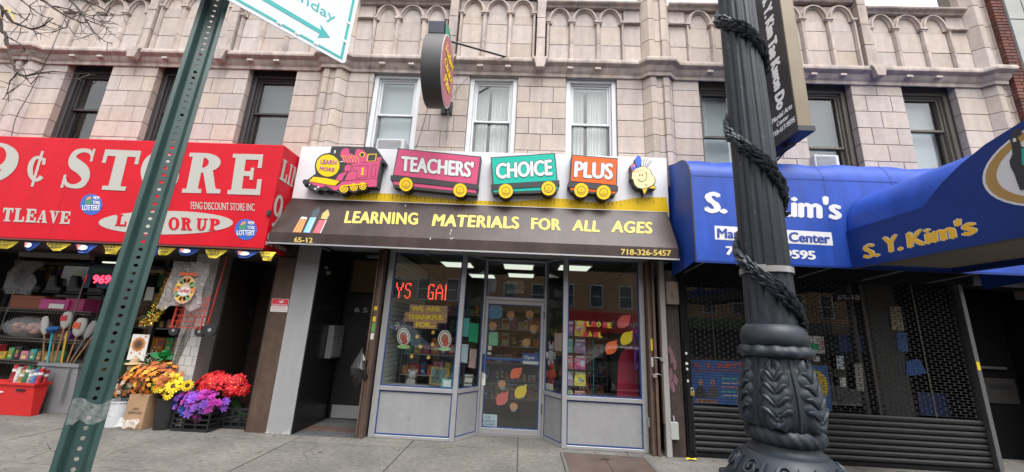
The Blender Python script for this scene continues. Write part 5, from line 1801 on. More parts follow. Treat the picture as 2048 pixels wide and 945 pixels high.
# bell
t = thing('door_bell', 'pale intercom knob high on the black tiled wall', 'intercom', (-3.37, .2, 2.55))
MB().ball((-3.38, .18, 2.58), .03, .03, .03).build('knob', mat('knob', (.2, .19, .17), .5), t, smooth=True)
MB().ball((-3.37, .26, 2.5), .04, .035, .035).build('cap', MATS['knob'], t, smooth=True)

# grey pilaster and brown panel
t = thing('grey_pilaster', 'light grey painted pilaster between the two shops', 'pilaster', (-3.6, 0, 0))
MB().box(-3.80, -3.415, -.01, .4, 0, 2.95).build('shaft', GREYP, t, bevel=.006)
for k, (cx_, w_, h_) in enumerate(((-3.77, .04, .05), (-3.69, .03, .025), (-3.5, .05, .06), (-3.45, .03, .09), (-3.61, .02, .015))):
    MB().prism([(cx_ - w_, -.0105, .001), (cx_ + w_ * .8, -.0105, .001), (cx_ + w_ * .5, -.0105, h_ * .5), (cx_ + w_ * .1, -.0105, h_), (cx_ - w_ * .5, -.0105, h_ * .6)], (0, -.002, 0)).build('paint_chip', mat('chip', (.40, .40, .39), .9, fine=.3), t)
t = thing('ribbed_cladding', 'brown ribbed metal panel beside the grey pilaster', 'panel', (-3.95, .1, 0))
bx('sheet', BROWNM, t, -4.12, -3.805, .01, .4, 0, 2.7)
x = -4.115
while x < -3.81:
    bx('rib', BROWNM, t, x, x + .012, .0, .0098, 0, 2.7)
    x += .026
# security notice
t = thing('security_notice', 'red and white security notice stuck on the brown panel', 'notice', (-3.95, -.01, 1.9))
bx('sheet', PAPER, t, -4.09, -3.81, -.006, -.003, 1.80, 2.01)
bx('red_field', mat('notice_red', (.55, .03, .05), .6), t, -4.085, -3.815, -.008, -.0065, 1.89, 2.005)
text('SECURITY NOTICE', PAPER, t, (-4.07, -.0085, 1.895), (.24, 0, 0), (0, 0, .03), bold=.02, thick=.001)
MB().prism([(-3.98, -.0085, 1.965), (-3.9, -.0085, 1.985), (-3.9, -.0085, 1.955), (-3.93, -.0085, 1.94)], (0, -.001, 0)).build('camera_mark', PAPER, t)
for k in range(3):
    bx('text_line', mat('ink_red', (.4, .08, .08), .7), t, -4.07, -3.83, -.0072, -.0062, 1.865 - k * .022, 1.871 - k * .022)

# roller gate channels
t = thing('gate_channel', 'brown rusted gate channel left of the shopfront', 'gate channel', (-2.36, .0, 0))
MB().box(-2.42, -2.405, -.03, .11, 0, 2.9).box(-2.404, -2.33, .02, .11, 0, 2.9).box(-2.329, -2.315, -.03, .11, 0, 2.9).build('channel', BROWNM, t)
for k, (z0, z1, m) in enumerate(((1.90, 1.96, YPAPER), (1.72, 1.80, YPAPER), (1.56, 1.70, mat('sticker_green', (.10, .32, .08), .7)), (1.44, 1.54, PAPER))):
    bx('sticker', m, t, -2.40, -2.345, .016, .0195, z0, z1)
t = thing('rubbish_bag', 'black bin bag hung on the gate channel', 'bag', (-2.45, -.05, 1.1))
pr = [(.01, 1.30), (.03, 1.22), (.09, 1.12), (.13, 1.0), (.12, .88), (.08, .80), (.03, .74), (.005, .70)]
mb = MB()
n = 20
rows = []
rg = random.Random(4)
for r_, z in pr:
    rows.append([(-2.50 + r_ * math.cos(2 * math.pi * k / n) * (1 + .25 * math.sin(5 * k + z * 30)), .0 + r_ * .8 * math.sin(2 * math.pi * k / n) * (1 + .2 * math.sin(7 * k + z * 40)), z + rg.uniform(-.015, .015)) for k in range(n + 1)])
    rows[-1][-1] = rows[-1][0]
mb.grid(rows).build('sack', mat('bin_bag', (.012, .012, .012), .22), t)
t = thing('gate_channel', 'brown gate channel with padlocks right of the shopfront', 'gate channel', (2.05, .0, 0))
MB().box(1.995, 2.02, -.03, .11, 0, 2.9).box(2.021, 2.07, .02, .11, 0, 2.9).build('channel', BROWNM, t)
bx('channel_lip', BROWNM, t, 2.071, 2.11, -.03, .11, .0, 2.9)
bx('sticker', YPAPER, t, 2.03, 2.066, .015, .0195, 1.48, 1.66)
bx('sticker', PAPER, t, 2.03, 2.066, .015, .0195, 1.24, 1.38)
for z in (1.38, 1.14):
    MB().tube([(2.06, -.035, z), (2.13, -.05, z), (2.18, -.03, z - .02)], .008, 6).build('hasp', mat('hasp_dull', (.22, .22, .22), .5, metal=.5), t)
    MB().lathe([(.03, -.02), (.032, 0), (.03, .02)], (2.17 if z > 1.2 else 2.05, -.06, z - .02), 12, 'y').build('disc_lock', mat('lock_steel', (.6, .6, .58), .3, metal=.8), t, smooth=True)
t = thing('grey_strip', 'narrow pale grey metal strip between the two shopfronts', 'post', (2.23, -.02, 0))
bx('strip', mat('strip_grey', (.30, .285, .285), .5, streak=.12), t, 2.19, 2.27, -.05, .05, 0, 2.9, bevel=.004)
bx('angle', BROWNM, t, 2.165, 2.188, -.045, .03, .45, 2.9)
# black outlet box on the right frame
t = thing('outlet_box', 'small grey outlet box on the shopfront edge', 'electrical box', (1.99, .05, .42))
bx('box', PANEL, t, 1.965, 2.02, .06, .11, .36, .5, bevel=.006)

# cellar hatch
t = thing('cellar_hatch', 'rusty brown steel cellar hatch let into the pavement', 'hatch', (1.23, -.55, 0))
for x0, x1 in ((.68, 1.235), (1.24, 1.80)):
    bx('leaf', RUST, t, x0, x1, -1.35, -.17, .002, .014, bevel=.003)
MB().box(.63, .676, -1.38, -.13, -.005, .018).box(1.804, 1.85, -1.38, -.13, -.005, .018).box(.677, 1.803, -.165, -.13, -.005, .018).build('rim', mat('rim_conc', (.10, .095, .09), .9, fine=.3), t)
MB().tube([(1.17, -.36, .018), (1.19, -.36, .035), (1.28, -.36, .035), (1.30, -.36, .018)], .009, 6).build('handle', RUST, t)
# ------------------------------------------------------------------ discount shop on the left
tag(MB().box(-10.2, -4.13, .95, 3.4, -.012, .002).build('store_floor', MATS['shop_floor']), kind='structure')
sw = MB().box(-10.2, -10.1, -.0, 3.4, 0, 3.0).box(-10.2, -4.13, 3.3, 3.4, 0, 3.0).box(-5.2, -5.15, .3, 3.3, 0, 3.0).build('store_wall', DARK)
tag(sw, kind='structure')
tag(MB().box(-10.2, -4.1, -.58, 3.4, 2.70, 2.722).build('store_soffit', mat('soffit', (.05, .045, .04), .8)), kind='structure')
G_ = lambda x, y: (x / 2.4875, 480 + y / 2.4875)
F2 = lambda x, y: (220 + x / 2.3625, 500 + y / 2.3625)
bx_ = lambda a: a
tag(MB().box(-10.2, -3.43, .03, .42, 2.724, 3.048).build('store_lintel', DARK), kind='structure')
# shop window frame and doors in the dark
sfl = thing('dark_shopfront', 'dark framed open front of the discount shop', 'shopfront', (-7.4, .9, 0))
for x in (-9.9, -8.4, -6.9, -6.3, -5.58):
    bx('post', BRONZE, sfl, x, x + .06, .9, .97, 0, 2.69)
bx('head', BRONZE, sfl, -9.9, -5.52, .9, .97, 2.5, 2.56)
bx('stall_riser', DARK, sfl, -9.84, -6.9, .92, .95, 0, .45)
bx('pane', SHOPGLASS, sfl, -9.84, -8.4, .93, .936, .45, 2.5)
bx('pane', SHOPGLASS, sfl, -8.34, -6.9, .93, .936, .45, 2.5)
bx('pane', SHOPGLASS, sfl, -6.24, -5.58, .93, .936, .45, 2.5)
a, b = at(*G_(105, 60), .3), at(*G_(450, 92), .3)
bx('shutter_rail', mat('rail_grey', (.16, .15, .14), .5), sfl, a.x, b.x, .28, .36, b.z - .02, b.z + .06)
t = thing('strip_light', 'short lit strip light deep inside the discount shop', 'light', tuple(at(*G_(540, 112), 1.6)))
c_ = at(*G_(545, 112), 1.6)
bx('tube', LIGHT, t, c_.x - .16, c_.x + .16, 1.6, 1.66, c_.z - .015, c_.z + .015)

# lottery display
t = thing('lottery_display', 'blue lottery display with red digits 969', 'sign', (-7.4, .5, 2.1))
a, b = at(*G_(448, 128), .5), at(*G_(575, 245), .5)
bx('case', mat('lottery_case', (.02, .05, .12), .5), t, a.x, b.x, .5, .56, b.z, a.z)
text_px('969', mat('digit_red', (1, .02, .04), emit=3.5), t, G_(463, 216), G_(550, 218), G_(466, 175), (0, .498, 0), NY, bold=.04, shear=.15, thick=.002)
bx('green_print', mat('lot_green', (.05, .12, .08), .6), t, a.x + .06, b.x - .06, .496, .499, a.z - .12, a.z - .04)

# wire rack
wr = thing('wire_rack', 'wire shelving rack in front of the discount shop window', 'rack', (-8.3, .5, 0))
WIRE = mat('wire', (.22, .21, .20), .4, metal=.6)
zz = [at(*G_(100, y), .45).z for y in (343, 487, 600)]
for x in (-9.6, -7.85):
    for y in (.42, .8):
        MB().tube([(x, y, 0), (x, y, 2.3)], .012, 6).build('upright', WIRE, wr)
for z in zz:
    mb = MB()
    mb.tube([(-9.6, .42, z), (-7.55, .42, z)], .007, 4).tube([(-9.6, .8, z), (-7.55, .8, z)], .007, 4).tube([(-9.6, .42, z - .05), (-7.55, .42, z - .05)], .005, 4)
    x = -9.55
    while x < -7.56:
        mb.tube([(x, .42, z - .05), (x, .42, z), (x, .8, z)], .003, 3, caps=False)
        x += .045
    mb.build('wire_shelf', WIRE, wr)
mb = MB()
x = -9.55
while x < -7.5:
    mb.tube([(x, .82, .3), (x, .82, 1.9)], .003, 3, caps=False)
    x += .05
mb.build('back_grid', WIRE, wr)


def carton(name, label, m, pts, Y, depth, cat='box'):
    q = [at(*G_(*p), Y) for p in pts]
    x0, x1 = min(p.x for p in q), max(p.x for p in q)
    z0, z1 = min(p.z for p in q), max(p.z for p in q)
    t = thing(name, label, cat, ((x0 + x1) / 2, Y, z0))
    bx('carton', m, t, x0, x1, Y, Y + depth, z0, z1, bevel=.004)
    bx('lid', m, t, x0 - .006, x1 + .006, Y - .006, Y + depth + .006, z1 - .06, z1 + .004, bevel=.004)
    return t, x0, x1, z0, z1


carton('shoe_box', 'plain brown shoe box on the wire rack top shelf', mat('box_brown', (.20, .06, .03), .7), [(65, 275), (205, 345)], .45, .3)
t, x0, x1, z0, z1 = carton('shoe_box', 'pink box with white print on the wire rack top shelf', mat('box_pink', (.42, .06, .20), .6), [(205, 295), (330, 350)], .44, .3)
bx('print', PAPER, t, x0 + .2, x1 - .05, .425, .432, z0 + .02, z1 - .07)
carton('shoe_box', 'deep pink box behind the mop heads', mat('box_magenta', (.36, .04, .14), .6), [(332, 292), (405, 360)], .48, .28)
goods(-9.5, -7.95, .52, zz[2] + .002, .24, 'on the low wire shelf', 71)
goods(-8.15, -7.9, .5, zz[1] + .002, .3, 'beside the bauble bag', 73)
shelf_unit('dim shelf of household goods inside the discount shop', -8.3, -5.7, 1.35, [.5, .95, 1.4, 1.85], 81, 'inside the discount shop', .3)
rh = random.Random(19)
for k in range(22):
    xx, zt_ = -9.6 + k * .19, 2.48 - rh.uniform(0, .06)
    if -6.95 < xx < -6.25:
        continue
    w_, h_ = rh.uniform(.10, .16), rh.uniform(.18, .34)
    cn_, cc = rh.choice(names_c)
    t = thing('hanging_packet', '%s packet hanging in the discount shop top row, %s along' % (cn_, (['first', 'second', 'third', 'fourth', 'fifth', 'sixth', 'seventh', 'eighth', 'ninth', 'tenth', 'eleventh', 'twelfth', 'thirteenth', 'fourteenth', 'fifteenth', 'sixteenth', 'seventeenth', 'eighteenth', 'nineteenth', 'twentieth', 'twenty-first', 'twenty-second'])[k]), 'packet', (xx, 1.05, zt_ - h_), 'hanging packets')
    bx('pouch', mat('goods_' + cn_, cc, .4, nscale=11, namt=.45), t, xx, xx + w_, 1.05, 1.075, zt_ - h_, zt_ - .03, bevel=.008)
    bx('header_card', mat('goods_label_0', (.40, .38, .33), .5), t, xx, xx + w_, 1.055, 1.06, zt_ - .029, zt_ + .02)
# boots in plastic on top of the rack
for i in range(5):
    xx = -9.45 + i * .4
    t = thing('boot', 'black boot in the dim window top, number %s along the shelf' % ['one', 'two', 'three', 'four', 'five'][i], 'boot', (xx, .6, 1.98), 'dark boots on the top shelf')
    MB().prism([(xx, .5, 1.98), (xx + .3, .5, 1.98), (xx + .31, .5, 2.05), (xx + .18, .5, 2.1), (xx + .14, .5, 2.28), (xx + .01, .5, 2.28)], (0, .1, 0)).build('upper', mat('boot_black', (.02, .02, .022), .5), t, bevel=.02)
    bx('sole', BLACK, t, xx - .005, xx + .31, .495, .605, 1.96, 1.979)
FILM = film_mat('plastic_film', (.6, .6, .62), .22)
t = thing('plastic_wrap', 'crumpled clear plastic sheet hanging over the dark boots', 'plastic', (-9.0, .45, 2.0))
rows = []
for j in range(9):
    rows.append([(-9.3 + i * .09 + .04 * math.sin(j * 1.7), .42 + .03 * math.sin(i * 2.3 + j * 1.1), 2.5 - j * .075) for i in range(7)])
MB().grid(rows).build('sheet', FILM, t)
# bag of pink goods on the second shelf
t = thing('goods_bag', 'clear bag of pink baubles lying on the wire shelf', 'bag', (-8.6, .5, 1.2))
c_ = at(*G_(110, 440), .5)
rr_ = random.Random(3)
for k in range(16):
    MB().ball((c_.x + rr_.uniform(-.3, .3), c_.y + rr_.uniform(0, .2), c_.z - .06 + rr_.uniform(0, .12)), .06, .05, .05, 8, 6).build('bauble', mat('bauble_%d' % (k % 3), [(.50, .24, .20), (.55, .38, .34), (.45, .20, .12)][k % 3], .45), t, smooth=True)
MB().ball((c_.x, c_.y + .08, c_.z + .02), .42, .2, .19, 14, 9).build('bag_film', FILM, t)


def tub(name, label, m, pts, Y, depth, rim=.03, th=.02):
    """tapered open bin whose front corners were surveyed: tl, tr, br, bl"""
    tl, tr, br, bl = [at(*G_(*p), Y) for p in pts]
    t = thing(name, label, 'bin', ((bl.x + br.x) / 2, Y + depth / 2, 0))
    zt, ztop = 0.0, (tl.z + tr.z) / 2
    x0, x1, b0, b1 = tl.x, tr.x, bl.x, br.x
    ty = .05
    vs = [(b0, Y + ty, 0), (b1, Y + ty, 0), (b1, Y + depth - ty, 0), (b0, Y + depth - ty, 0), (x0, Y, ztop), (x1, Y, ztop), (x1, Y + depth, ztop), (x0, Y + depth, ztop)]
    iv = [(x0 + th, Y + th, ztop), (x1 - th, Y + th, ztop), (x1 - th, Y + depth - th, ztop), (x0 + th, Y + depth - th, ztop), (b0 + th, Y + ty + th, .05), (b1 - th, Y + ty + th, .05), (b1 - th, Y + depth - ty - th, .05), (b0 + th, Y + depth - ty - th, .05)]
    fs = [(3, 2, 1, 0), (0, 1, 5, 4), (1, 2, 6, 5), (2, 3, 7, 6), (3, 0, 4, 7), (4, 5, 9, 8), (5, 6, 10, 9), (6, 7, 11, 10), (7, 4, 8, 11), (8, 9, 13, 12), (9, 10, 14, 13), (10, 11, 15, 14), (11, 8, 12, 15), (12, 13, 14, 15)]
    MB().add(vs + iv, fs).build('body', m, t)
    e = .018
    MB().box(x0 - e, x1 + e, Y - e, Y - .001, ztop - rim, ztop + .004).box(x0 - e, x1 + e, Y + depth + .001, Y + depth + e, ztop - rim, ztop + .004).box(x0 - e, x0 - .001, Y, Y + depth, ztop - rim, ztop + .004).box(x1 + .001, x1 + e, Y, Y + depth, ztop - rim, ztop + .004).build('rim', m, t)
    return t, x0, x1, ztop


RB = mat('red_bin', (.55, .02, .02), .5, nscale=3, namt=.06)
t, x0, x1, zt = tub('red_bin', 'red tapered bin of gift wrap rolls', RB, [(-160, 700), (175, 715), (130, 885), (-140, 885)], .12, .2)
bx('handle_slot', BLACK, t, x1 - .28, x1 - .14, .116, .132, zt - .12, zt - .09)
bx('stripe', PAPER, t, x1 - .62, x1 - .5, .122, .14, zt - .16, zt - .14)
rr_ = random.Random(9)
pats = [('red', (.42, .03, .04)), ('blue', (.08, .14, .34)), ('silver', (.36, .36, .38)), ('dark green', (.05, .16, .08)), ('gold', (.40, .28, .10)), ('white', (.5, .48, .46))]
ord_ = ['first', 'second', 'third', 'fourth', 'fifth', 'sixth', 'seventh', 'eighth', 'ninth', 'tenth', 'eleventh', 'twelfth', 'thirteenth', 'fourteenth', 'fifteenth', 'sixteenth']
for k in range(14):
    cn_, cc = pats[k % 6] if k != 7 else pats[0]
    x = x1 - .04 - (k % 7) * .075
    y = .175 + (k // 7) * .075
    h = zt + rr_.uniform(.19, .27)
    t = thing('wrap_roll', '%s gift wrap roll in the red bin, %s in the %s row' % (cn_, ord_[k % 7], 'front' if k < 7 else 'rear'), 'gift wrap', (x, y, .06), 'gift wrap rolls')
    MB().tube([(x, y, zt - .16), (x + .01, y + .012, h)], .032, 10).build('roll', mat('wrap_' + cn_.replace(' ', '_'), cc, .4, nscale=30, namt=.7), t, smooth=True)
    MB().tube([(x + .0075, y + .009, h - .1), (x + .0077, y + .0095, h - .06)], .0335, 10).build('band', PAPER, t)

GB = mat('grey_bin', (.22, .225, .235), .5, nscale=3, namt=.08)
t, x0, x1, zt = tub('grey_bin', 'large grey plastic bin holding mops and brooms', GB, [(200, 612), (395, 618), (330, 850), (152, 848)], .40, .36, .05)
for x in (x0 + .12, x1 - .12):
    bx('corner_rib', GB, t, x, x + .015, .36, .41, .2, zt - .06)
WOOD = mat('broom_wood', (.34, .17, .07), .6, nscale=8, namt=.2)
MOPW = mat('mop_white', (.50, .49, .47), .95, bump=.8, bscale=70)


def broom(label, hm, p0, p1, Y, head, hcat='mop'):
    a, b = at(*G_(*p0), Y), at(*G_(*p1), Y)
    low = b + (b - a) * .7
    low = Vector((low.x, Y + .1, max(low.z, .06)))
    t = thing('mop' if hcat == 'mop' else 'broom', label, hcat, tuple(low), 'mops and brooms')
    MB().tube([a, b, low], .013, 7).build('handle', hm, t)
    if head:
        d = (a - b).normalized()
        w, hgt, m, band = head
        n = 14
        sd = Vector((d.z, 0, -d.x))
        prof = [(.02, -.02), (w * .8, .03), (w, hgt * .35), (w, hgt * .7), (w * .75, hgt * .95), (w * .3, hgt)]
        rows = []
        for r_, h in prof:
            rows.append([tuple(a + d * (h - .02) + sd * (r_ * math.cos(2 * math.pi * k / n)) + Vector((0, r_ * .6 * math.sin(2 * math.pi * k / n), 0))) for k in range(n + 1)])
        MB().grid(rows).build('head', m, t, smooth=True)
        if band:
            c = a + d * hgt * .5
            MB().obox(c - Vector((0, w * .62, 0)), sd * w * .62, Vector((0, .004, 0)), d * hgt * .17).build('label_band', band, t)
    return t


OB = mat('label_orange', (.60, .10, .03), .6)
RBD = mat('label_red', (.50, .04, .05), .6)
broom('plain white string mop with wooden handle', WOOD, (222, 460), (214, 605), .46, (.062, .30, MOPW, None))
broom('white wrapped mop with red band leaning across the bin', WOOD, (275, 455), (255, 605), .44, (.0, .0, MOPW, None) and None)
broom('tilted white mop refill with red band and red mark', WOOD, (322, 430), (272, 605), .42, (.085, .27, MOPW, RBD))
broom('blue broom with cyan handle in the grey bin', mat('cyan_handle', (.04, .34, .40), .5), (262, 455), (236, 605), .40, (.11, .10, mat('broom_blue', (.02, .10, .30), .9, bump=.8, bscale=90), None), 'broom')
broom('white mop with orange printed wrapper', WOOD, (385, 470), (335, 605), .44, (.10, .30, MOPW, OB))
broom('broom with yellow handle in the grey bin', mat('yellow_handle', (.60, .36, .03), .5), (335, 455), (306, 605), .41, None, 'broom')
broom('grey headed mop at the back of the grey bin', mat('grey_handle', (.22, .18, .15), .5), (430, 480), (352, 605), .48, (.07, .3, mat('mop_grey', (.30, .30, .31), .9, bump=.8, bscale=70), None))
broom('thin wooden broom handle at the edge of the bin', WOOD, (470, 470), (370, 605), .46, None, 'broom')

# tiled column, hand cart, hanging turkey bag
WT = mat('white_tile', (.44, .43, .41), .4, nscale=4, namt=.08, streak=.1)
t = thing('tiled_column', 'white tiled column beside the dark doorway', 'column', (-5.33, .15, 0))
bx('core', mat('grout', (.16, .15, .14), .9), t, -5.515, -5.135, .006, .3, 0, 2.7)
for i in range(18):
    z = i * .15
    for x0, x1 in (((-5.52, -5.395), (-5.39, -5.265), (-5.26, -5.13)) if i % 2 else ((-5.52, -5.455), (-5.45, -5.325), (-5.32, -5.195), (-5.19, -5.13))):
        bx('tile', WT, t, x0 + .002, x1 - .002, 0, .0055, z + .003, z + .147, bevel=.0015)
CR = mat('cart_red', (.55, .05, .03), .45)
ct = thing('hand_cart', 'red folding wire shopping cart with black wheels hung on the column', 'cart', (-5.35, -.1, 1.4))
mb = MB()
cx0, cx1, cz0, cz1 = -5.50, -5.02, 1.47, 2.55
for x, top in ((cx0, 2.3), (cx1, 2.66)):
    mb.tube([(x, -.08, cz0), (x + .06, -.06, top)], .012, 6)
    mb.tube([(x, -.2, cz0), (x + .03, -.2, 2.0)], .008, 6)
mb.build('frame', CR, ct)
mb = MB()
for k in range(9):
    x = cx0 + .02 + k * .058
    mb.tube([(x, -.2, cz0), (x + .03, -.2, 2.0)], .004, 4)
for k in range(6):
    z = cz0 + .02 + k * .09
    mb.tube([(cx0, -.2, z), (cx1, -.2, z)], .0045, 4)
    mb.tube([(cx1, -.2, z), (cx1 + .02, -.06, z)], .0045, 4)
mb.build('wire_basket', CR, ct)
for x, z, rd in ((cx1 - .02, 1.44, .085), (cx1 + .14, 1.47, .105), (cx0 + .04, 1.44, .085)):
    w_ = MB().lathe([(rd * .55, -.022), (rd * .95, -.02), (rd, 0), (rd * .95, .02), (rd * .55, .022)], (x, -.16, z), 20, 'y').build('wheel', mat('tyre', (.015, .015, .016), .7), ct, smooth=True)
    MB().lathe([(rd * .28, -.026), (rd * .3, -.01)], (x, -.16, z), 12, 'y').build('hub', mat('hub_grey', (.25, .25, .26), .4), w_)
tb = thing('turkey_bag', 'clear plastic bag with an orange turkey print hanging over the red cart', 'bag', (-5.5, -.24, 1.9))
rows = []
for j in range(10):
    u = j / 9
    rows.append([(-5.66 + .60 * i / 8 + .03 * math.sin(j) - (.10 if i < 4 else .0) * u * u, -.26 - .02 * math.sin(i * 1.7 + j), 2.52 - .74 * u - (.05 * math.sin(i * 1.3) if j == 9 else 0)) for i in range(9)])
MB().grid(rows).build('bag_film', film_mat('bag_film', (.62, .58, .57), .38), tb)
c = Vector((-5.33, -.30, 2.07))
tg = MB().prism([(c.x + .17 * math.cos(R(q)), c.y, c.z + .22 * math.sin(R(q))) for q in range(0, 360, 20)], (0, -.002, 0)).build('printed_disc', mat('print_cream', (.55, .42, .28), .7), tb)
for k in range(12):
    aa = R(k * 30)
    MB().prism([(c.x + .12 * math.cos(aa) + .055 * math.cos(R(q)), c.y - .003, c.z + .15 * math.sin(aa) + .05 * math.sin(R(q))) for q in range(0, 360, 45)], (0, -.001, 0)).build('printed_leaf', [mat('pl_or', (.60, .20, .05), .7), mat('pl_gr', (.16, .28, .14), .7), mat('pl_ye', (.62, .40, .10), .7)][k % 3], tg)
MB().prism([(c.x - .15, c.y - .005, c.z + .22), (c.x + .15, c.y - .005, c.z + .22), (c.x + .15, c.y - .005, c.z + .27), (c.x - .15, c.y - .005, c.z + .27)], (0, -.001, 0)).build('printed_band', OB, tg)
MB().prism([(c.x + .11 * math.cos(R(q)), c.y - .005, c.z - .03 + .07 * math.sin(R(q))) for q in range(0, 360, 30)], (0, -.001, 0)).build('printed_label', PAPER, tg)
text('Turkey', RBD, tg, (c.x - .10, c.y - .0065, c.z - .07), (.2, 0, 0), (0, 0, .09), bold=.03, shear=.2, thick=.001)

# turkey poster
t = thing('turkey_poster', 'white poster with a brown turkey standing by the flowers', 'poster', (-6.13, 0, .94))
q = [at(*F2(*p), .02) for p in ((110, 398), (187, 402), (160, 525), (78, 520))]
MB().prism(q, (0, .012, 0)).build('sheet', PAPER, t)
cc_ = at(*F2(135, 447), .018)
for k, (rd, m) in enumerate(((.105, mat('tk_o', (.50, .20, .05), .7)), (.075, mat('tk_b', (.20, .08, .03), .7)), (.045, mat('tk_d', (.08, .04, .03), .7)))):
    MB().prism([(cc_.x + rd * (1 + .12 * (i % 2)) * math.cos(R(i * 18)), .018 - .002 * k, cc_.z + rd * (1 + .12 * (i % 2)) * math.sin(R(i * 18))) for i in range(20)], (0, -.001, 0)).build('turkey_print', m, t)
for x, y in ((100, 487), (140, 490), (122, 505), (170, 410)):
    p = at(*F2(x, y), .018)
    MB().prism([(p.x + .025 * math.cos(R(i * 36)) * (1 if i % 2 else .5), .018, p.z + .025 * math.sin(R(i * 36)) * (1 if i % 2 else .5)) for i in range(10)], (0, -.001, 0)).build('leaf_print', MATS['tk_o'], t)
t = thing('paper_notice', 'small grey paper notice on the dark shop frame', 'notice', tuple(at(*F2(185, 205), .1)))
q = [at(*F2(*p), .1) for p in ((176, 176), (210, 178), (198, 240), (160, 238))]
MB().prism(q, (0, .004, 0)).build('sheet', mat('grey_notice', (.22, .23, .21), .8), t)

# tinsel garland
tn = thing('tinsel_garland', 'gold and green tinsel garland hanging by the shop window', 'garland', (-6.0, -.02, 1.5))
rt = random.Random(2)
path = [at(*F2(*p), -.02) for p in ((305, 92), (280, 140), (250, 190), (225, 240), (205, 290), (180, 330), (150, 350))] + [at(*F2(*p), -.06) for p in ((190, 345), (230, 310), (262, 250), (290, 170))]
for nm, m, sel in (('gold_tinsel', mat('tinsel_gold', (.62, .42, .06), .25, metal=.7), 0), ('green_tinsel', mat('tinsel_green', (.05, .30, .10), .25, metal=.6), 1), ('red_tinsel', mat('tinsel_red', (.45, .03, .03), .25, metal=.6), 2)):
    mb = MB()
    for i in range(900 if sel == 0 else 340):
        k = rt.uniform(0, len(path) - 1.001)
        a_, f_ = int(k), k % 1
        if sel and a_ > 6:
            continue
        p = path[a_].lerp(path[a_ + 1], f_)
        d = Vector((rt.gauss(0, 1), rt.gauss(0, 1), rt.gauss(0, 1))).normalized()
        ln = rt.uniform(.03, .075)
        w = d.orthogonal().normalized() * .004
        mb.add([p - w, p + w, p + d * ln + w * .4, p + d * ln - w * .4], [(0, 1, 2, 3)])
    tag(mb.build(nm, m, tn), kind='stuff')

# dark doorway and its door
dw = thing('dark_doorway', 'deep dark doorway between the tiled column and the brown cladding', 'doorway', (-4.6, .6, 0))
bx('side_wall', mat('doorway_wall', (.018, .013, .011), .7), dw, -5.13, -5.10, .30, 1.1, 0, 2.7)
bx('side_wall', MATS['doorway_wall'], dw, -4.15, -4.121, .02, 1.1, 0, 2.7)
bx('back_wall', MATS['doorway_wall'], dw, -5.13, -4.12, 1.1, 1.16, 0, 2.7)
bx('step', mat('dark_step', (.05, .048, .045), .7), dw, -5.095, -4.155, .75, 1.1, 0, .06)
do = bx('door', mat('brown_door', (.035, .016, .010), .5, nscale=4, namt=.3), dw, -5.02, -4.22, 1.05, 1.095, .06, 2.2, bevel=.004)
bx('lock_plate', STEEL, do, -4.36, -4.31, 1.042, 1.049, .95, 1.2)
MB().tube([(-4.335, 1.042, 1.02), (-4.335, .99, 1.02), (-4.40, .985, 1.02)], .01, 6).build('handle', STEEL, do)

# ------------------------------------------------------------------ flowers on the pavement
GR = mat('leaf_dark', (.03, .10, .03), .6, rand=.3)


def petal_mesh(name, n, r0, r1, w, tilt, m, layers=1, droop=0.0, pointed=False):
    mb = MB()
    for L__ in range(layers):
        sc = 1 - .3 * L__
        for i in range(n):
            a_ = 2 * math.pi * (i + .5 * L__) / n
            d = Vector((math.cos(a_), math.sin(a_), 0))
            s_ = Vector((-d.y, d.x, 0))
            z0 = .012 * L__
            pts = []
            for u, ww in ((0, .3), (.35, 1), (.7, .85), (1, .12 if pointed else .45)):
                rr__ = r0 + (r1 * sc - r0) * u
                pts.append((d * rr__ + Vector((0, 0, z0 + rr__ * tilt - droop * u * u)), ww * w * sc))
            vs = []
            for p, ww in pts:
                vs += [p - s_ * ww, p + Vector((0, 0, .006)), p + s_ * ww]
            fs = []
            for j in range(3):
                o = j * 3
                fs += [(o, o + 1, o + 4, o + 3), (o + 1, o + 2, o + 5, o + 4)]
            mb.add(vs, fs)
    me = mb.mesh(name)
    me.materials.append(m)
    return me


SUNY = mat('sunflower_yellow', (.75, .55, .02), .6, rand=.1)
SUNB = mat('sunflower_brown', (.08, .04, .015), .9, bump=.8, bscale=120)
sun_me = petal_mesh('petals', 14, .03, .085, .017, .12, SUNY, 2)
disc_me = MB().lathe([(.002, .018), (.02, .017), (.034, .010), (.036, .0)], (0, 0, 0), 14).mesh('disc', True)
disc_me.materials.append(SUNB)
POI = mat('poinsettia_red', (.50, .006, .012), .6, rand=.25)
poi_me = petal_mesh('bracts', 7, .008, .095, .024, .10, POI, 2, .02, True)
poi_c = MB().ball((0, 0, .01), .012, .012, .008, 6, 4).mesh('centre')
poi_c.materials.append(YPAPER)
PUR = [mat('rose_magenta', (.40, .03, .32), .55, rand=.25), mat('rose_violet', (.20, .06, .42), .55, rand=.25), mat('rose_blue', (.02, .08, .45), .55, rand=.25)]
rose_me = [petal_mesh('petals', 7, .004, .055, .019, .5, m, 3) for m in PUR]
rose_me = [rose_me[0], rose_me[0], rose_me[0], rose_me[1], rose_me[1], rose_me[2]]
leaf_me = petal_mesh('leaves', 5, .01, .10, .022, .05, GR, 1, .03, True)
AUT = [mat('autumn_orange', (.60, .17, .015), .7, rand=.25), mat('autumn_gold', (.62, .33, .03), .7, rand=.25), mat('autumn_rust', (.36, .09, .02), .7, rand=.25)]


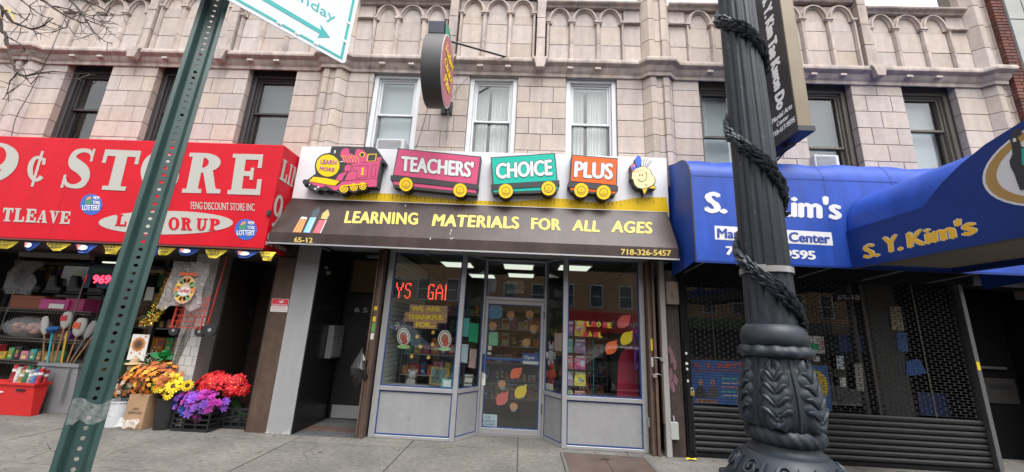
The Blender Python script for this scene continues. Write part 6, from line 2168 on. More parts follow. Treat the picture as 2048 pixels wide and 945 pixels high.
def maple(m):
    mb = MB()
    q = []
    for i in range(12):
        r_ = (.055, .028)[i % 2]
        q.append((r_ * math.cos(R(i * 30)), r_ * math.sin(R(i * 30)), .008 * (i % 2)))
    mb.add(q + [(0, 0, .01)], [(i, (i + 1) % 12, 12) for i in range(12)])
    me = mb.mesh('leaf')
    me.materials.append(m)
    return me


aut_me = [maple(m) for m in AUT]


def face_rot(d, spin):
    q = Vector(d).to_track_quat('Z', 'Y')
    return (q.to_matrix().to_4x4() @ Matrix.Rotation(spin, 4, 'Z')).to_euler()


def bunch(label, cat, c, rad, count, meshes, nm, seed, sc=1.0, extra=None, stem_to=None, name='flower_bunch', dirbias=(0, -.7, .7), leaves=6):
    r2 = random.Random(seed)
    t = thing(name, label, cat, tuple(stem_to or c))
    c = Vector(c)
    placed = []
    for i in range(count):
        for tr in range(30):
            d = Vector((r2.gauss(0, .75), r2.gauss(0, .6), r2.gauss(0, .6))) + Vector(dirbias)
            d.normalize()
            p = c + Vector((d.x * rad[0], d.y * rad[1], d.z * rad[2]))
            p = c + (p - c) * r2.uniform(.78, 1.14)
            if all((p - q).length > .06 * sc for q in placed) or tr == 29:
                break
        placed.append(p)
        me = meshes[r2.randrange(len(meshes))]
        dd_ = (d + Vector((r2.gauss(0, .3), -.5, .3 + r2.gauss(0, .3)))).normalized()
        o = put(nm, me, None, t, loc=p, rot=face_rot(dd_, r2.uniform(0, 6)))
        s_ = sc * r2.uniform(.7, 1.25)
        o.scale = (s_, s_, s_)
        if extra:
            o2 = put('centre', extra, None, o)
            o2.matrix_parent_inverse = Matrix.Identity(4)
    for i in range(leaves):
        d = Vector((r2.gauss(0, 1), r2.gauss(0, 1) - .4, r2.gauss(0, .5))).normalized()
        p = c + Vector((d.x * rad[0] * .8, d.y * rad[1] * .8, d.z * rad[2] * .7))
        put('leaf_spray', leaf_me, None, t, loc=p, rot=face_rot(d, 0))
    if stem_to:
        mb = MB()
        for i in range(7):
            b = Vector(stem_to)
            mb.tube([b + Vector((r2.uniform(-.04, .04), r2.uniform(-.04, .04), 0)), c + Vector((r2.uniform(-.6, .6) * rad[0], r2.uniform(-.6, .6) * rad[1], -.2 * rad[2]))], .005, 4)
        mb.build('stems', GR, t)
    return t


FYP = -.15
pc = lambda x, y, Y=FYP: tuple(at(*F2(x, y), Y))
BK = mat('black_plastic', (.014, .014, .016), .5)
# black bucket
c0, c1 = at(*F2(205, 740), FYP), at(*F2(300, 735), FYP)
bc = ((c0.x + c1.x) / 2, FYP + .1)
t = thing('flower_bucket', 'black plastic bucket holding sunflowers', 'bucket', (*bc, 0))
MB().lathe([(.13, 0), (.145, .2), (.155, .42), (.165, .425), (.165, .44), (.15, .44), (.14, .2), (.12, .03)], (*bc, 0), 24).build('pail', BK, t, smooth=True)
bunch('bunch of yellow sunflowers with dark centres', 'flowers', (bc[0] + .02, bc[1] - .02, .60), (.25, .14, .14), 11, [sun_me], 'flower', 3, 1.0, disc_me, (*bc, .3), dirbias=(.1, -.8, .6))
# milk crates
def crate(label, x0, x1, y0, y1, z1):
    t = thing('plastic_crate', label, 'crate', ((x0 + x1) / 2, (y0 + y1) / 2, 0))
    mb = MB().box(x0, x1, y0, y1, 0, .02)
    mb.build('base', BK, t)
    mb = MB()
    for z in (.02, .09, .16, z1 - .03):
        h = .03 if z > .2 else .018
        mb.box(x0, x1, y0, y0 + .012, z, z + h).box(x0, x1, y1 - .012, y1, z, z + h).box(x0, x0 + .012, y0 + .012, y1 - .012, z, z + h).box(x1 - .012, x1, y0 + .012, y1 - .012, z, z + h)
    mb.build('side_lattice', BK, t)
    for x in (x0 + .006, x0 + (x1 - x0) * .33, x0 + (x1 - x0) * .66, x1 - .006):
        for y in (y0 + .006, y1 - .006):
            bx('upright', BK, t, x - .009, x + .009, y - .009, y + .009, .021, z1)
    return t


ca, cb = at(*F2(295, 800), FYP), at(*F2(470, 800), FYP)
crate('black plastic crate under the purple flowers', ca.x, cb.x, FYP, FYP + .4, .27)
crate('black plastic crate under the red flowers', cb.x + .02, cb.x + .40, FYP + .28, FYP + .66, .30)
bunch('bunch of purple, magenta and blue cloth flowers', 'flowers', pc(415, 735, FYP + .12), (.38, .16, .17), 44, rose_me, 'flower', 5, 1.15, None, ((ca.x + cb.x) / 2, FYP + .2, .1), leaves=26)
bunch('bunch of bright red poinsettias', 'flowers', pc(528, 645, FYP + .3), (.36, .18, .2), 30, [poi_me], 'flower', 6, 1.15, poi_c, (cb.x + .2, FYP + .45, .15), leaves=22)
bunch('small dark red flower spray behind the sunflowers', 'flowers', pc(370, 635, FYP + .3), (.12, .08, .07), 8, [petal_mesh('petals', 6, .004, .05, .02, .4, mat('maroon', (.16, .01, .03), .6, rand=.2), 2)], 'flower', 8, 1.0, None, (bc[0] + .2, FYP + .4, .1))
# cardboard box and autumn leaves
q0, q1 = at(*F2(78, 700), FYP - .05), at(*F2(170, 705), FYP - .05)
x0, x1 = at(*F2(45, 868), FYP - .05).x, at(*F2(140, 865), FYP - .05).x
CARD = mat('cardboard', (.34, .21, .12), .85, nscale=5, namt=.1)
t = thing('cardboard_box', 'tall brown cardboard box printed SUPER PLATES holding autumn leaves', 'box', ((x0 + x1) / 2, 0, 0))
bx('carton', CARD, t, x0, x1, FYP - .05, FYP + .25, 0, .48, bevel=.004)
text('6 INCH\nSUPER PLATES', mat('box_ink', (.10, .06, .04), .8), t, (x0 + .05, FYP - .052, .21), (x1 - x0 - .1, 0, 0), (0, 0, .09), thick=.001)
for k in range(2):
    bx('flap', CARD, t, x0 - .005, x0 + .005, FYP - .05, FYP + .25, .48, .52)
bunch('mass of orange and gold artificial autumn leaves', 'flowers', ((x0 + x1) / 2 + .06, FYP + .08, .68), (.40, .18, .24), 110, aut_me, 'leaf', 12, 1.0, None, ((x0 + x1) / 2, FYP + .1, .3), leaves=4)
# crumpled film at its foot
t = thing('plastic_scrap', 'crumpled clear plastic at the foot of the cardboard box', 'plastic', (x0, FYP - .1, 0))
rp = random.Random(8)
rows = [[(x0 - .02 + i * .045, FYP - .07 - j * .02 + rp.uniform(-.02, .02), .12 - j * .035 + rp.uniform(0, .05)) for i in range(8)] for j in range(4)]
MB().grid(rows).build('film', film_mat('scrap_film', (.75, .74, .72), .35), t)
# white bucket
wb = at(*F2(5, 800), FYP)
t = thing('white_bucket', 'white plastic bucket behind the green sign post', 'bucket', (wb.x, FYP + .1, 0))
MB().lathe([(.15, 0), (.17, .34), (.18, .345), (.18, .36), (.165, .36), (.14, .03)], (wb.x, FYP + .12, 0), 22).build('pail', mat('pail_white', (.52, .53, .55), .4), t, smooth=True)
bunch('spray of rust and cream flowers in the white bucket', 'flowers', (wb.x + .06, FYP + .1, .55), (.2, .12, .2), 30, [aut_me[0], aut_me[2], petal_mesh('petals', 6, .004, .05, .02, .4, mat('cream_petal', (.50, .38, .28), .7, rand=.2), 2)], 'flower', 15, 1.0, None, (wb.x, FYP + .12, .2), leaves=9)
# scarecrow plush on top of the leaves
cs = at(*F2(110, 555), FYP + .1)
t = thing('scarecrow_doll', 'straw coloured scarecrow doll sitting on the autumn leaves', 'doll', tuple(cs))
MB().ball((cs.x, cs.y, cs.z), .075, .07, .08, 12, 9).build('head', mat('straw', (.48, .34, .18), .9, bump=.7, bscale=80), t, smooth=True)
MB().lathe([(.12, .05), (.11, .06), (.06, .07), (.05, .13), (.02, .15)], (cs.x, cs.y, cs.z), 16).build('hat', mat('hat_straw', (.42, .30, .17), .9), t, smooth=True)
MB().ball((cs.x + .10, cs.y - .02, cs.z - .03), .06, .05, .055, 10, 8).build('crow', mat('crow_brown', (.04, .02, .015), .9), t, smooth=True)
MB().ball((cs.x - .02, cs.y, cs.z - .16), .09, .07, .11, 12, 9).build('body', mat('doll_orange', (.45, .16, .05), .9), t, smooth=True)
# baby's breath and green fern
t = thing('white_sprig', 'airy white filler flower sprig above the autumn leaves', 'flowers', pc(205, 520, .02))
c_ = Vector(pc(205, 515, .02))
rp = random.Random(14)
mb, ms = MB(), MB()
for k in range(90):
    p = c_ + Vector((rp.gauss(0, .09), rp.gauss(0, .05), rp.gauss(0, .07)))
    mb.ball(p, .008, n=5, m=4)
    ms.tube([c_ + Vector((0, 0, -.3)), p], .0016, 3, caps=False)
tag(mb.build('florets', mat('floret', (.50, .50, .40), .8), t), kind='stuff')
tag(ms.build('stalks', GR, t), kind='stuff')
t = thing('green_fern', 'bright green artificial fern beside the tiled column', 'plant', pc(260, 490, .0))
c_ = Vector(pc(255, 520, .0))
FG = mat('fern_green', (.02, .26, .07), .6, rand=.2)
for k in range(9):
    d = Vector((rp.gauss(0, .6), rp.gauss(-.2, .4), rp.uniform(.4, 1.2))).normalized()
    s_ = d.orthogonal().normalized()
    rows = [[tuple(c_ + d * (.26 * u) + s_ * w * .05 + Vector((0, 0, -.10 * u * u))) for w in (-math.sin(math.pi * (u * .9 + .05)), 0, math.sin(math.pi * (u * .9 + .05)))] for u in (0, .2, .4, .6, .8, 1)]
    MB().grid(rows).build('frond', FG, t)
# tall thin rods (artificial branches) beside the column
t = thing('branch_bundle', 'bundle of thin bare decorative branches by the column', 'branches', pc(300, 560, .0))
c_ = Vector(pc(285, 600, .0))
mb = MB()
for k in range(16):
    p = c_ + Vector((rp.uniform(-.05, .05), rp.uniform(-.04, .04), 0))
    q = p + Vector((rp.uniform(.02, .16), rp.uniform(-.05, .05), rp.uniform(.6, .95)))
    mb.tube([p, (p + q) / 2 + Vector((rp.uniform(-.02, .02), 0, 0)), q], .004, 4)
mb.build('twigs', mat('twig_grey', (.16, .14, .12), .8), t)
# ------------------------------------------------------------------ shuttered martial arts shop
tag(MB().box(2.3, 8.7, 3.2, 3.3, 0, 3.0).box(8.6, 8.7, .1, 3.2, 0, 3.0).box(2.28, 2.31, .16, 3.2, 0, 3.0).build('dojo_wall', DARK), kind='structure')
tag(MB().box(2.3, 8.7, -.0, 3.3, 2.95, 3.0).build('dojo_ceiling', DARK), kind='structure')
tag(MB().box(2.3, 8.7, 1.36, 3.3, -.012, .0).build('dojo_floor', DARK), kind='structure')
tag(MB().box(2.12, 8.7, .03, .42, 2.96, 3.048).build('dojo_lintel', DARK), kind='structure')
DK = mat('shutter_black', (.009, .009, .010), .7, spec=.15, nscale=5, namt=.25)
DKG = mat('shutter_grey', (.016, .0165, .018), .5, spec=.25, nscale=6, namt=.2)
t = thing('corrugated_cladding', 'narrow brown corrugated metal cladding with faded pink graffiti', 'cladding', (2.38, 0, 0))
prof = []
for k in range(13):
    x = 2.275 + k * .0185
    prof.append((x, .0 if k % 2 else .016))
MB().prism([(x, y, 0) for x, y in prof] + [(2.497, .06, 0), (2.275, .06, 0)], (0, 0, 2.75)).build('sheet', mat('corrugated_brown', (.075, .055, .048), .55, nscale=6, namt=.3, streak=.3), t)
rp = random.Random(31)
for k in range(9):
    x, z = 2.30 + rp.uniform(0, .12), .95 + rp.uniform(0, .6)
    MB().prism([(x + .03 * math.cos(R(q)) * rp.uniform(.6, 1.4), -.0015 - .0003 * k, z + .08 * math.sin(R(q)) * rp.uniform(.6, 1.4)) for q in range(0, 360, 40)], (0, -.0005, 0)).build('graffiti_patch', mat('faded_pink', (.16, .08, .10), .7), t)
t = thing('junction_box', 'tan metal junction box high on the corrugated cladding', 'electrical box', (2.37, -.06, 2.2))
bx('case', mat('box_tan', (.17, .13, .10), .55, nscale=6, namt=.2), t, 2.28, 2.47, -.10, -.002, 2.2, 2.56, bevel=.008)
MB().tube([(2.36, -.105, 2.3), (2.36, -.105, 2.38)], .006, 5).build('latch', BLACK, t)
t = thing('outlet_box', 'pale grey outlet box low on the corrugated cladding', 'electrical box', (2.3, -.05, .3))
bx('case', mat('box_grey', (.34, .35, .35), .5), t, 2.255, 2.375, -.06, -.002, .24, .48, bevel=.008)
MB().tube([(2.32, -.03, .48), (2.32, -.03, .52), (2.32, -.01, .56)], .012, 6).build('conduit', GREYP, t)
t = thing('black_column', 'black painted steel column beside the roller shutter', 'column', (2.56, .05, 0))
bx('shaft', DK, t, 2.505, 2.625, -.02, .2, 0, 2.75, bevel=.004)
bx('inner_angle', DK, t, 2.53, 2.60, -.045, -.021, .1, 1.7)
for z, sx in ((1.45, .02), (1.3, .025), (1.22, .018), (1.05, .015)):
    bx('paint_chip', PAPER, t, 2.555 - sx, 2.555 + sx * .6, -.0475, -.0455, z, z + .035)
MB().tube([(2.605, -.03, .95), (2.60, -.06, .5), (2.585, -.06, .14), (2.62, -.05, .05)], .006, 5).build('cable', CABLE, t)
t = thing('padlock', 'small brass padlock hanging on the black column', 'padlock', (2.60, -.04, .88))
bx('body', mat('brass', (.55, .38, .12), .35, metal=.8), t, 2.575, 2.635, -.065, -.047, .86, .92, bevel=.004)
MB().tube([(2.587, -.056, .92), (2.587, -.056, .96), (2.605, -.056, .975), (2.623, -.056, .96), (2.623, -.056, .92)], .006, 6).build('shackle', STEEL, t)

sh = thing('roller_shutter', 'closed dark roller shutter with open brick pattern grille above solid slats', 'shutter', (4.78, .1, 0))
X0, X1 = 2.63, 6.92
z, k = .055, 0
while z < .70:
    q = [(X0, .12, z), (X0, .095, z + .004), (X0, .078, z + .022), (X0, .078, z + .05), (X0, .095, z + .074), (X0, .12, z + .078)]
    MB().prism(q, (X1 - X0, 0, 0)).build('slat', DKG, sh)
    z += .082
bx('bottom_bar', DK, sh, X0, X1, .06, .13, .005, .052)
rods, links = MB(), MB()
z, k = .735, 0
ztop = 2.70
while z < ztop:
    rods.box(X0, X1, .095, .105, z, z + .0065)
    x = X0 + (.07 if k % 2 else 0.0)
    while x < X1:
        links.box(x, x + .010, .0945, .1055, z + .007, z + .0395)
        x += .14
    z += .040
    k += 1
tag(rods.build('grille_rods', DKG, sh), kind='stuff')
tag(links.build('grille_links', mat('link_steel', (.07, .067, .06), .5, spec=.3), sh), kind='stuff')
for x in (4.0, 5.45, 6.25):
    MB().tube([(x, .088, .72), (x, .088, 2.7)], .008, 5).build('chain_bar', mat('link_bar', (.10, .085, .07), .5, metal=.4), sh)
MB().box(6.925, 6.99, .02, .18, 0, 2.75).build('guide_rail', mat('guide_grey', (.13, .135, .14), .45, metal=.4), sh, bevel=.004)
bx('yellow_sticker', YPAPER, sh, 6.93, 6.975, .016, .0195, 1.43, 1.55)
bx('shutter_box', DK, sh, 2.5, 7.1, -.05, .35, 2.72, 2.95)
# shop window behind the shutter
dj = thing('dojo_window', 'dark shop window with grey posts behind the roller shutter', 'window', (4.8, .5, 0))
for x in (2.65, 4.25, 4.55, 5.55, 5.75):
    bx('post', BRONZE, dj, x, x + .07, .46, .54, 0, 2.7)
bx('pane', SHOPGLASS, dj, 2.73, 4.24, .49, .496, .4, 2.7)
bx('pane', SHOPGLASS, dj, 4.63, 5.54, .49, .496, .1, 2.7)
bx('grey_column', mat('dojo_grey', (.05, .05, .048), .8), dj, 5.83, 6.30, .45, .7, 0, 2.75)
bx('stall_riser', DK, dj, 2.63, 4.25, .46, .54, 0, .4)

Z3 = lambda x, y: (1300 + x / 2.223, 520 + y / 2.223)
Z5 = lambda x, y: (1600 + x / 3.15, 540 + y / 3.15)
Z6 = lambda x, y: (1780 + x / 2.627, 540 + y / 2.627)


def poster(name, label, m, pts, Y=.40, cat='poster'):
    q = [at(*p, Y) for p in pts]
    t = thing(name, label, cat, tuple(sum(q, Vector()) / len(q)))
    MB().prism(q, (0, .004, 0)).build('sheet', m, t)
    return t


PB = mat('dojo_blue', (.04, .14, .42), .6, nscale=4, namt=.1)
t = poster('dojo_poster', 'blue martial arts poster with red lettering and two people behind the grille', PB, [Z3(178, 445), Z3(420, 450), Z3(418, 645), Z3(182, 640)])
dr_ = mat('poster_red', (.55, .10, .06), .6)
text_px("S. Y. KIM'S", dr_, t, Z3(195, 480), Z3(415, 482), Z3(195, 456), (0, .395, 0), NY, bold=.05, thick=.001)
text_px('TAE KWON DO ACADEMY', dr_, t, Z3(195, 497), Z3(415, 500), Z3(195, 487), (0, .395, 0), NY, bold=.02, thick=.001)
text_px('AFTER SCHOOL', mat('poster_or', (.60, .25, .04), .6), t, Z3(200, 636), Z3(300, 638), Z3(200, 620), (0, .395, 0), NY, bold=.05, thick=.001)
for k, (x, m) in enumerate(((225, (.05, .05, .06)), (278, (.10, .09, .09)))):
    f = MB().prism([at(*Z3(x + dx, y), .397) for dx, y in ((-26, 612), (-20, 575), (-6, 560), (8, 560), (22, 575), (28, 612))], (0, -.001, 0)).build('figure_body', mat('fig_%d' % k, m, .7), t)
    MB().prism([at(*Z3(x + 10 * math.cos(R(q)), 546 + 15 * math.sin(R(q))), .396) for q in range(0, 360, 30)], (0, -.001, 0)).build('figure_head', mat('fig_skin', (.40, .22, .14), .7), f)
for k in range(5):
    y = 525 + k * 19
    MB().prism([at(*Z3(x_, y_), .396) for x_, y_ in ((318, y), (408, y + 2), (407, y + 9), (317, y + 7))], (0, -.001, 0)).build('print_bar', mat('bar_%d' % (k % 3), [(.10, .40, .30), (.5, .45, .4), (.45, .20, .12)][k % 3], .7), t)
t = poster('dojo_poster', 'blue poster with a big yellow disc behind the grille', PB, [Z5(40, 600), Z5(172, 606), Z5(205, 892), Z5(30, 880)])
MB().prism([at(*Z5(80 + 98 * math.cos(R(q)), 742 + 112 * math.sin(R(q))), .396) for q in range(0, 360, 12)], (0, -.001, 0)).build('yellow_disc', mat('disc_yellow', (.62, .45, .03), .6), t)
MB().prism([at(*Z5(70 + 45 * math.cos(R(q)), 800 + 40 * math.sin(R(q))), .394) for q in range(0, 360, 20)], (0, -.001, 0)).build('red_shape', dr_, t)
MB().prism([at(*Z5(95 + 30 * math.cos(R(q)), 690 + 30 * math.sin(R(q))), .394) for q in range(0, 360, 20)], (0, -.001, 0)).build('tan_shape', mat('tan_shape', (.5, .25, .1), .6), t)
t = poster('flyer', 'small white flyer with green and pink squares behind the grille', PAPER, [Z5(55, 414), Z5(148, 418), Z5(158, 528), Z5(62, 524)])
MB().prism([at(*Z5(*p), .397) for p in ((65, 462), (115, 464), (117, 505), (66, 503))], (0, -.001, 0)).build('green_square', GREENP, t)
MB().prism([at(*Z5(*p), .397) for p in ((118, 440), (150, 442), (153, 515), (120, 508))], (0, -.001, 0)).build('pink_square', PINKP, t)
t = poster('banner', 'dark blue banner with white logo hung inside the shuttered shop', mat('banner_blue', (.02, .06, .26), .6), [Z5(240, 410), Z5(545, 412), Z5(552, 522), Z5(246, 518)], .55, 'banner')
MB().prism([at(*Z5(*p), .545) for p in ((425, 430), (480, 432), (486, 515), (430, 512))], (0, -.001, 0)).build('logo', PINKP, t)
t = poster('wall_shelf', 'shelf strip of trophies inside the shuttered shop', mat('trophy_tan', (.30, .22, .14), .6, nscale=20, namt=.7), [Z5(200, 312), Z5(525, 322), Z5(530, 405), Z5(205, 400)], .75, 'shelf')
t = poster('wall_shelf', 'pale ceiling light strip inside the shuttered shop', mat('strip_pale', (.45, .42, .36), .6), [Z5(300, 228), Z5(520, 230), Z5(520, 250), Z5(300, 246)], .9, 'light')
t = poster('number_sign', 'white door number behind the grille', mat('num_dark', (.03, .03, .03), .6), [Z5(225, 150), Z5(385, 152), Z5(385, 198), Z5(225, 195)], .46, 'sign')
text_px('65-10', PAPER, t, Z5(235, 188), Z5(376, 190), Z5(235, 160), (0, .457, 0), NY, bold=.03, thick=.001)
for i, (pts, m, lab) in enumerate(((((228, 540), (275, 542), (280, 630), (236, 628)), LBP, 'pale blue bottle shaped sticker behind the grille'), (((250, 675), (286, 677), (292, 738), (256, 736)), PAPER, 'small white notice low behind the grille'),
                                   (((345, 590), (392, 592), (405, 765), (358, 760)), mat('grey_note', (.30, .30, .28), .7), 'tall grey notice in the middle of the shuttered window'), (((85, 545), (125, 547), (126, 578), (86, 576)), PAPER, 'tiny white sticker beside the yellow disc poster'))):
    poster('sticker', lab, m, [Z5(*p) for p in pts], .41, 'notice')
t = poster('flag', 'blue flag with white marks on the grey post in the shuttered shop', mat('flag_blue', (.02, .10, .36), .6), [Z6(85, 480), Z6(155, 470), Z6(195, 545), Z6(120, 555), Z6(90, 560)], .43, 'flag')
t = poster('flyer_stack', 'column of tan and white leaflets at the edge of the shuttered window', mat('leaflet', (.40, .33, .24), .7, nscale=25, namt=.6), [Z6(0, 190), Z6(55, 192), Z6(76, 320), Z6(10, 318)], .43, 'leaflets')
t = poster('flyer_stack', 'blue leaflets below the tan ones', mat('leaflet_blue', (.05, .12, .34), .7), [Z6(32, 330), Z6(86, 332), Z6(98, 432), Z6(44, 430)], .43, 'leaflets')
t = poster('floor_mat', 'dark blue gym mat low behind the grille', mat('mat_blue', (.012, .03, .12), .7), [Z6(140, 640), Z6(290, 650), Z6(325, 775), Z6(160, 765)], .5, 'mat')

# side entrance to the far right, set back behind added walls that darken it
de = thing('side_entrance', 'pitch dark metal door under the canopy right of the shutter', 'door', (7.8, .2, 0))
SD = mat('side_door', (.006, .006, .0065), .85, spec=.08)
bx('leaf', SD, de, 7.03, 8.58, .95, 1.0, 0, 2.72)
bx('shading_wall', SD, de, 7.0, 7.028, .19, 1.05, 0, 2.72)
bx('shading_wall', SD, de, 8.582, 8.61, .0, 1.05, 0, 2.72)
bx('letter_plate', mat('letter_plate', (.035, .032, .03), .7, spec=.1), de, 7.98, 8.52, .93, .949, .86, 1.27, bevel=.006)
bx('slot', BLACK, de, 8.06, 8.42, .924, .9295, 1.10, 1.17)
bx('push_bar', mat('dull_steel', (.07, .07, .07), .5), de, 7.3, 8.4, .90, .949, 1.42, 1.46)
bx('head_panel', DK, de, 7.0, 8.6, .1, .5, 2.73, 4.2)
# yellow litter at the foot of the column
t = thing('litter', 'crumpled yellow wrapper on the pavement by the black column', 'litter', (2.5, -.12, 0))
rows = [[(2.44 + i * .035, -.14 + j * .03, .008 + .02 * abs(math.sin(i * 2 + j * 3))) for i in range(5)] for j in range(3)]
MB().grid(rows).build('wrapper', YPAPER, t)
# ------------------------------------------------------------------ air conditioners and cables on the facade
def aircon(label, px0, px1, pyt, pyb, Y, m):
    a, b = at(px0, pyt, Y), at(px1, pyb, Y)
    t = thing('air_conditioner', label, 'air conditioner', ((a.x + b.x) / 2, Y, b.z))
    bx('case', m, t, a.x, b.x, Y, Y + .45, b.z, a.z, bevel=.01)
    g = bx('grille', mat('ac_grille', (.22, .22, .23), .5), t, a.x + .03, b.x - .06, Y - .004, Y - .0005, b.z + .03, a.z - .03)
    z = b.z + .045
    while z < a.z - .04:
        bx('louvre', m, g, a.x + .032, b.x - .062, Y - .009, Y - .0045, z, z + .006)
        z += .022
    return t


aircon('white window air conditioner under the window beside the oval sign', 754, 806, 277, 308, -.12, mat('ac_white', (.52, .53, .55), .5))
aircon('white window air conditioner above the blue awning', 1628, 1683, 309, 345, -.10, MATS['ac_white'])


def cable(label, pts, r=.006, m=None):
    t = thing('cable', label, 'cable', tuple(pts[0]))
    MB().tube(_smooth([tuple(p) for p in pts], 3), r, 5).build('line', m or CABLE, t)


Q1 = lambda x, y: (x / 3.15, y / 3.15)
cable('dark cable running down the facade over the left pilaster', [at(*Q1(470, -10), -.10), at(*Q1(395, 150), -.10), at(*Q1(330, 300), -.19), at(*Q1(318, 330), -.19), at(*Q1(262, 440), -.13), at(*Q1(180, 600), -.13), at(*Q1(100, 745), -.13), at(*Q1(70, 880), -.13)])
Q2 = lambda x, y: (560 + x / 2.953, y / 2.953)
cable('thin wire down the stone pier left of the first white window', [at(*Q2(560, -5), -.03), at(*Q2(536, 330), -.19), at(*Q2(528, 420), -.02), at(*Q2(515, 660), -.02), at(*Q2(498, 880), -.02)], .004)
cable('slack black wire below the oval sign', [at(*Q2(880, 560), -.02), at(*Q2(870, 640), -.02), at(*Q2(845, 740), -.02), at(*Q2(800, 880), -.02)], .004)
cable('thin wire beside the third white window', [at(*Q2(1128, 440), -.02), at(*Q2(1020, 560), -.02), at(*Q2(1008, 640), -.02)], .003)

# ------------------------------------------------------------------ green sign post
GP_ = mat('post_green', (.030, .066, .061), .45, chips=(.70, 40, (.10, .10, .09)), nscale=9, namt=.18, streak=.12)
ps = thing('sign_post', 'tall green perforated steel channel post standing at the kerb', 'post', (-1.15, -5.2, 0))
B0, B1 = Vector((-1.173, -5.15, 1.28)), Vector((-1.207, -5.08, 2.86))
ax = (B1 - B0).normalized()
foot = B0 - ax * (B0.z / ax.z)
sx = Vector((1, 0, 0))
sx = (sx - ax * sx.dot(ax)).normalized()
sx = (Matrix.Rotation(R(34), 3, ax) @ sx)
sn = ax.cross(sx).normalized()
if sn.y < 0:
    sn = -sn
H = 3.9
WH, WD = .0145, .021
secO = [(-.0395, .0), (-.0285, .0), (-.0265, .002), (-.0175, .0185), (-WH, WD)]
TH = .004
mb = MB()
for seg in (secO, [(-x, y) for x, y in secO]):
    rows = []
    for h in (0, H):
        rows.append([foot + ax * h + sx * x + sn * y for x, y in seg])
    back = [[p + sn * TH for p in r_] for r_ in rows]
    n = len(seg)
    vs = rows[0] + rows[1] + back[0] + back[1]
    fs = [(i, i + 1, n + i + 1, n + i) for i in range(n - 1)] + [(2 * n + i, 3 * n + i, 3 * n + i + 1, 2 * n + i + 1) for i in range(n - 1)]
    fs += [(0, n, 3 * n, 2 * n), (n - 1, 2 * n + n - 1, 3 * n + n - 1, n + n - 1)]
    mb.add(vs, fs)
# perforated web
pit, hr, NS = .0254, .0056, 12
cells = int(H / pit)
for c in range(cells):
    cz = (c + .5) * pit
    o = foot + ax * cz
    for lay, off in ((0, WD), (1, WD + TH)):
        inner = [o + sx * (hr * math.cos(2 * math.pi * k / NS)) + ax * (hr * math.sin(2 * math.pi * k / NS)) + sn * off for k in range(NS)]
        outer = []
        for k in range(NS):
            a_ = 2 * math.pi * k / NS
            dx_, dz_ = math.cos(a_), math.sin(a_)
            s_ = min(WH / max(abs(dx_), 1e-6), pit / 2 / max(abs(dz_), 1e-6))
            outer.append(o + sx * dx_ * s_ + ax * dz_ * s_ + sn * off)
        # add the four corners
        vs = inner + outer
        cr_ = [o + sx * a_ * WH + ax * b_ * pit / 2 + sn * off for a_, b_ in ((1, 1), (-1, 1), (-1, -1), (1, -1))]
        fs = [(k, (k + 1) % NS, NS + (k + 1) % NS, NS + k) for k in range(NS)]
        vs += cr_
        for q, (k0, k1) in enumerate(((1, 2), (4, 5), (7, 8), (10, 11))):
            fs.append((NS + k0, NS + k1, 2 * NS + q))
        mb.add(vs, fs)
        if lay == 0:
            inner2 = [p + sn * TH for p in inner]
            mb.add(inner + inner2, [(k, NS + k, NS + (k + 1) % NS, (k + 1) % NS) for k in range(NS)])
mb.build('channel', GP_, ps)
# wrinkled clear tape around it
tz = 1.432
rows = []
for j in range(5):
    w = []
    for i in range(13):
        u = -.036 + i * .0078
        z = tz + .022 - j * .0125 + (.010 * math.sin(i * .6 + .8)) - (.016 if i < 3 and j > 2 else 0)
        h = z / ax.z
        w.append(foot + ax * h + sx * u - sn * (.004 + .003 * math.sin(i * 1.9 + j)))
    rows.append(w)
MB().grid(rows).build('clear_tape', film_mat('tape_film', (.5, .5, .48), .22), ps)

# parking sign
pk_ = thing('parking_sign', 'white parking sign with teal arrow and border fixed to the post top', 'sign', (-1.1, -5.05, 2.84))
C0 = hit(690, 130, (0, 0, 2.843), (0, 0, 1))
dsg = Vector((.633, .774, 0)).normalized()
dn = Vector((dsg.y, -dsg.x, 0))
if dn.dot(CAM - C0) < 0:
    dn = -dn
SW, SH = .62, .46
up = Vector((.03, 0, 1)).normalized()
PSW = mat('sign_reflective', (.62, .66, .70), .4)
PST = mat('sign_teal_print', (.02, .36, .36), .4)
rc = .02
SGP = lambda u, v, l=0.0: C0 - dsg * u + up * v + dn * l       # u from the right edge, v up
corner = [(rc * (1 - math.cos(R(a_))), rc * (1 - math.sin(R(a_)))) for a_ in (0, 30, 60, 90)]
pts = [SGP(u, v) for u, v in corner] + [SGP(SW - u, v) for u, v in corner[::-1]] + [SGP(SW - u, SH - v) for u, v in corner] + [SGP(u, SH - v) for u, v in corner[::-1]]
plt = MB().prism(pts, -dn * .003).build('plate', PSW, pk_)


def sgq(nm, u0, u1, v0, v1, m=PST):
    MB().prism([SGP(u0, v0, .0004), SGP(u1, v0, .0004), SGP(u1, v1, .0004), SGP(u0, v1, .0004)], dn * .0006).build(nm, m, plt)


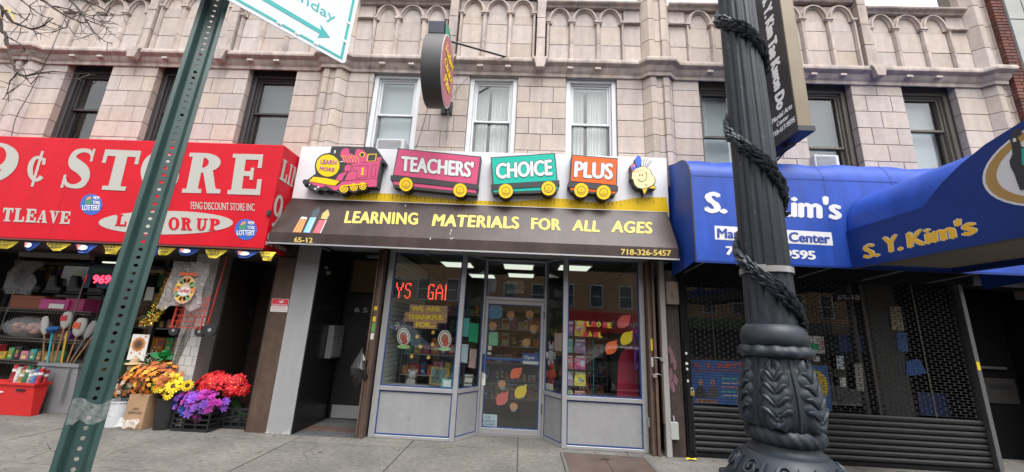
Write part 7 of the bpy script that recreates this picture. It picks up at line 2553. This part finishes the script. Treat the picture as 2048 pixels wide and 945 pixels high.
bw = .011
e = .016
sgq('border', e, SW - e, e, e + bw)
sgq('border', e, e + bw, e + bw, SH - e)
sgq('border', SW - e - bw, SW - e, e + bw, SH - e)
sgq('border', e + bw, SW - e - bw, SH - e - bw, SH - e)
for u in (.135, .21, .28):
    MB().prism([SGP(u + .010 * math.cos(R(a_)), e + bw / 2 + .010 * math.sin(R(a_)), .0008) for a_ in range(0, 360, 30)], dn * .0006).build('bolt_spot', PSW, plt)
    MB().prism([SGP(u + .005 * math.cos(R(a_)), e + bw / 2 + .005 * math.sin(R(a_)), .0014) for a_ in range(0, 360, 40)], dn * .003).build('rivet', STEEL, plt)
for v in (.11, .21):
    MB().prism([SGP(e + bw / 2 + .010 * math.cos(R(a_)), v + .010 * math.sin(R(a_)), .0008) for a_ in range(0, 360, 30)], dn * .0006).build('bolt_spot', PSW, plt)
    MB().prism([SGP(e + bw / 2 + .005 * math.cos(R(a_)), v + .005 * math.sin(R(a_)), .0014) for a_ in range(0, 360, 40)], dn * .003).build('rivet', STEEL, plt)
arr = [(.085, .088), (.135, .122), (.128, .098), (.50, .098), (.50, .078), (.128, .078), (.135, .054)]
MB().prism([SGP(u, v, .0004) for u, v in arr], dn * .0006).build('arrow', PST, plt)
text('Except Sunday', PST, plt, SGP(.54, .155, .0004), -(SGP(.54, 0) - SGP(.082, 0)), up * .062, thick=.0006)
MB().tube([SGP(SW * .5, .2, -.003), SGP(SW * .5, .2, -.03)], .006, 6).build('bolt', STEEL, plt)

# ------------------------------------------------------------------ ornate cast iron lamp post
IRON = mat('cast_iron', (.020, .027, .036), .48, chips=(.66, 26, (.11, .105, .095)), nscale=9, namt=.3, fine=.12, streak=.2, bump=.10, bscale=45, spec=.35)
lpst = thing('lamp_post', 'ornate dark cast iron lamp post with fluted shaft and leaf garlands', 'lamp post', (1.005, -4.65, 0))
LX, LY = 1.005, -4.65


def rev(nm, prof, n=48, fr=None, smooth=True):
    vs, fs = [], []
    for r_, z in prof:
        for k in range(n):
            a_ = 2 * math.pi * k / n
            rr__ = r_ * (fr(a_, z) if fr else 1)
            vs.append((LX + rr__ * math.cos(a_), LY + rr__ * math.sin(a_), z))
    for i in range(len(prof) - 1):
        for k in range(n):
            fs.append((i * n + k, i * n + (k + 1) % n, (i + 1) * n + (k + 1) % n, (i + 1) * n + k))
    return MB().add(vs, fs).build(nm, IRON, lpst, smooth=smooth)


# fluted shaft
flute = lambda a_, z: 1 - .07 * max(0.0, math.cos(a_ * 14)) ** .6 * (1 if z > 1.80 else 0)
zs_ = [1.755, 1.79, 1.81, 2.0, 2.3, 2.7, 3.2, 3.8, 4.5, 5.5]
rev('shaft', [(.090 - max(0, z - 1.8) * .0085, z) for z in zs_], 128, flute)
rev('collar_ring', [(.088, 1.768), (.104, 1.755), (.112, 1.735), (.116, 1.715), (.114, 1.698), (.106, 1.688), (.103, 1.684)], 48)
lobe = lambda a_, z: 1 + .045 * math.cos(a_ * 12)
rev('leaf_ring', [(.100, 1.690), (.113, 1.683), (.121, 1.670), (.123, 1.658), (.118, 1.648), (.108, 1.642), (.103, 1.640)], 72, lobe)
vprof = [(.101, 1.645), (.102, 1.625), (.106, 1.60), (.113, 1.57), (.120, 1.54), (.126, 1.51), (.129, 1.48), (.130, 1.45), (.127, 1.42), (.121, 1.40), (.114, 1.392)]
rev('vase', vprof, 64)
vr = lambda z: next((r0 + (r1 - r0) * (z - z0) / (z1 - z0) for (r0, z0), (r1, z1) in zip(vprof, vprof[1:]) if z1 <= z <= z0), .115)
gad = lambda a_, z: 1 + .05 * abs(math.sin(a_ * 11 + (z - 1.36) * 60))
rev('gadroon_ring', [(.108, 1.398), (.117, 1.390), (.123, 1.378), (.125, 1.364), (.121, 1.350), (.113, 1.342), (.106, 1.338)], 132, gad)
rev('neck', [(.107, 1.345), (.109, 1.325), (.118, 1.315), (.126, 1.312), (.128, 1.304)], 48)
rev('foot_moulding', [(.126, 1.306), (.136, 1.300), (.150, 1.285), (.168, 1.262), (.186, 1.24), (.20, 1.215), (.212, 1.20), (.22, 1.18), (.215, 1.16), (.20, 1.15), (.195, 1.0), (.205, .8), (.235, .5), (.27, .30), (.30, .24), (.305, .2), (.34, .18), (.345, .02), (.345, .0)], 64)
# acanthus leaves on the vase
pol = lambda a_, r_, z: Vector((LX + r_ * math.cos(a_), LY + r_ * math.sin(a_), z))
for q in range(6):
    a0 = R(-90 - 38 + q * 60)
    mb = MB()
    rows = []
    for j in range(29):
        v = j / 28
        z = 1.408 + v * .215
        lob = abs(math.sin(v * math.pi * 5.0))
        W = .47 * math.sin(math.pi * (.10 + .86 * v)) ** .55 * (.70 + .30 * lob)
        row = []
        for i in range(17):
            u = -1 + i / 8
            vein = .0035 * math.cos(math.pi * 2 * (v * 5.0 - abs(u) * 1.1))
            edge = 1 - abs(u) ** 3
            rr__ = vr(min(max(z, 1.393), 1.644)) - .002 + edge * (.009 + vein) + .008 * max(0, 1 - abs(u) * 7) + (.006 * abs(u) * (1 - abs(u)) * 4)
            if v < .12:
                rr__ += .010 * (1 - v / .12)
            row.append(pol(a0 + W * u, rr__, z - .012 * abs(u) * (1 - v) + .02 * abs(u) * v))
        rows.append(row)
    mb.grid(rows)
    for j in range(4):
        zb = 1.435 + j * .042
        for s in (-1, 1):
            path = []
            for u in range(7):
                f_ = u / 6
                z = zb + .05 * f_ - .05 * max(0, f_ - .55) ** 1.2
                w = s * (.36 - .03 * j) * f_ ** .9
                path.append(pol(a0 + w, vr(min(z, 1.64)) + .009 + .004 * math.sin(math.pi * f_), z))
            mb.tube(path, [.004, .006, .007, .008, .008, .007, .003], 6)
    # curled volute at the foot of each leaf
    vol = [pol(a0 + .13 * math.cos(R(t_)) * (1 - t_ / 900), vr(1.43) + .010, 1.432 + .018 * math.sin(R(t_)) * (1 - t_ / 900)) for t_ in range(0, 720, 40)]
    mb.tube(vol, .006, 5)
    mb.ball(pol(a0, vr(1.43) + .006, 1.432), .012, n=8, m=6)
    mb.build('acanthus_leaf', IRON, lpst, smooth=True)
    # plain rib between the leaves
    MB().tube([pol(a0 + R(30), vr(z) + .002, z) for z in (1.40, 1.45, 1.5, 1.55, 1.6, 1.635)], .006, 5).build('rib', IRON, lpst, smooth=True)
# scrolls on the flared foot
fr_ = lambda z: .136 + (1.300 - z) * .86
for q in range(10):
    a0 = R(-90 + q * 36)
    mb = MB()
    vol = []
    for t_ in range(0, 640, 32):
        k = 1 - t_ / 760
        z = 1.262 + .028 * math.sin(R(t_)) * k
        vol.append(pol(a0 + .16 * math.cos(R(t_)) * k, fr_(z) + .006, z))
    mb.tube(vol, .007, 5)
    mb.tube([pol(a0 + .30, fr_(1.235) + .004, 1.235), pol(a0 + .24, fr_(1.26) + .006, 1.262), pol(a0 + .28, fr_(1.285) + .004, 1.288)], [.004, .009, .004], 5)
    mb.build('scroll', IRON, lpst, smooth=True)
    MB().ball(pol(a0 + .31, .213, 1.19), .022, .022, .014, 8, 6).build('boss', IRON, lpst, smooth=True)
# clamp band
bnd = rev('clamp_band', [(.0945, 1.968), (.0960, 1.968), (.0960, 1.992), (.0945, 1.992)], 48)
bnd.data.materials.clear()
bnd.data.materials.append(mat('band_steel', (.42, .42, .42), .35, metal=.7))
MB().obox((LX - .062, LY - .074, 1.98), (.012, -.010, 0), (.004, .005, 0), (0, 0, .016)).build('band_buckle', MATS['band_steel'], lpst)
# leaf garlands winding up the shaft
lf1 = MB().lathe([(.0005, 0), (.0060, .005), (.0082, .012), (.0078, .020), (.0050, .026), (.0008, .030)], (0, 0, 0), 7, sy=.55).mesh('garland_leaf', True)
lf1.materials.append(IRON)
rg = random.Random(6)


def garland(z_left, z_right, zname):
    """band of overlapping leaves crossing the face of the shaft from left (high) to right (low), then round the back"""
    mb = MB()
    a_start, a_end = R(-240), R(0)
    N_ = 95
    dz = (z_right - z_left) * 240 / 182
    for i in range(N_):
        f_ = i / N_
        a_ = a_start + (a_end - a_start) * f_
        z = z_left + dz * (f_ - 25 / 240)
        r_s = .090 - max(0, z - 1.8) * .0085
        for w in range(3):
            off = rg.uniform(-.027, .027)
            p = pol(a_ + rg.uniform(-.04, .04), r_s + .008 * (1 - (off / .027) ** 2) + rg.uniform(-.002, .004), z + off)
            tang = Vector((-math.sin(a_), math.cos(a_), 0)) * (.095 * (a_end - a_start)) + Vector((0, 0, dz))
            tang = -tang.normalized()
            nrm = Vector((math.cos(a_), math.sin(a_), 0))
            d = (tang + nrm * rg.uniform(.0, .28) + Vector((0, 0, off * 14 + rg.uniform(-.25, .25)))).normalized()
            sc = rg.uniform(1.0, 1.55)
            M_ = d.to_track_quat('Z', 'Y').to_matrix()
            mb.add([p + M_ @ (v.co * sc) for v in lf1.vertices], [tuple(q.vertices) for q in lf1.polygons])
    path = [pol(a_start + (a_end - a_start) * i / 40, (.086) - max(0, z_left - 1.8) * .0085, z_left + dz * (i / 40 - 25 / 240)) for i in range(41)]
    mb.tube(path, .009, 6)
    g = mb.build('garland', IRON, lpst, smooth=True)
    g['kind'] = 'stuff'


garland(3.28, 2.98, 'a')
garland(2.68, 2.30, 'b')
garland(2.09, 1.78, 'c')

# ------------------------------------------------------------------ bare street tree reaching in from the left
BK_ = mat('bark', (.06, .045, .04), .9, bump=.6, bscale=50)
tr = thing('street_tree', 'bare street tree whose twigs reach in at the upper corner', 'tree', (-5.2, -4.4, 0))
TY = -3.5
tp = lambda x, y, d=0.0: at(*Q1(x * 1.0, y * 1.0), TY + d)
Z0 = lambda x, y, d=0.0: at(x / 5.906, y / 5.906, TY + d)
MB().tube([(-5.2, -4.4, 0), (-5.18, -4.4, 1.2), (-5.2, -4.35, 2.4), (-5.1, -4.25, 3.3), (-4.9, -4.1, 4.2), (-4.7, -4.0, 5.2), (-4.6, -4.0, 6.5)], [.15, .12, .11, .10, .085, .06, .02], 10).build('trunk', BK_, tr, smooth=True)
rt = random.Random(17)


def twig(pts, r0, r1=.004, sub_=4):
    r0, r1 = r0 * .55, r1 * .6
    p = _smooth([tuple(q) for q in pts], 3)
    n = len(p)
    rs_ = [(r0 + (r1 - r0) * i / (n - 1)) * (1 + (.35 if i % 4 == 2 else 0)) for i in range(n)]
    mb = MB().tube(p, rs_, 6)
    for i in range(2, n - 1):
        if rt.random() < .3:
            d = Vector((rt.gauss(0, 1), rt.gauss(0, .6), rt.gauss(0, 1))).normalized()
            mb.tube([p[i], Vector(p[i]) + d * rt.uniform(.01, .035)], [rs_[i] * .6, .0015], 4)
    for q in range(sub_):
        i = rt.randrange(n // 3, n - 1)
        d = Vector((rt.gauss(.3, .7), rt.gauss(0, .3), rt.gauss(-.1, .8))).normalized()
        a1 = Vector(p[i])
        ln = rt.uniform(.08, .26)
        a2 = a1 + d * ln * .5 + Vector((rt.gauss(0, .02), 0, rt.gauss(0, .02)))
        a3 = a2 + (d + Vector((rt.gauss(0, .4), 0, rt.gauss(0, .4)))).normalized() * ln * .5
        mb.tube([a1, a2, a3], [.0032, .0028, .0014], 4)
        for a4 in (a2,):
            e_ = Vector((rt.gauss(.2, .7), 0, rt.gauss(0, .7))).normalized() * ln * .35
            mb.tube([a4, a4 + e_], [.0022, .001], 4)
    return mb.build('branch', BK_, tr, smooth=True)


hub1 = Vector((-4.9, -4.1, 4.2))
L1 = lambda x, y, d=0.0: at(x / 5.906, y / 5.906, TY + d)
twig([hub1, L1(-200, -40), L1(0, 75), L1(80, 175), L1(150, 265), L1(250, 300), L1(370, 345), L1(480, 320), L1(570, 260), L1(630, 215)], .03, .005)
twig([L1(370, 345), L1(400, 370), L1(432, 410)], .007)
twig([L1(20, 110), L1(150, 150), L1(240, 190), L1(290, 225), L1(345, 238)], .009)
twig([hub1, L1(150, -120), L1(500, 5), L1(600, 75), L1(740, 165), L1(870, 230), L1(980, 270), L1(1030, 270)], .022, .006)
twig([L1(600, 72), L1(720, 90), L1(830, 120), L1(960, 170), L1(1080, 215), L1(1230, 270), L1(1385, 288)], .010)
twig([hub1, L1(600, -180), L1(820, -5), L1(900, 80), L1(980, 180), L1(1030, 260), L1(1080, 340), L1(1150, 420), L1(1240, 490), L1(1330, 515)], .020, .004)
twig([L1(1030, 240), L1(1120, 275), L1(1210, 310), L1(1275, 328)], .008)
twig([L1(940, 130), L1(1060, 185), L1(1200, 175), L1(1350, 185)], .006)
twig([hub1, L1(700, -160), L1(1010, 5), L1(1130, 60), L1(1250, 125), L1(1350, 180), L1(1500, 175)], .016, .004)
twig([hub1, L1(100, -70), L1(250, 5), L1(340, 75), L1(440, 150), L1(540, 205), L1(600, 212)], .014, .004)
twig([L1(570, 255), L1(680, 300), L1(775, 335), L1(785, 280), L1(760, 235)], .008)
tw2 = [Vector((-5.1, -4.25, 3.3)), L1(-350, 420), L1(-100, 280), L1(20, 370), L1(70, 420), L1(80, 540), L1(120, 680), L1(160, 770), L1(205, 860), L1(290, 900), L1(440, 870), L1(600, 850), L1(740, 855), L1(900, 870), L1(1130, 885)]
twig(tw2, .030, .003)
twig([L1(205, 860), L1(160, 920), L1(120, 960), L1(90, 1080), L1(40, 1180)], .011)
twig([L1(75, 430), L1(170, 480), L1(250, 530), L1(330, 590), L1(420, 650)], .011)
twig([L1(20, 370), L1(10, 250), L1(30, 150), L1(0, 60)], .020, .012)
twig([L1(290, 900), L1(330, 950), L1(380, 1010)], .006)
twig([Vector((-4.7, -4.0, 5.2)), (-3.9, -3.7, 5.6), (-3.2, -3.5, 6.0), (-2.6, -3.3, 6.7)], .03, .006)
twig([Vector((-4.7, -4.0, 5.2)), (-5.4, -3.9, 6.0), (-5.9, -4.0, 7.0)], .04, .008)
YL = mat('leaf_yellow', (.55, .38, .03), .6, rand=.2)
RL = mat('leaf_russet', (.40, .14, .06), .6, rand=.2)
for (x, y, d, m) in ((60, 95, 60, YL), (110, 130, 70, YL), (140, 190, 75, YL), (170, 230, 60, YL), (250, 330, 40, RL), (150, 300, 40, RL), (70, 560, 45, RL), (15, 210, 40, RL)):
    p = L1(x, y, -.02)
    ln = d / 5.906 / 765 * 3.2
    q = [p + Vector((u * ln * .5 + v * ln * .1, v * .3 * ln, -u * ln * .8 + v * ln * .4)) for u, v in ((-.6, 0), (-.1, .32), (.35, .25), (.7, 0), (.3, -.25), (-.15, -.3))]
    MB().prism(q, (0, .001, 0)).build('leaf', m, tr)

# ------------------------------------------------------------------ fallen leaves and gum spots on the pavement
LFG = [mat('fallen_gold', (.45, .28, .05), .7), mat('fallen_brown', (.16, .09, .05), .8)]
spots = [(548, 872, 0), (985, 884, 1), (735, 893, 1), (880, 897, 1), (1190, 906, 1), (640, 905, 1), (1260, 918, 1), (520, 905, 1), (430, 875, 1), (250, 905, 1)]
dl = MB()
for x, y, k in spots:
    p = hit(x, y, (0, 0, 0), (0, 0, 1))
    a_ = rt.uniform(0, 6)
    dl.prism([(p.x + .022 * math.cos(a_ + R(q)) * (1.6 if q % 180 == 0 else .8), p.y + .022 * math.sin(a_ + R(q)) * (1.6 if q % 180 == 0 else .8), .001) for q in range(0, 360, 60)], (0, 0, .002))
for i in range(420):
    x, y = rt.uniform(-8, 8), -5 * rt.random() ** 1.6 - .05
    r_ = rt.uniform(.006, .022)
    dl.prism([(x + r_ * math.cos(R(q)), y + r_ * math.sin(R(q)), .0005) for q in range(0, 360, 60)], (0, 0, .001))
for pts in ([(-2.9, -.3), (-2.75, -.5), (-2.8, -.75), (-2.6, -1.0)], [(-.9, -.05), (-.6, -.12), (-.45, -.10)], [(.3, -.9), (.5, -1.15), (.45, -1.4)], [(3.0, -.35), (3.3, -.5), (3.35, -.8)], [(-6.0, -1.0), (-5.7, -1.2), (-5.6, -1.5)]):
    for (xa, ya), (xb, yb) in zip(pts, pts[1:]):
        nx_, ny_ = -(yb - ya), xb - xa
        L_ = math.hypot(nx_, ny_)
        nx_, ny_ = nx_ / L_ * .003, ny_ / L_ * .003
        dl.prism([(xa - nx_, ya - ny_, .0005), (xb - nx_, yb - ny_, .0005), (xb + nx_, yb + ny_, .0005), (xa + nx_, ya + ny_, .0005)], (0, 0, .001))
o = dl.build('pavement_debris', mat('gum_dark', (.055, .047, .04), .85))
tag(o, 'small brown leaves and gum spots scattered over the pavement', 'debris', kind='stuff')

# ------------------------------------------------------------------ the street behind the viewer (seen mirrored in the glass)
TAN = mat('tan_brick', (.42, .27, .15), .9, nscale=30, namt=.12, fine=.2)
ob = thing('brick_shop_building', 'tan brick building across the street mirrored in the shop glass', 'building', (3, -20.8, 0))
mbw = MB()
wins = [(-26 + 2.05 * i) for i in range(26)]
mbw.box(-30, 30, -22.5, -20.9, 2.9, 3.45).box(-30, 30, -22.5, -20.9, 5.05, 6.1).box(-30, 30, -22.5, -20.9, 7.7, 8.9)
for z0, z1 in ((3.45, 5.05), (6.1, 7.7)):
    x = -30
    for w in wins:
        mbw.box(x, w, -22.5, -20.9, z0, z1)
        x = w + .95
    mbw.box(x, 30, -22.5, -20.9, z0, z1)
mbw.box(-30, 30, -22.5, -21.2, 0, 2.899)
mbw.build('wall', TAN, ob)
wf = MB().box(0, .07, -21.0, -20.86, 0, 1.6).box(.88, .95, -21.0, -20.86, 0, 1.6).box(.07, .88, -21.0, -20.86, 0, .07).box(.07, .88, -21.0, -20.86, 1.53, 1.6).box(.07, .88, -21.0, -20.9, .77, .83).mesh('window_frame')
wf.materials.append(WHITE)
wpn = MB().box(.07, .88, -20.98, -20.96, .07, 1.53).mesh('window_pane')
wpn.materials.append(mat('far_glass', (.06, .08, .10), .1))
for w in wins:
    for z in (3.45, 6.1):
        f = put('window', wf, None, ob, loc=(w, 0, z))
        p_ = put('pane', wpn, None, f)
        p_.matrix_parent_inverse = Matrix.Identity(4)
bx('cornice', WHITE, ob, -30, 30, -20.9, -20.6, 8.9, 9.3)
for x0, x1, cc in ((-29, -21, (.05, .10, .08)), (-20.5, -12, (.30, .28, .24)), (-11.5, -3, (.08, .09, .12)), (9.5, 18, (.10, .16, .10)), (18.5, 29, (.12, .1, .1))):
    bx('shop_fascia', mat('fascia_%d' % int(x0), cc, .5), ob, x0, x1, -20.9, -20.7, 2.35, 3.15)
    bx('shop_window', MATS['far_glass'], ob, x0 + .3, x1 - .3, -21.19, -21.15, .5, 2.3)
hs_ = thing('hardware_sign', 'red hardware shop sign across the street mirrored in the right window', 'sign', (5.0, -20.7, 2.0))
bx('board', mat('hardware_red', (.60, .03, .04), .5), hs_, 2.6, 9.0, -20.9, -20.6, 1.75, 3.15)
text('Ridgewood Paint & Hardware', SWHITE, hs_, (8.3, -20.595, 2.15), (-4.8, 0, 0), (0, 0, .45), bold=.02, thick=.01)


def car(label, x0, y0, L__, col_, pickup=False):
    """parked car pointing along +x; x0 rear end, y0 side nearest the shops"""
    t = thing('parked_car', label, 'car', (x0 + L__ / 2, y0 - .9, -.13), 'cars parked at the kerb')
    g = -.13
    paint = mat('paint_' + label.split()[0], col_, .25, metal=.3, coat=.6)
    if pickup:
        side = [(0, .55), (0, 1.05), (.36, 1.07), (.38, 1.75), (.44, 1.80), (.60, 1.80), (.72, 1.2), (.97, 1.12), (1.0, .95), (1.0, .5)]
    else:
        side = [(0, .5), (.01, .9), (.10, 1.0), (.24, 1.42), (.32, 1.48), (.52, 1.46), (.68, 1.02), (.93, .90), (1.0, .72), (1.0, .42)]
    q = [(x0 + u * L__, y0, g + z) for u, z in side]
    arches = []
    for wc in (.80, .19):
        for a_ in range(0, 181, 30):
            arches.append((x0 + wc * L__ + .40 * math.cos(R(a_)), y0, g + .36 + .38 * math.sin(R(a_))))
    body = q + arches
    MB().prism(body, (0, -1.8, 0)).build('body', paint, t, bevel=.05)
    gl = mat('car_glass', (.02, .025, .03), .05)
    if pickup:
        wq = [(.40, 1.15), (.41, 1.70), (.58, 1.70), (.67, 1.15)]
    else:
        wq = [(.15, 1.02), (.26, 1.38), (.50, 1.38), (.63, 1.04)]
    MB().prism([(x0 + u * L__, y0 + .002, g + z) for u, z in wq], (0, .004, 0)).build('side_window', gl, t)
    for wc in (.80, .19):
        cx, cy = x0 + wc * L__, y0 - .10
        w_ = MB().lathe([(.20, -.11), (.33, -.11), (.36, -.06), (.36, .06), (.33, .11), (.20, .11)], (cx, cy, g + .36), 24, 'y').build('wheel', MATS['tyre'], t, smooth=True)
        MB().lathe([(.06, .105), (.22, .10), (.23, .06)], (cx, cy, g + .36), 16, 'y').build('rim', STEEL, w_)
        for k in range(5):
            aa = R(72 * k)
            MB().obox((cx + .13 * math.cos(aa), cy + .112, g + .36 + .13 * math.sin(aa)), (.09 * math.cos(aa), 0, .09 * math.sin(aa)), (0, .006, 0), (-.02 * math.sin(aa), 0, .02 * math.cos(aa))).build('spoke', STEEL, w_)
    bx('tail_lamp', mat('tail_red', (.5, .02, .02), .3), t, x0 - .01, x0 + .12, y0 - .16, y0 + .006, g + .80, g + .95)
    bx('head_lamp', mat('head_clear', (.6, .6, .6), .2), t, x0 + L__ - .2, x0 + L__ + .005, y0 - .2, y0 + .006, g + .70, g + .84)
    bx('sill', BLACK, t, x0 + .3 * L__, x0 + .68 * L__, y0 - .1, y0 + .004, g + .25, g + .42)
    MB().tube([(x0 + .45 * L__, y0 + .004, g + .98), (x0 + .45 * L__, y0 + .03, g + .98), (x0 + .49 * L__, y0 + .03, g + .98)], .012, 5).build('door_handle', STEEL, t)
    return t


car('blue pickup truck parked at the kerb, mirrored in the left window', -7.3, -5.75, 5.6, (.16, .24, .34), True)
car('silver hatchback parked at the kerb, mirrored in the right window', 1.6, -5.75, 4.4, (.34, .35, .36))
